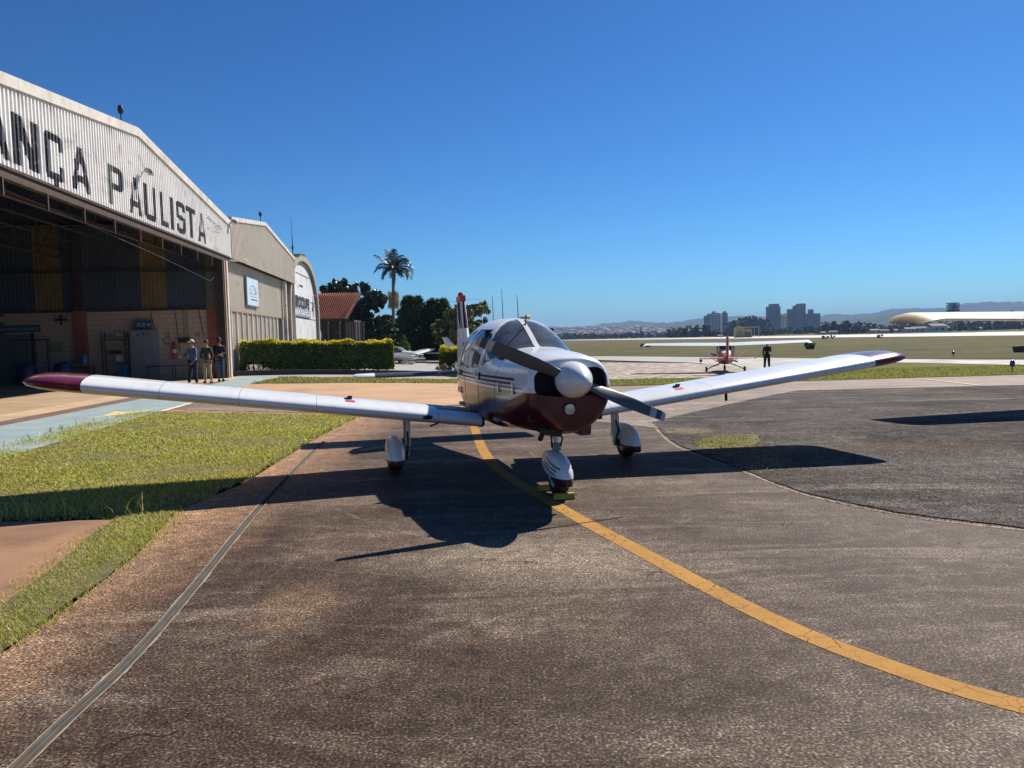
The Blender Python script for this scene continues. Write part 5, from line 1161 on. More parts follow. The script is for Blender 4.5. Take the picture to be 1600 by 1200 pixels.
for side, nm in ((-1, 'right'), (1, 'left')):
    MB().rings([wsec(side, y, 0, HC) for y in (.492, 1.2, 2.0, 2.9, 3.6, 4.51)]).build('wing', m_white, pl, 35)
    MB().rings([wsec(side, y, HC+.004, 1) for y in (.57, 1.2, 2.0, 2.66)]).build('flap', m_white, pl, 35)
    MB().rings([wsec(side, y, HC+.004, 1) for y in (2.675, 3.4, 4.505)]).build('aileron', m_white, pl, 35)
    T = [wsec(side, 4.516, 0, 1)]
    for y, s_, f in ((4.6, 1, 1), (4.73, .99, 1), (4.86, .965, .98), (4.95, .93, .92), (5.01, .885, .80), (5.045, .83, .62), (5.065, .77, .40), (5.073, .70, .15)):
        ch_ = CH*s_; T.append(wsec(side, y, 0, 1, ch_, XLE-(CH-ch_)*.42, .0, f))
    MB().rings(T).build('wing_tip', m_maroon_sun, pl, 40)
    tl = MB().rings([[(XLE-.26+.05*cos(a)*q_, side*(5.03+z_), ZR0+4.45*TAN+.03+.025*sin(a)*q_) for a in np.linspace(0, 2*pi, 10, False)] for z_, q_ in ((-.02, 1), (.02, .9), (.045, .4))]).build('navigation_light', M('nav_glass_%s' % nm, (.45, .5, .5), .1), pl, True)
    # panel joints: thin dark strips wrapping the skin
    for y in (1.0, 2.28, 3.05, 3.8):
        rings = []
        for yy in (y-.0022, y+.0022): rings.append([wpt(side, yy, u, v*1.0+(.0009 if v > 0 else -.0009)) for u, v in [p for p in FO if p[0] <= HC]])
        MB().rings(rings, closed=False, caps=False).build('skin_joint', m_lampgrey, pl)
    # fuel filler and placard
    y = 1.95; u = .16; zt_ = dict((round(a, 3), b) for a, b in FO)
    def top(u): t = .15; return 5*t*(.2969*sqrt(u)-.126*u-.3516*u*u+.2843*u**3-.1036*u**4)+.025*4*u*(1-u)
    c0 = Vector(wpt(side, y, .20, top(.20))); MB().bar(c0+Vector((0, 0, -.005)), c0+Vector((0, 0, .016)), .045, .04, 14).build('fuel_cap', m_black, pl)
    MB().box(c0.x-.015, c0.x+.015, c0.y-.006, c0.y+.045, c0.z+.012, c0.z+.034).build('fuel_cap_lever', m_black, pl)
    MB().rings([[wpt(side, yy, uu, top(uu)+.0016) for uu in (.10, .155)] for yy in (y-.07, y+.03)], closed=False, caps=False).build('fuel_placard', M('placard_red', (.45, .03, .05), .5), pl)
    # wing underside details
    if side == 1:
        b_ = wpt(1, 2.75, .35, -.045); MB().rings([[(b_[0]+dx*.6, b_[1]+dy*.02, b_[2]+dz_) for dx, dy in ((.06, 0), (0, 1), (-.06, 0), (0, -1))] for dz_ in (.02, -.14)]).build('pitot_mast', m_black, pl)
        b_ = wpt(1, 1.45, .35, -.05); MB().bar((b_[0], b_[1], b_[2]+.01), (b_[0], b_[1], b_[2]-.05), .014, .010).build('fuel_drain', m_black, pl)
    for y in (1.9, 3.3): b_ = wpt(side, y, .55, -.035); MB().bar((b_[0], b_[1], b_[2]+.01), (b_[0], b_[1], b_[2]-.05), .008).build('tie_down_ring', m_lampgrey, pl)
    # tank vent dark oval at the leading edge near the root
# non-slip walk on the right wing root
mb = MB(); rr_ = []
for yy in (.50, .6, .7, .8, .9, .98, 1.06): rr_.append([wpt(-1, yy, uu, top(uu)+.0022) for uu in np.linspace(.11+.12*(yy > .98), .77, 14)])
mb.rings(rr_, closed=False, caps=False).build('wing_walk', m_walk, pl)
b_ = wpt(-1, 1.12, .012, 0.0); MB().rings([[(b_[0]+.026-.012*q_+.01, b_[1]+.055*cos(a)*q_, b_[2]+.024*sin(a)*q_) for a in np.linspace(0, 2*pi, 14, False)] for q_ in (.3, 1)]).build('stall_vane_plate', m_black, pl)
# root fillet collars
for side in (-1, 1):
    MB().rings([[(x*1.0, y, z) for (x, _, z), y in zip(wsec(side, .5, 0, HC, CH*1.012, XLE+.012, .002, 1.05), [side*yy]*99)] for yy in (.497, .520)]).build('root_seal', m_black, pl, 35).scale = (1, 1, 1)
# entry step and handle
MB().tube([(-2.62, -.62, .66), (-2.64, -.66, .52), (-2.60, -.80, .48), (-2.55, -.92, .45)], .011, 8).build('entry_step', m_black, pl, True)
# fin, rudder, stabilator
def slab_foil(name, pts, m, t=.09):
    """pts: list of (le point, te point, thickness)"""
    R = []
    for le, te, th in pts:
        le = Vector(le); te = Vector(te); r = []
        for u, s_ in ((0, 0), (.04, .5), (.15, .85), (.35, 1), (.6, .8), (.85, .4), (1, .06), (1, -.06), (.85, -.4), (.6, -.8), (.35, -1), (.15, -.85), (.04, -.5)):
            q = le.lerp(te, u); r.append(q+Vector((0, s_*th/2, 0) if 'stab' not in name else (0, 0, s_*th/2)))
        R.append(r)
    return MB().rings(R).build(name, m, pl, 50)
ZT = 2.24
m_fin, nt, p = newmat('fin_paint'); tc = nt.nodes.new('ShaderNodeTexCoord'); sp = nt.nodes.new('ShaderNodeSeparateXYZ'); nt.links.new(tc.outputs['Object'], sp.inputs[0])
ab = math_(nt, 'ABSOLUTE', sp.outputs[1]); sl = math_(nt, 'GREATER_THAN', sp.outputs[2], 1.72)
# maroon spear stripes on each side above the white root
st1 = math_(nt, 'GREATER_THAN', math_(nt, 'FRACT', math_(nt, 'MULTIPLY', math_(nt, 'ADD', sp.outputs[0], math_(nt, 'MULTIPLY', sp.outputs[2], .42)), 4.2)), .30)
c = mix(nt, math_(nt, 'MULTIPLY', sl, st1), WH, MR_SHADE); nt.links.new(c, p.inputs['Base Color']); p.inputs['Roughness'].default_value = .3
slab_foil('fin', [((-4.55, 0, 1.2), (-5.35, 0, 1.2), .13), ((-4.78, 0, 1.5), (-5.36, 0, 1.5), .11), ((-5.08, 0, 2.1), (-5.42, 0, 2.1), .085), ((-5.16, 0, ZT), (-5.43, 0, ZT), .07)], m_fin)
slab_foil('rudder', [((-5.36, 0, 1.12), (-5.85, 0, 1.12), .07), ((-5.43, 0, 2.1), (-5.72, 0, 2.1), .055), ((-5.44, 0, ZT), (-5.68, 0, ZT), .045)], m_fin)
MB().rings([[(-5.36+r*1.3*cos(a), r*.75*sin(a), z) for a in np.linspace(0, 2*pi, 14, False)] for r, z in ((.05, ZT-.01), (.06, ZT+.03), (.05, ZT+.06), (.02, ZT+.075))]).build('beacon', M('beacon_red', (.55, .01, .02), .2), pl, True)
MB().box(-5.55, -5.12, -.044, .044, ZT-.09, ZT+.012).build('fin_cap', M('fin_cap_red', (.42, .01, .02), .3), pl, bevel=.01)
m_stab, nt, p = newmat('stabilator_paint'); tc = nt.nodes.new('ShaderNodeTexCoord'); sp = nt.nodes.new('ShaderNodeSeparateXYZ'); nt.links.new(tc.outputs['Object'], sp.inputs[0])
c = mix(nt, math_(nt, 'GREATER_THAN', math_(nt, 'ABSOLUTE', sp.outputs[1]), 1.45), (.045, .05, .06), WH); c = mix(nt, math_(nt, 'GREATER_THAN', sp.outputs[0], -5.07), WH, c) if 0 else c
nt.links.new(c, p.inputs['Base Color']); p.inputs['Roughness'].default_value = .35
for side in (-1, 1):
    slab_foil('stabilator', [((-4.98, side*.05, 1.00), (-5.74, side*.05, 1.0), .085), ((-4.98, side*1.5, 1.0), (-5.74, side*1.5, 1.0), .08), ((-5.01, side*1.72, 1.0), (-5.72, side*1.72, 1.0), .07), ((-5.12, side*1.775, 1.0), (-5.66, side*1.775, 1.0), .03)], m_stab)
# cowl details
MB().rings([[(.476+.008*(q_ < .8), -.02+.052*cos(a)*q_, .875+.052*sin(a)*q_) for a in np.linspace(0, 2*pi, 20, False)] for q_ in (1, .9, .1)]).build('landing_light', M('light_glass', (.6, .55, .48), .12, .4), pl, True)
MB().rings([[(.462-.01*k+.02*(k == 0), -.02+.066*q_*cos(a), .875+.066*q_*sin(a)) for a in np.linspace(0, 2*pi, 20, False)] for k, q_ in ((0, .82), (0, 1.0), (2, 1.04))], caps=False).build('light_bezel', m_black, pl, True)
MB().rings([[(x, y, z) for y, z in ((.10, .615), (.21, .62), (.215, .73), (.095, .73))] for x in (.40, .15)]).build('air_scoop', m_maroon_sun, pl, bevel=.015)
MB().rings([[(x, y, z) for y, z in ((-.24, .64), (-.08, .615), (-.06, .69), (-.22, .70))] for x in (.40, .1)]).build('exhaust_opening', m_black, pl, bevel=.01)
MB().bar((.12, -.17, .66), (-.02, -.17, .55), .026).build('exhaust_pipe', m_steeld, pl)
def onside(x, z, e=.003): return Vector((x, -surf_y(x, z)-e, z))
def sideline(P, nm, m, wd=.004, e=.002):
    R = []
    for x, z in P: c_ = onside(x, z, e); R.append([c_+Vector((wd/2, 0, wd/2*.0)), c_+Vector((-wd/2, 0, -.0)), c_+Vector((-wd/2, .004, 0)), c_+Vector((wd/2, .004, 0))] if abs(P[0][0]-P[-1][0]) < abs(P[0][1]-P[-1][1]) else [c_+Vector((0, 0, wd/2)), c_+Vector((0, 0, -wd/2)), c_+Vector((0, .004, -wd/2)), c_+Vector((0, .004, wd/2))])
    return MB().rings(R).build(nm, m, pl)
sideline([(-1.08, z) for z in np.linspace(.74, 1.62, 14)], 'door_seam', m_gap, .006); sideline([(-1.88, z) for z in np.linspace(.82, 1.68, 14)], 'door_seam', m_gap, .006)
sideline([(-.45, z) for z in np.linspace(.72, 1.38, 12)], 'cowl_seam', m_gap, .005)
sideline([(x, .78) for x in np.linspace(-1.86, -1.1, 10)], 'door_seam', m_gap, .006)
for x, z in ((-.30, 1.06), (.10, 1.06)):
    c_ = onside(x, z, .004); MB().rings([[c_+Vector((dx, -.014*k, dz)) for dx, dz in ((-.012, .045), (.012, .045), (.010, -.055), (-.010, -.055))] for k in (0, 1)]).build('cowl_latch', m_alu, pl, bevel=.003)
c_ = onside(-1.22, 1.16); MB().box(c_.x-.05, c_.x+.05, c_.y-.02, c_.y+.0, 1.145, 1.175).build('door_handle', m_alu, pl)
c_ = onside(-1.02, 1.14); MB().box(c_.x-.012, c_.x+.012, c_.y-.012, c_.y+.004, 1.10, 1.18).build('door_stay', m_black, pl)
c_ = onside(-2.2, 1.13); MB().box(c_.x-.10, c_.x+.10, c_.y-.008, c_.y+.004, 1.11, 1.165).build('air_vent', m_black, pl)
t = txt('NTGL', .11, M('registration_white', (.55, .5, .45), .5), pl, (-2.42, -surf_y(-2.1, .92)-.008, .88), name='registration', depth=.002, width=.30)
t.name = 'registration'
# landing gear
def pant(name, cx, cy, k, par, m):
    """teardrop spat: low pointed front, flat bottom, open over the tyre"""
    prof = [(-.50, .008, .345, .31), (-.46, .035, .36, .27), (-.36, .072, .39, .21), (-.22, .092, .415, .165), (-.08, .108, .425, .150), (.06, .114, .418, .140), (.18, .109, .395, .095), (.27, .094, .352, .088), (.33, .072, .305, .090), (.37, .046, .258, .096), (.39, .028, .22, .105), (.395, .008, .19, .12)]
    R = []
    for t_, w_, zt_, zb_ in prof:
        zc = zb_+(zt_-zb_)*.32; r = []
        for q in range(32):
            a = 2*pi*(q+.5)/32; ca, sa = cos(a), sin(a); e = 2.2 if sa > 0 else 4.5
            r.append((cx+t_*k, cy+w_*k*math.copysign(abs(ca)**(2/e), ca), (zc+(zt_-zc if sa > 0 else zc-zb_)*math.copysign(abs(sa)**(2/e), sa))*k))
        R.append(r)
    return MB().rings(R).build(name, m, par, 50)
def pantmat(nm, zs, zst, x1):
    m, nt, p = newmat(nm); tc = nt.nodes.new('ShaderNodeTexCoord'); sp = nt.nodes.new('ShaderNodeSeparateXYZ'); nt.links.new(tc.outputs['Object'], sp.inputs[0])
    c = mix(nt, math_(nt, 'GREATER_THAN', sp.outputs[2], zs), MR_SHADE, WH); za = math_(nt, 'ADD', sp.outputs[2], math_(nt, 'MULTIPLY', sp.outputs[0], .16))
    for i, z0 in enumerate(zst):
        k = math_(nt, 'MULTIPLY', math_(nt, 'GREATER_THAN', za, z0), math_(nt, 'LESS_THAN', za, z0+.015)); k = math_(nt, 'MULTIPLY', k, math_(nt, 'LESS_THAN', sp.outputs[0], x1-.035*i))
        c = mix(nt, k, c, (.06, .01, .012))
    nt.links.new(c, p.inputs['Base Color']); p.inputs['Roughness'].default_value = .3; p.inputs['Coat Weight'].default_value = .4; return m
def wheel(par, cx, cy, r, wd):
    def tor(rs): return [[(cx+q_*cos(a), cy+y_, r+q_*sin(a)) for a in np.linspace(0, 2*pi, 32, False)] for y_, q_ in rs]
    MB().rings(tor([(-wd*.42, r*.55), (-wd*.5, r*.72), (-wd*.46, r*.9), (-wd*.28, r*.985), (0, r), (wd*.28, r*.985), (wd*.46, r*.9), (wd*.5, r*.72), (wd*.42, r*.55)])).build('tyre', m_rub, par, 60)
    MB().rings(tor([(-wd*.44, r*.3), (-wd*.44, r*.54), (wd*.44, r*.54), (wd*.44, r*.3)])).build('rim', M('rim_white', (.6, .6, .58), .4), par, 40)
def gearassy(nm):
    g = bpy.data.objects.new(nm, None); col.objects.link(g); g.parent = pl; return g
ng = gearassy('nose_gear')
pant('wheel_fairing', -.03, 0, .91, ng, pantmat('nose_pant', .165, (.285, .25, .21), .25)).location = (0, 0, .035)
wheel(ng, 0, 0, .17, .14)
MB().rings([[(x, -.11, z) for x, z in ((.09, .255), (.03, .24), (.045, .16), (.085, .19))], [(x, -.106, z) for x, z in ((.09, .255), (.03, .24), (.045, .16), (.085, .19))]]).build('fairing_bracket', m_white, ng)
MB().bar((-.05, 0, .44), (-.09, 0, .66), .022).build('oleo', m_alu, ng); MB().bar((-.068, 0, .555), (-.10, 0, .70), .038).build('oleo_housing', m_white, ng); MB().bar((-.045, 0, .42), (-.06, 0, .50), .045, .04).build('oleo_collar', m_lampgrey, ng)
MB().tube([(-.10, -.045, .60), (-.02, -.055, .55), (-.06, -.045, .46)], .010, 6).build('torque_link', m_steeld, ng); MB().tube([(-.10, .045, .60), (-.02, .055, .55), (-.06, .045, .46)], .010, 6).build('torque_link', m_steeld, ng)
for side in (-1, 1):
    mg = gearassy('main_gear'); cy = 1.50 if side == 1 else -1.425; xw = -1.98 if side == 1 else -1.95
    pant('wheel_fairing', xw+.0, cy, 1.0, mg, pantmat('main_pant', .178, (.30, .265, .225), xw+.24))
    wheel(mg, xw, cy, .18, .15)
    yi = cy+.15
    if side == 1: yi = cy-.15
    MB().tube([(xw+.0, yi, .30), (xw+.0, yi, .50), (xw-.02, yi, .72)], [.042, .046, .055], 14).build('oleo_housing', m_white, mg, True)
    MB().bar((xw, yi, .18), (xw, yi, .34), .030).build('oleo', m_alu, mg); MB().bar((xw, yi+side*.02, .18), (xw, cy, .18), .022).build('axle', m_steeld, mg)
    MB().tube([(xw+.05, yi, .47), (xw+.13, yi, .36), (xw+.05, yi, .22)], .012, 6).build('torque_link', m_steeld, mg); MB().tube([(xw+.03, yi+side*.02, .68), (xw+.06, yi+side*.03, .5), (xw+.05, yi+side*.05, .25)], .006, 5).build('brake_line', m_black, mg)
    MB().box(xw-.05, xw+.08, min(yi, cy-side*.08), max(yi, cy-side*.08), .15, .23).build('brake_caliper', m_steeld, mg)
# yellow chocks round the nose wheel: two bars on the ground
m_chk = M('yellow_chock_paint', (.52, .38, .03), .6, 0, .2, 12, dirt=((.12, .09, .03), 14, .55, .7))
ck = empty('wheel_chock', 'yellow wooden wheel chock with black stencilling in front of the nose wheel', 'chock', (PX+.035, PY-.235, 0), PSI+pi/2)
MB().rings([[(x, -.04, .008), (x, -.015, .058), (x, .02, .058), (x, .045, .008)] for x in (-.10, .10)]).build('bar', m_chk, ck, bevel=.004)
MB().tube([(.10, 0, .03), (.125, .0, .035), (.11, .03, .02)], .007, 6).build('rope', m_chk, ck)
txt('STOP', .03, m_black, ck, (-.06, -.031, .018), depth=.0015, rot=(radians(62), 0, 0))
ck2 = empty('wheel_chock', 'second yellow chock half hidden in shadow behind the nose wheel', 'chock', (PX-.10, PY+.20, 0), PSI+pi/2)
MB().rings([[(x, -.04, .008), (x, -.015, .058), (x, .02, .058), (x, .045, .008)] for x in (-.09, .09)]).build('bar', m_chk, ck2, bevel=.004)
# ---------------------------------------------------------------- high wing aeroplanes (local: x nose, y its left)
def highwing(label, loc, heading, cfin, cbody, cbody2, zs=1.0, tipc=None, span=5.08, up=0, level=False):
    full = True; ys = span/5.08
    """heading: direction angle of the nose"""
    t = empty('high_wing_aircraft', label, 'aeroplane', loc, heading)
    fin_m = M('fin_colour', cfin, .4, 0, .08, 2); bm_ = M('body_colour', cbody, .35, 0, .06, 2); b2 = M('body_colour_two', cbody2, .4, 0, .08, 2); glm = m_glass; tm = M('wing_tip_colour', tipc or WH, .45, 0, .08, 3)
    Z = zs
    # fuselage sections x, hw, zb, zt
    SS = [(1.62, .12, .62, .98), (1.55, .36, .52, 1.10), (1.1, .43, .48, 1.18), (.6, .47, .46, 1.22), (.35, .50, .46, 1.30), (.05, .52, .46, 1.68), (-.4, .52, .47, 1.74), (-.95, .50, .52, 1.72), (-1.3, .44, .60, 1.45), (-2.0, .32, .70, 1.25), (-3.0, .20, .80, 1.12), (-4.3, .08, .88, 1.02), (-4.5, .05, .9, 1.0)]
    R = []
    SS = [(x, hw, zb+(up if x > .3 else 0), zt+(up if x > .3 else 0)*.6) for x, hw, zb, zt in SS]
    for x, hw, zb, zt in SS:
        r = []
        for k in range(32):
            a = 2*pi*(k+.5)/32; e = 3.2; r.append((x, hw*math.copysign(abs(cos(a))**(2/e), cos(a)), ((zb+zt)/2+(zt-zb)/2*math.copysign(abs(sin(a))**(2/e), sin(a)))*Z))
        R.append(r)
    f = MB().rings(R).build('fuselage', [bm_, b2, glm], t); autosmooth(f.data, 45)
    for pg in f.data.polygons:
        c_ = pg.center
        if c_.z < .86*Z and c_.x > -1.0: pg.material_index = 1
        if c_.z < (1.3 if cfin[1] < .1 else .98)*Z and c_.x <= -1.0: pg.material_index = 1
    m_dg = M('tinted_pane', (.02, .06, .055), .08, .0, .1, 2, coat=.5)
    for s in (-1, 1):
        for P in ([(.33, 1.28), (-.05, 1.2), (-.05, 1.62), (.10, 1.64)], [(-.12, 1.2), (-.85, 1.2), (-.85, 1.64), (-.12, 1.64)]):
            MB().prism(P, lambda x, z: (x, s*.525, z*Z), lambda x, z: (x, s*.47, z*Z)).build('side_window', m_dg, t)
    MB().prism([(-.42, 1.22), (.42, 1.22), (.36, 1.62), (-.36, 1.62)], lambda y, z: (.02+(1.68-z)*.62+.03, y, z*Z), lambda y, z: (.02+(1.68-z)*.62-.04, y, z*Z)).build('windshield', m_dg, t)
    MB().prism([(-.36, 1.44), (.36, 1.44), (.32, 1.66), (-.32, 1.66)], lambda y, z: (-1.33+(z-1.44)*1.45-.02, y, z*Z), lambda y, z: (-1.33+(z-1.44)*1.45+.05, y, z*Z)).build('rear_window', m_dg, t)
    # wing
    def wsec2(y, ch_, xl, z, f_=1, dr=0):
        P = []
        for u, v in FO[::2]: P.append((xl-u*ch_, y*ys, (z+v*ch_*.85*f_-(u*ch_)*.05-dr*u)*Z))
        return P
    wz = 1.74
    for s, q in ((-1, 'r'), (1, 'l')):
        MB().rings([wsec2(s*y, c_, xl, wz+.02*y) for y, c_, xl in ((.0, 1.55, .25), (2.2, 1.55, .25), (4.78, 1.12, .12))]).build('wing', m_white, t, 35)
        MB().rings([wsec2(s*y, c_, xl, wz+.02*4.8-dz, f_, 0) for y, c_, xl, dz, f_ in ((4.785, 1.12, .12, 0, 1), (4.92, 1.08, .11, .02, .95), (5.02, .98, .08, .06, .7), (5.08, .82, .02, .10, .25))]).build('wing_tip', tm, t, 40)
        # stamped ribs of aileron and flap
        mb = MB()
        for k in range(46 if full else 0):
            y = .7+k*.088
            if y > 4.6: break
            ch_ = np.interp(y, [2.2, 4.78], [1.55, 1.12]); xl = np.interp(y, [2.2, 4.78], [.25, .12]); t15 = .15
            def zt_(u): return (wz+.02*y+(5*t15*(.2969*sqrt(u)-.126*u-.3516*u*u+.2843*u**3-.1036*u**4)+.1*u*(1-u))*ch_*.85-(u*ch_)*.05)*Z
            p0 = Vector((xl-.80*ch_, s*y*ys, zt_(.80)+.001)); p1 = Vector((xl-.965*ch_, s*y*ys, zt_(.965)+.001)); mb.bar(p0, p1, .006, n=4)
        if full: o = mb.build('stamped_ribs', m_white, t); o['kind'] = 'stuff'
        MB().bar((.0, s*.50, .62*Z), (.05, s*1.75, (wz+.02)*Z), .03).build('wing_strut', m_white, t)
        MB().tube([(-.35, s*.35, .50*Z), (-.38, s*.8, .34*Z), (-.38, s*1.1, .17)], [.045, .035, .03], 8).build('gear_leg', b2 if 0 else m_darkp, t)
        MB().rings([[(-.38+r*cos(a), s*1.15+y_, .17+r*sin(a)) for a in np.linspace(0, 2*pi, 20, False)] for y_, r in ((-.06, .10), (-.065, .15), (0, .17), (.065, .15), (.06, .10))]).build('wheel', m_rub, t, 60)
        # stabiliser
        rg = []
        for y, x0, x1, th in ((.04, -3.75, -4.55, .09), (1.45, -3.98, -4.5, .06), (1.52, -4.02, -4.48, .03)):
            rg.append([(x0+(x1-x0)*u, s*y, (.98)*Z+v*th/2) for u, v in ((0, 0), (.2, 1), (.5, 1), (1, .1), (1, -.1), (.5, -1), (.2, -1))])
        MB().rings(rg).build('stabiliser', fin_m, t, 50)
        MB().box(-4.52, -4.2, s*1.525-.02, s*1.525+.02, .90*Z, 1.08*Z).build('stabiliser_tip', m_white, t)
    rg = []
    for z, x0, x1, th in ((1.0, -3.45, -4.5, .20), (1.35, -3.85, -4.62, .19), (2.05, -4.3, -4.85, .16), (2.26, -4.38, -4.86, .14), (2.28, -4.5, -4.8, .08)):
        rg.append([(x0+(x1-x0)*u, v*th/2, z*Z) for u, v in ((0, 0), (.12, .8), (.4, 1), (.8, .6), (1, .25), (1, -.25), (.8, -.6), (.4, -1), (.12, -.8))])
    MB().rings(rg).build('fin', fin_m, t, 50)
    MB().bar((-4.6, 0, 2.27*Z), (-4.6, 0, 2.38*Z), .04, .025).build('beacon', M('beacon_red', (.5, .02, .02), .3), t)
    MB().rings([[(1.15+r*cos(a), y_, .17+r*sin(a)) for a in np.linspace(0, 2*pi, 20, False)] for y_, r in ((-.06, .10), (-.065, .15), (0, .17), (.065, .15), (.06, .10))]).build('nose_wheel', m_rub, t, 60)
    MB().bar((1.15, .0, .3), (1.1, 0, .55), .035).build('nose_leg', m_lampgrey, t)
    MB().rings([[(1.62+x, r*cos(a), (.82+up)*Z+r*sin(a)) for a in np.linspace(0, 2*pi, 18, False)] for x, r in ((0, .14), (.12, .11), (.22, .03))]).build('spinner', m_white, t, True)
    for s in (-1, 1): MB().rings([[(1.72+.01*v, s*(r*.95)+w_*.3*u_, (.82+up)*Z+s*r*(.0 if level else .3)+w_*u_) for u_, v in ((1, 1), (1, -1), (-1, -1), (-1, 1))] for r, w_ in ((.1, .06), (.5, .08), (.9, .07 if level else .04))]).build('propeller_blade', m_darkp, t)
    MB().bar((-.3, .2, (wz+.12)*Z), (-.35, .2, (wz+.5)*Z), .008).build('whip_antenna', m_wht, t)
    return t
highwing('white high wing aeroplane with red fin and tailplane seen from behind on the cobbles', (13.45, 48.0, -.84), atan2(.97, .24), (.36, .018, .012), (.6, .6, .6), (.30, .02, .02), .98)
highwing('high wing aeroplane at the right edge with only its long cream tipped wing in view', (7.14+5.46*.974, 14.65+5.46*.228-.3, -.05), atan2(.974, -.228), (.5, .5, .5), (.62, .62, .6), (.4, .2, .1), .985, (.50, .36, .17), 5.5, .26, True)
# background white low wing aeroplane beside the hedge (nose to the right)
bp = empty('parked_aircraft', 'white low wing aeroplane with a dark canopy cover parked beyond the end of the hedge', 'aeroplane', (-8.2, 58.5, -.38), radians(-28))
m_cov = M('canopy_cover', (.03, .035, .045), .7, 0, .2, 3)
def ell(x, w_, zb, zt, n=20, e=2.4): return [(x, w_*math.copysign(abs(cos(a))**(2/e), cos(a)), (zb+zt)/2+(zt-zb)/2*math.copysign(abs(sin(a))**(2/e), sin(a))) for a in [2*pi*(k+.5)/n for k in range(n)]]
MB().rings([ell(1.1, .2, .62, 1.0), ell(1.05, .36, .56, 1.12), ell(.6, .45, .5, 1.18), ell(-.1, .52, .5, 1.24), ell(-1, .52, .5, 1.26), ell(-2.2, .42, .6, 1.2), ell(-4.3, .12, .85, 1.1)]).build('fuselage', m_white, bp, 50)
MB().rings([ell(.05, .42, .9, 1.24), ell(-.4, .49, .9, 1.52), ell(-1.1, .50, .9, 1.62), ell(-1.9, .42, .9, 1.45), ell(-2.5, .3, .9, 1.22)]).build('canopy_cover', m_cov, bp, 50)
for s in (-1, 1):
    MB().rings([[(-.2-u*1.4, s*y, .62+y*.13+v*.11) for u, v in ((0, 0), (.1, .7), (.35, 1), (1, .1), (.5, -.6), (.1, -.6))] for y in (.4, 4.4, 4.6)]).build('wing', m_white, bp, 50)
    MB().rings([ell(.2+.0, .03, .2, .25)]+[[(x-1.0, y*q+s*1.3, z) for x, y, z in ell(dx, .11, .16, .44)] for dx, q in ((.35, .2), (.15, 1), (-.2, .9), (-.45, .2))][0:0]+[[(dx-.9, s*1.3+.11*q*cos(a), .28+.15*q*sin(a)) for a in np.linspace(0, 2*pi, 16, False)] for dx, q in ((.38, .3), (.25, .9), (0, 1), (-.25, .6), (-.4, .1))]).build('wheel_fairing', m_white, bp, 50) if 0 else MB().rings([[(dx-.9, s*1.3+.11*q*cos(a), .30+.15*q*sin(a)) for a in np.linspace(0, 2*pi, 16, False)] for dx, q in ((.38, .3), (.25, .9), (0, 1), (-.25, .6), (-.4, .1))]).build('wheel_fairing', m_white, bp, 50)
    MB().bar((-.95, s*1.3, .3), (-.95, s*1.25, .75), .03).build('gear_leg', m_white, bp); MB().rings([[(-.92+r*cos(a), s*1.3+q, .15+r*sin(a)) for a in np.linspace(0, 2*pi, 16, False)] for q, r in ((-.05, .1), (-.04, .15), (.04, .15), (.05, .1))]).build('wheel', m_rub, bp)
    MB().rings([[(-3.9-u*.6, s*y, 1.0+v*.05) for u, v in ((0, 0), (.3, 1), (1, 0), (.3, -1))] for y in (.1, 1.4)]).build('stabiliser', m_white, bp)
MB().rings([[(dx+.6, .11*q*cos(a), .30+.15*q*sin(a)) for a in np.linspace(0, 2*pi, 16, False)] for dx, q in ((.38, .3), (.25, .9), (0, 1), (-.25, .6), (-.4, .1))]).build('wheel_fairing', m_white, bp, 50); MB().bar((.55, 0, .3), (.5, 0, .6), .03).build('gear_leg', m_alu, bp); MB().rings([[(.6+r*cos(a), q, .15+r*sin(a)) for a in np.linspace(0, 2*pi, 16, False)] for q, r in ((-.05, .1), (-.04, .15), (.04, .15), (.05, .1))]).build('wheel', m_rub, bp)
MB().rings([[(1.1+x, r*cos(a), .85+r*sin(a)) for a in np.linspace(0, 2*pi, 16, False)] for x, r in ((0, .13), (.12, .1), (.22, .02))]).build('spinner', m_lampgrey, bp, True); MB().bar((1.17, -.85, .8), (1.17, .85, .9), .03).build('propeller', m_darkp, bp)
MB().rings([[(-3.6-u*.9+(z-1)*-.4, v*.05, z) for u, v in ((0, 0), (.3, 1), (1, .2), (1, -.2), (.3, -1))] for z in (1.0, 1.9)]).build('fin', m_white, bp)
MB().rings([ell(-.95, .4, .60, .64), ell(.55, .4, .58, .62)]).build('cowl_stripe', M('thin_red', (.4, .05, .04), .4), bp) if 0 else None
# second parked aeroplane: grey-white swept fin, yellow and dark body
b2p = empty('parked_aircraft', 'aeroplane with swept white fin and yellow and dark body, half hidden behind the ragged bush', 'aeroplane', (-3.35, 61.0, -.45), radians(8))
m_yb = M('yellow_body', (.50, .30, .05), .4); m_db = M('dark_body', (.02, .03, .05), .4)
MB().rings([ell(-1.6, .10, 1.1, 1.30), ell(-1.0, .17, .98, 1.36), ell(-.42, .24, .92, 1.42)]).build('tail_cone', m_yb, b2p, 50)
MB().rings([ell(-.415, .24, .92, 1.42), ell(.6, .40, .75, 1.52), ell(1.6, .52, .62, 1.60), ell(2.8, .5, .6, 1.3), ell(3.8, .25, .7, 1.1)]).build('fuselage', m_db, b2p, 50)
MB().rings([[(x0+(x1-x0)*u, v*.05, z) for u, v in ((0, 0), (.3, 1), (1, .2), (1, -.2), (.3, -1))] for z, x0, x1 in ((1.28, -.3, -1.75), (1.55, -1.1, -1.85), (2.25, -1.7, -2.15))]).build('fin', M('grey_white', (.5, .5, .5), .4), b2p)
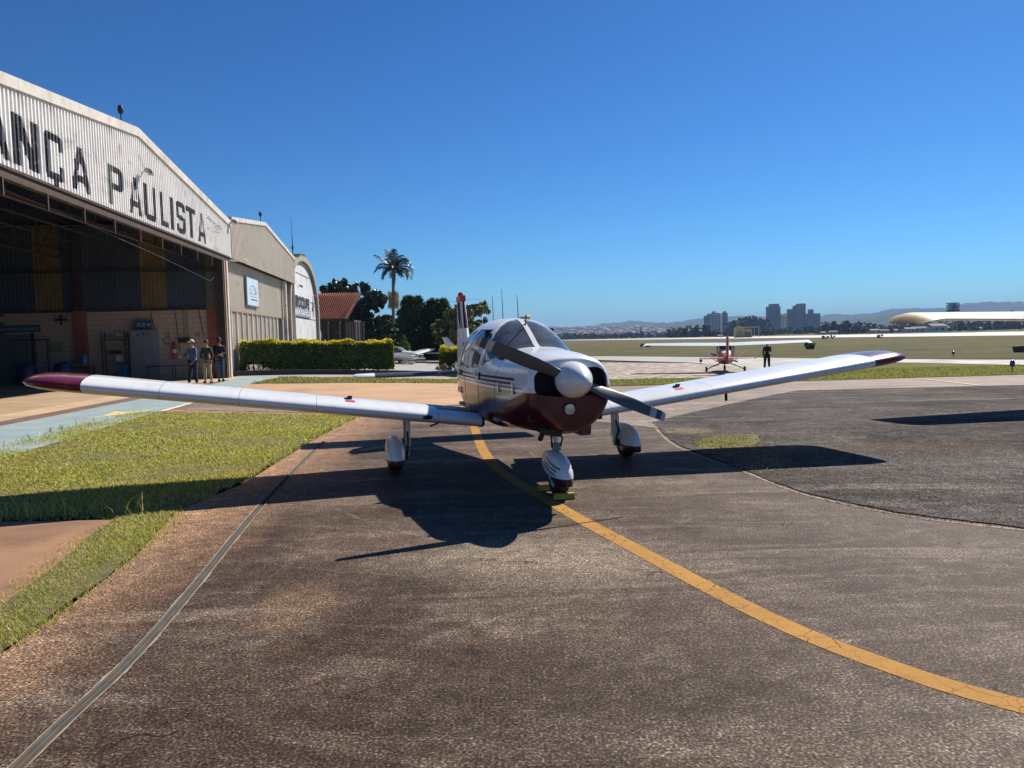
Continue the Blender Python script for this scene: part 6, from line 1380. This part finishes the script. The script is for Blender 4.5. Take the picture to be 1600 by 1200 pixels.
for s in (-1, 1):
    MB().rings([[(-.9-u*.7, s*y, 1.12+v*.05) for u, v in ((0, 0), (.3, 1), (1, 0), (.3, -1))] for y in (.1, 1.6)]).build('stabiliser', m_white, b2p)
    MB().rings([[(2.4-u*1.4, s*y, 1.55+v*.1) for u, v in ((0, 0), (.1, .7), (.35, 1), (1, .1), (.5, -.6), (.1, -.6))] for y in (.3, 4.8)]).build('wing', m_white, b2p, 50)
    MB().bar((1.6, s*1.0, .2), (1.6, s*.4, .7), .03).build('gear_leg', m_white, b2p); MB().rings([[(1.6+r*cos(a), s*1.0+q, .16+r*sin(a)) for a in np.linspace(0, 2*pi, 16, False)] for q, r in ((-.05, .1), (-.04, .16), (.04, .16), (.05, .1))]).build('wheel', m_rub, b2p)
for x in (.0, .35, .6): MB().bar((x, 0, 1.42), (x-.03, 0, 1.72), .01).build('whip_antenna', m_wht, b2p)
t3 = empty('parked_aircraft', 'partly seen low aeroplane whose white wing lies between the two parked ones', 'aeroplane', (-5.2, 64.5, -.45), radians(100))
for s in (-1, 1): MB().rings([[(.2-u*1.4, s*y, .9+y*.05+v*.1) for u, v in ((0, 0), (.1, .7), (.35, 1), (1, .1), (.5, -.6), (.1, -.6))] for y in (.3, 2.6, 2.75)]).build('wing', m_white, t3, 50)
MB().rings([ell(-3.4, .08, .9, 1.1), ell(-1, .4, .6, 1.25), ell(1.2, .42, .6, 1.2), ell(2.1, .2, .7, 1.0)]).build('fuselage', m_lampgrey, t3, 50)
for s in (-1, 1): MB().bar((0, s*.9, .0), (0, s*.8, .9), .04).build('gear_leg', m_lampgrey, t3)
# ---------------------------------------------------------------- people
m_skin = M('skin', (.42, .24, .16), .6); m_hair = M('dark_hair', (.015, .012, .010), .7); m_shoe = M('black_shoes', (.012, .012, .012), .5)
def skin(name, V, E, Rd, m, parent, root=0, sub=2):
    me = bpy.data.meshes.new(name); me.from_pydata(V, E, []); me.update()
    o = link(name, me, parent, None); o.modifiers.new('s', 'SKIN').use_smooth_shade = True
    sv = me.skin_vertices[0].data
    for i, r in enumerate(Rd): sv[i].radius = r if isinstance(r, tuple) else (r, r)
    sv[root].use_root = True
    o.modifiers.new('u', 'SUBSURF').levels = sub; o.modifiers['u'].render_levels = sub
    baked(o); o.data.materials.clear(); o.data.materials.append(m); o.data.shade_smooth(); return o
def person(label, loc, face, arms, legs, shirt, trousers, hat=None, H=1.74, beard=False, lean=0):
    """face: heading (rad) of chest. local x forward, y left. arms: [(elbow,hand)] L,R ; legs: [(knee,foot)] L,R"""
    t = empty('person', label, 'person', loc, face)
    s = H/1.74; v = lambda *p: (p[0]*s, p[1]*s, p[2]*s)
    (eL, hL), (eR, hR) = arms; (kL, fL), (kR, fR) = legs; ln = lean
    V = [v(0, 0, .95), v(ln*.3, 0, 1.15), v(ln*.7, 0, 1.36), v(ln, 0, 1.46), v(ln+.02, 0, 1.54), v(ln+.03, 0, 1.60), v(ln+.02, 0, 1.70),
         v(ln*.8, .15, 1.40), v(*eL), v(*hL), v(ln*.8, -.15, 1.40), v(*eR), v(*hR), v(0, .09, .90), v(*kL), v(*fL), v(fL[0]+.16, fL[1]+.02, .04), v(0, -.09, .90), v(*kR), v(*fR), v(fR[0]+.16, fR[1]-.02, .04)]
    E = [(0, 1), (1, 2), (2, 3), (3, 4), (4, 5), (5, 6), (2, 7), (7, 8), (8, 9), (2, 10), (10, 11), (11, 12), (0, 13), (13, 14), (14, 15), (15, 16), (0, 17), (17, 18), (18, 19), (19, 20)]
    R = [(.13, .10), (.13, .10), (.15, .10), (.06, .06), (.056, .056), (.085, .075), (.07, .062), .05, .040, .026, .05, .040, .026, .08, .055, .036, .034, .08, .055, .036, .034]
    skin('body', V, E, [tuple(q*s for q in r) if isinstance(r, tuple) else r*s for r in R], m_skin, t)
    # shirt
    def lerp(a, b, k): return tuple(a[i]+(b[i]-a[i])*k for i in range(3))
    Vs = [V[0], V[1], V[2], lerp(V[2], V[3], .75), V[7], V[8], lerp(V[8], V[9], .86), V[10], V[11], lerp(V[11], V[12], .86), v(0, 0, .87)]
    Es = [(0, 1), (1, 2), (2, 3), (2, 4), (4, 5), (5, 6), (2, 7), (7, 8), (8, 9), (0, 10)]
    Rs = [(.15, .115), (.145, .11), (.155, .115), (.075, .07), .070, .054, .044, .070, .054, .044, (.155, .12)]
    skin('shirt', Vs, Es, [tuple(q*s for q in r) if isinstance(r, tuple) else r*s for r in Rs], shirt, t)
    Vt = [v(0, 0, .93), V[13], V[14], lerp(V[14], V[15], .88), V[17], V[18], lerp(V[18], V[19], .88)]
    skin('trousers', Vt, [(0, 1), (1, 2), (2, 3), (0, 4), (4, 5), (5, 6)], [(.15*s, .12*s), .105*s, .075*s, .062*s, .105*s, .075*s, .062*s], trousers, t)
    for f in (fL, fR): MB().rings([[(f[0]*s+x*s, f[1]*s+w_*s*cos(a), max(.0, (.05+h_*sin(a))*s)) for a in np.linspace(0, 2*pi, 12, False)] for x, w_, h_ in ((-.08, .035, .045), (0, .05, .055), (.12, .05, .045), (.2, .035, .03))]).build('shoe', m_shoe, t, 60)
    hc = Vector(v(ln+.025, 0, 1.64))
    def ellipsoid(c_, rx, ry, rz, z0=-1, n=16, k=10): return [[(c_.x+rx*cos(p_)*cos(a), c_.y+ry*cos(p_)*sin(a), c_.z+rz*sin(p_)) for a in np.linspace(0, 2*pi, n, False)] for p_ in np.linspace(math.asin(z0), pi/2-.02, k)]
    if hat:
        MB().rings(ellipsoid(hc+Vector((-.005, 0, .02)), .118*s, .098*s, .12*s, .05)).build('cap', hat, t, 50)
        MB().rings([[(hc.x+x, hc.y+y, hc.z+z) for y, z in ((-.08*q, .028), (0, .045), (.08*q, .028), (0, .030))] for x, q in ((.07, 1), (.13, 1), (.185, .6))]).build('cap_peak', hat, t)
    else: MB().rings(ellipsoid(hc+Vector((-.015, 0, .01)), .112*s, .092*s, .115*s, -.1)).build('hair', m_hair, t, 50)
    MB().rings(ellipsoid(hc+Vector((-.03, 0, -.01)), .09*s, .092*s, .09*s, -.7)).build('hair', m_hair, t, 50) if hat else None
    # face: nose, eyes, mouth, ears
    fx = hc.x+.082*s
    MB().rings([[(fx+dx, y, hc.z+z) for y, z in ((-.012, -.02), (.012, -.02), (.004, .02), (-.004, .02))] for dx in (-.02, .02)]).build('nose', m_skin, t, bevel=.004)
    for q in (-1, 1):
        MB().bar((fx-.012, q*.03*s, hc.z+.012), (fx+.004, q*.03*s, hc.z+.012), .010, n=8).build('eye', m_hair, t); MB().bar((hc.x-.01, q*.082*s, hc.z), (hc.x-.01, q*.10*s, hc.z), .025, .018).build('ear', m_skin, t)
    MB().box(fx-.015, fx+.003, -.022, .022, hc.z-.052, hc.z-.044).build('mouth', M('lips', (.28, .11, .09), .6), t)
    if beard: MB().rings(ellipsoid(hc+Vector((.012, 0, -.055)), .085*s, .07*s, .05*s, -.95)).build('beard', m_hair, t, 50)
    # hands with five fingers
    for (e_, h_) in ((eL, hL), (eR, hR)):
        e_ = Vector(v(*e_)); h_ = Vector(v(*h_)); d = (h_-e_).normalized(); sd_ = d.cross(Vector((0, 0, 1)));
        if sd_.length < .2: sd_ = Vector((1, 0, 0))
        sd_.normalize(); nn = d.cross(sd_).normalized(); mb = MB()
        V2 = [tuple(h_-d*.01), tuple(h_+d*.05)]; mb.rings([[h_+d*x+sd_*(a*w_)+nn*(b*.016) for a, b in ((1, .6), (0, 1), (-1, .6), (-1, -.6), (0, -1), (1, -.6))] for x, w_ in ((-.02, .026), (.03, .042), (.085, .038))])
        for k, L in enumerate((.066, .078, .072, .055)):
            b0 = h_+d*.082+sd_*(.030-.02*k); m1 = b0+d*L*.5-nn*.008; mb.tube([b0-d*.01, m1, m1+d*L*.35-nn*.025], [.0095, .009, .007], 6)
        b0 = h_+d*.01+sd_*.03; mb.tube([b0, b0+sd_*.028+d*.03, b0+sd_*.03+d*.062-nn*.01], [.013, .011, .008], 6); mb.build('hand', m_skin, t, 50)
    return t
def toward(x, y, dx=0, dy=0): return atan2(-y+dy, -x+dx)
m_bshirt = M('blue_shirt', (.045, .115, .27), .85, 0, .15, 6, .3, 20); m_navy = M('navy_trousers', (.012, .02, .05), .85, 0, .2, 6); m_vest = M('dark_quilted_jacket', (.03, .045, .055), .8, 0, .3, 12); m_khaki = M('khaki_trousers', (.40, .33, .24), .85, 0, .12, 5); m_bsh = M('black_jumper', (.008, .009, .012), .85); m_jean = M('blue_jeans', (.05, .09, .14), .85, 0, .3, 8, dirt=((.22, .28, .32), 5, .55, .7)); m_cap = M('pale_cap', (.50, .47, .40), .8)
p1 = Vector((-12.5, 30.0)); a1 = toward(*p1)-.75
person('man in blue shirt, navy trousers and pale cap, gesturing in front of the hangar', (p1.x, p1.y, .0), a1, [((.12, .24, 1.13), (.22, .16, .90)), ((.12, -.25, 1.15), (.34, -.22, 1.12))], [((.03, .10, .50), (-.02, .12, .07)), ((.07, -.12, .50), (.10, -.16, .07))], m_bshirt, m_navy, m_cap, 1.80, lean=.03)
p2 = Vector((-12.72, 31.9)); a2 = toward(*p2)-.3
person('man in a dark quilted jacket and khaki trousers standing behind the man in blue', (p2.x, p2.y, .0), a2, [((.02, .23, 1.12), (.10, .20, .88)), ((.05, -.22, 1.12), (.16, -.12, .95))], [((.05, .10, .50), (-.06, .13, .07)), ((.02, -.09, .50), (.0, -.10, .07))], m_vest, m_khaki, None, 1.80)
p3 = Vector((-12.65, 33.1)); a3 = toward(*p3)+.15
man3 = person('bearded man in black jumper and blue jeans holding his hands together by the post', (p3.x, p3.y, .0), a3, [((.04, .22, 1.14), (.22, .05, 1.10)), ((.04, -.22, 1.14), (.24, -.02, 1.05))], [((.03, .09, .50), (.0, .10, .07)), ((.06, -.08, .50), (.05, -.06, .07))], m_bsh, m_jean, m_hair, 1.88, True)
m_dc = M('dark_jacket', (.012, .016, .024), .85); m_dtr = M('black_trousers', (.010, .012, .018), .85)
p4 = Vector((15.75, 47)); person('man in dark clothes seen from behind, standing by the wing of the red finned plane', (p4.x, p4.y, -.86), toward(*p4)+pi+.1, [((.02, .21, 1.14), (.06, .19, .90)), ((.08, -.22, 1.16), (.24, -.12, 1.26))], [((.02, .12, .50), (.0, .14, .07)), ((.02, -.11, .50), (-.02, -.13, .07))], m_dc, m_dtr, None, 1.84)
# black shoulder bag of the man by the post
bg_ = empty('shoulder_bag', 'dark bag at the hip of the man in the black jumper', 'bag', (p3.x-.22, p3.y-.02, .78), 0); MB().box(-.06, .06, -.14, .14, 0, .26).build('pouch', m_darkp, bg_, bevel=.03)
MB().tube([(0, -.10, .24), (.12, -.08, .55), (.22, -.05, .74)], .012, 6).build('strap', m_darkp, bg_)
# ---------------------------------------------------------------- grass
def inpoly(x, y, P):
    c_ = np.zeros(len(x), bool); n = len(P); j = n-1
    for i in range(n):
        xi, yi = P[i]; xj, yj = P[j]
        k = ((yi > y) != (yj > y)) & (x < (xj-xi)*(y-yi)/(yj-yi+1e-12)+xi); c_ ^= k; j = i
    return c_
def grassblades(name, label, poly, dens, hgt, m, seed, fall=None, wd=.006, cat='grass', dz=0.0, edge=0.0, tuft=None):
    r = np.random.default_rng(seed); P = np.array(poly); x0, y0 = P.min(0); x1, y1 = P.max(0); n = int((x1-x0)*(y1-y0)*dens)
    x = x0+(x1-x0)*r.random(n); y = y0+(y1-y0)*r.random(n); k = inpoly(x+edge*r.normal(0, 1, n), y+edge*r.normal(0, 1, n), poly)
    cl = np.sin(x*2.3+np.sin(y*1.7)*1.5)*np.sin(y*2.9+np.sin(x*2.1)*1.3)+.6*np.sin(x*7+y*3)*np.sin(y*6-x*2)
    k &= r.random(n) < np.clip(.78+.3*cl, .45, 1)
    if fall is not None: k &= r.random(n) < np.clip(fall/np.hypot(x, y), .0, 1)**1.2
    x = x[k]; y = y[k]; n = len(x); z = gz(x, y)+dz
    a = r.random(n)*2*pi; h = hgt*(.45+.9*r.random(n))*(.85+.3*np.sin(x*1.9)*np.sin(y*2.2)); ln = h*(.25+.75*r.random(n)); sc_ = np.clip(np.hypot(x, y)/7, .8, 2.2); w_ = wd*(.7+.6*r.random(n))*sc_
    b = r.random(n)*2*pi; cx, cy = np.cos(a)*w_, np.sin(a)*w_; lx, ly = np.cos(b)*ln, np.sin(b)*ln
    base = np.stack([x, y, z-.01], 1)
    V = np.stack([base+np.stack([-cx, -cy, 0*x], 1), base+np.stack([cx, cy, 0*x], 1), base+np.stack([lx*.4+cx*.7, ly*.4+cy*.7, h*.65], 1), base+np.stack([lx*.4-cx*.7, ly*.4-cy*.7, h*.65], 1), base+np.stack([lx, ly, h*.95], 1)], 1).reshape(-1, 3)
    i = np.arange(n)*5; F = np.concatenate([np.stack([i, i+1, i+2], 1), np.stack([i, i+2, i+3], 1), np.stack([i+3, i+2, i+4], 1)])
    return tag(link(name, fast_mesh(name, V, F), None, m), label, cat, kind='stuff')
def blade_mat(name, f, sat):
    m, nt, p = newmat(name); g = nt.nodes.new('ShaderNodeNewGeometry')
    def K(c): l = (c[0]+c[1])/2; return tuple((l+(k-l)*sat)*f for k in c)
    r_ = ramp(nt, [(0, K((.17, .19, .03))), (.35, K((.33, .33, .06))), (.7, K((.50, .46, .12))), (.9, K((.62, .54, .22))), (1, K((.68, .58, .32)))]); nt.links.new(g.outputs['Random Per Island'], r_.inputs[0])
    cc = mix(nt, maprange(nt, noise(nt, .7, 5, .65), .4, .68, 0, .45), r_.outputs[0], K((.32, .36, .045))); cc = mix(nt, maprange(nt, noise(nt, 1.9, 5, .7), .48, .66, 0, .65), cc, K((.52, .44, .18)))
    nt.links.new(cc, p.inputs['Base Color']); p.inputs['Roughness'].default_value = .5; p.inputs['Specular IOR Level'].default_value = .35
    tl = nt.nodes.new('ShaderNodeBsdfTranslucent'); nt.links.new(mix(nt, 1, cc, (1.25, 1.25, .6), 'MULTIPLY'), tl.inputs[0]); ms = nt.nodes.new('ShaderNodeMixShader'); ms.inputs[0].default_value = .38
    nt.links.new(p.outputs[0], ms.inputs[1]); nt.links.new(tl.outputs[0], ms.inputs[2]); nt.links.new(ms.outputs[0], nt.nodes['Material Output'].inputs[0]); return m
m_gr = blade_mat('grass_blades', 1.12, .92); m_gr2 = blade_mat('verge_blades', .72, .78)
LAWN = [(-9.05, 18.4), (-7.04, 17.75), (-3.3, 16.1), (-3.28, 14), (-3.30, 11.95), (-3.17, 10), (-3.08, 8.43), (-3.14, 7.5), (-3.2, 7.0), (-3.4, 6.86), (-4.7, 6.9), (-9.6, 6.8), (-8.1, 12), (-8.75, 15.5)]
STRIP = [(-3.22, 7.1), (-3.0, 6.2), (-2.86, 5.53), (-2.72, 4.51), (-2.64, 3.84), (-2.58, 2.6), (-2.8, 2.6), (-2.95, 3.4), (-3.05, 4.2), (-3.2, 5.0), (-3.36, 5.7), (-3.6, 6.9)]
sheet('lawn_soil', LAWN, .004, m_soil, rough_edge=.12); sheet('lawn_soil', STRIP, .0045, m_soil, rough_edge=.14)
grassblades('lawn_grass', 'bright green mown grass patch under the wing left of the drain', LAWN, 5600, .040, m_gr, 1, 8.5, .0052, edge=.075)
grassblades('strip_grass', 'narrow ragged strip of grass between the slab and the red earth', STRIP, 11500, .042, m_gr, 2, None, .0035, edge=.10)
# taller stalks along the near edge of the lawn
grassblades('tall_grass', 'taller pale grass stalks along the near edge of the lawn', [(-6.2, 7.2), (-3.3, 7.2), (-3.3, 6.88), (-6.2, 6.9)], 420, .24, m_gr, 3, None, .003)
grassblades('tall_grass', 'taller stalks along the edge of the painted walkway', [(-8.3, 12), (-8.85, 15.4), (-9.1, 18.3), (-8.8, 18.3), (-8.5, 15), (-7.9, 12)], 60, .14, m_gr, 4, None, .004)
W1 = [(2.46, 12.24), (2.72, 12.72), (3.12, 12.63), (3.01, 11.95), (2.63, 11.62)]; W2 = [(2.48, 10.21), (2.78, 11.07), (3.15, 11.37), (3.66, 11.34), (3.47, 10.66), (3.15, 10.15), (2.66, 9.94)]; W3 = [(2.7, 9.6), (3.2, 9.42), (3.29, 8.9), (3.12, 8.5), (2.72, 8.02), (2.61, 8.43)]
m_weed = m_gr
sheet('weed_soil', W2, .0118, m_soil, rough_edge=.3)
for i, (W_, d_, l_) in enumerate(((W1, 500, 'sparse weeds on the pale dusty patch at the pavement crack'), (W2, 2600, 'low yellow green weed mat at the edge of the old asphalt'), (W3, 1300, 'dark weeds growing in the wing shadow at the asphalt edge'))): grassblades('weeds', l_, W_, d_, .03, m_gr2, 20+i, None, .005, dz=.010, edge=.13, cat='weeds')
# verge blades, coarser
V1 = [(-10.6, 30.8), (-11.0, 36.3), (-5, 37.3), (5.2, 41.4), (13, 40.1), (19, 46), (31, 46.2), (36, 38.5), (23.3, 34.9), (17, 34.1), (4.3, 32.7), (-2.28, 34.0)]
grassblades('verge_grass', 'rough grass verge between the apron and the cobbled area', V1, 170, .10, m_gr2, 30, None, .008, dz=.02)
# small stones and debris on the near asphalt
mb = MB(); rr = random.Random(3)
for i in range(260):
    y = 2.2+8*rr.random()**1.6; x = rr.uniform(-1.9, 4.6)*(y/5 if y > 5 else 1)
    if x < -1.9: continue
    s = rr.uniform(.0015, .0045)*(1+y/9); z = .001+(.015 if x > 2.6 and y > 8 else 0); a = rr.uniform(0, 6); P = [(x+s*cos(a+k*1.57)*rr.uniform(.7, 1.3), y+s*sin(a+k*1.57)*rr.uniform(.7, 1.3), z) for k in range(4)]
    mb.add(P+[(x, y, z+s*.9)], [(0, 1, 4), (1, 2, 4), (2, 3, 4), (3, 0, 4)])
tag(mb.build('gravel_chips', M('pale_chip', (.5, .45, .38), .8, 0, .3, 50)), 'loose pale stone chips scattered over the asphalt', 'gravel', kind='stuff')
# pale worn rim where the old asphalt ends
rim = smooth_pts([(2.44, 13.4), (2.24, 10.55), (2.55, 8.29), (2.71, 7.14), (3.14, 6.26), (3.81, 5.64), (7, 3.28), (14, -.3)], 10)
line('worn_edge', rim, .05, .0025, M('worn_tan_edge', (.30, .20, .14), .9, 0, .35, 5, dirt=((.12, .085, .065), 2.5, .45, .6)))
# crumbled rim of the old asphalt
mb = MB(); EP = smooth_pts([(2.48, 13.4), (2.27, 10.55), (2.58, 8.31), (2.74, 7.17), (3.17, 6.30), (3.84, 5.69), (6.0, 4.1)], 40)
for (x, y) in EP:
    for k in range(4):
        s = rr.uniform(.003, .010); px_, py_ = x+rr.gauss(0, .045), y+rr.gauss(0, .04); z = .004; a = rr.uniform(0, 6); P = [(px_+s*cos(a+q*1.257)*rr.uniform(.6, 1.3), py_+s*sin(a+q*1.257)*rr.uniform(.6, 1.3), z) for q in range(5)]
        mb.add(P+[(px_, py_, z+s*.4)], [(0, 1, 5), (1, 2, 5), (2, 3, 5), (3, 4, 5), (4, 0, 5)])
tag(mb.build('asphalt_crumbs', m_old), 'crumbled asphalt edge where the old apron meets the red one', 'gravel', kind='stuff')
# ---------------------------------------------------------------- air
hm, nt, p = newmat('haze_air'); nt.nodes.remove(p); pv = nt.nodes.new('ShaderNodeVolumePrincipled'); pv.inputs['Color'].default_value = (.38, .60, 1, 1); pv.inputs['Density'].default_value = HAZE = .00016; pv.inputs['Anisotropy'].default_value = 0
nt.links.new(pv.outputs[0], nt.nodes['Material Output'].inputs['Volume'])
hz = MB().box(-9500, 9500, -3200, 8600, -4, 205).build('haze', hm); hz['kind'] = 'stuff'
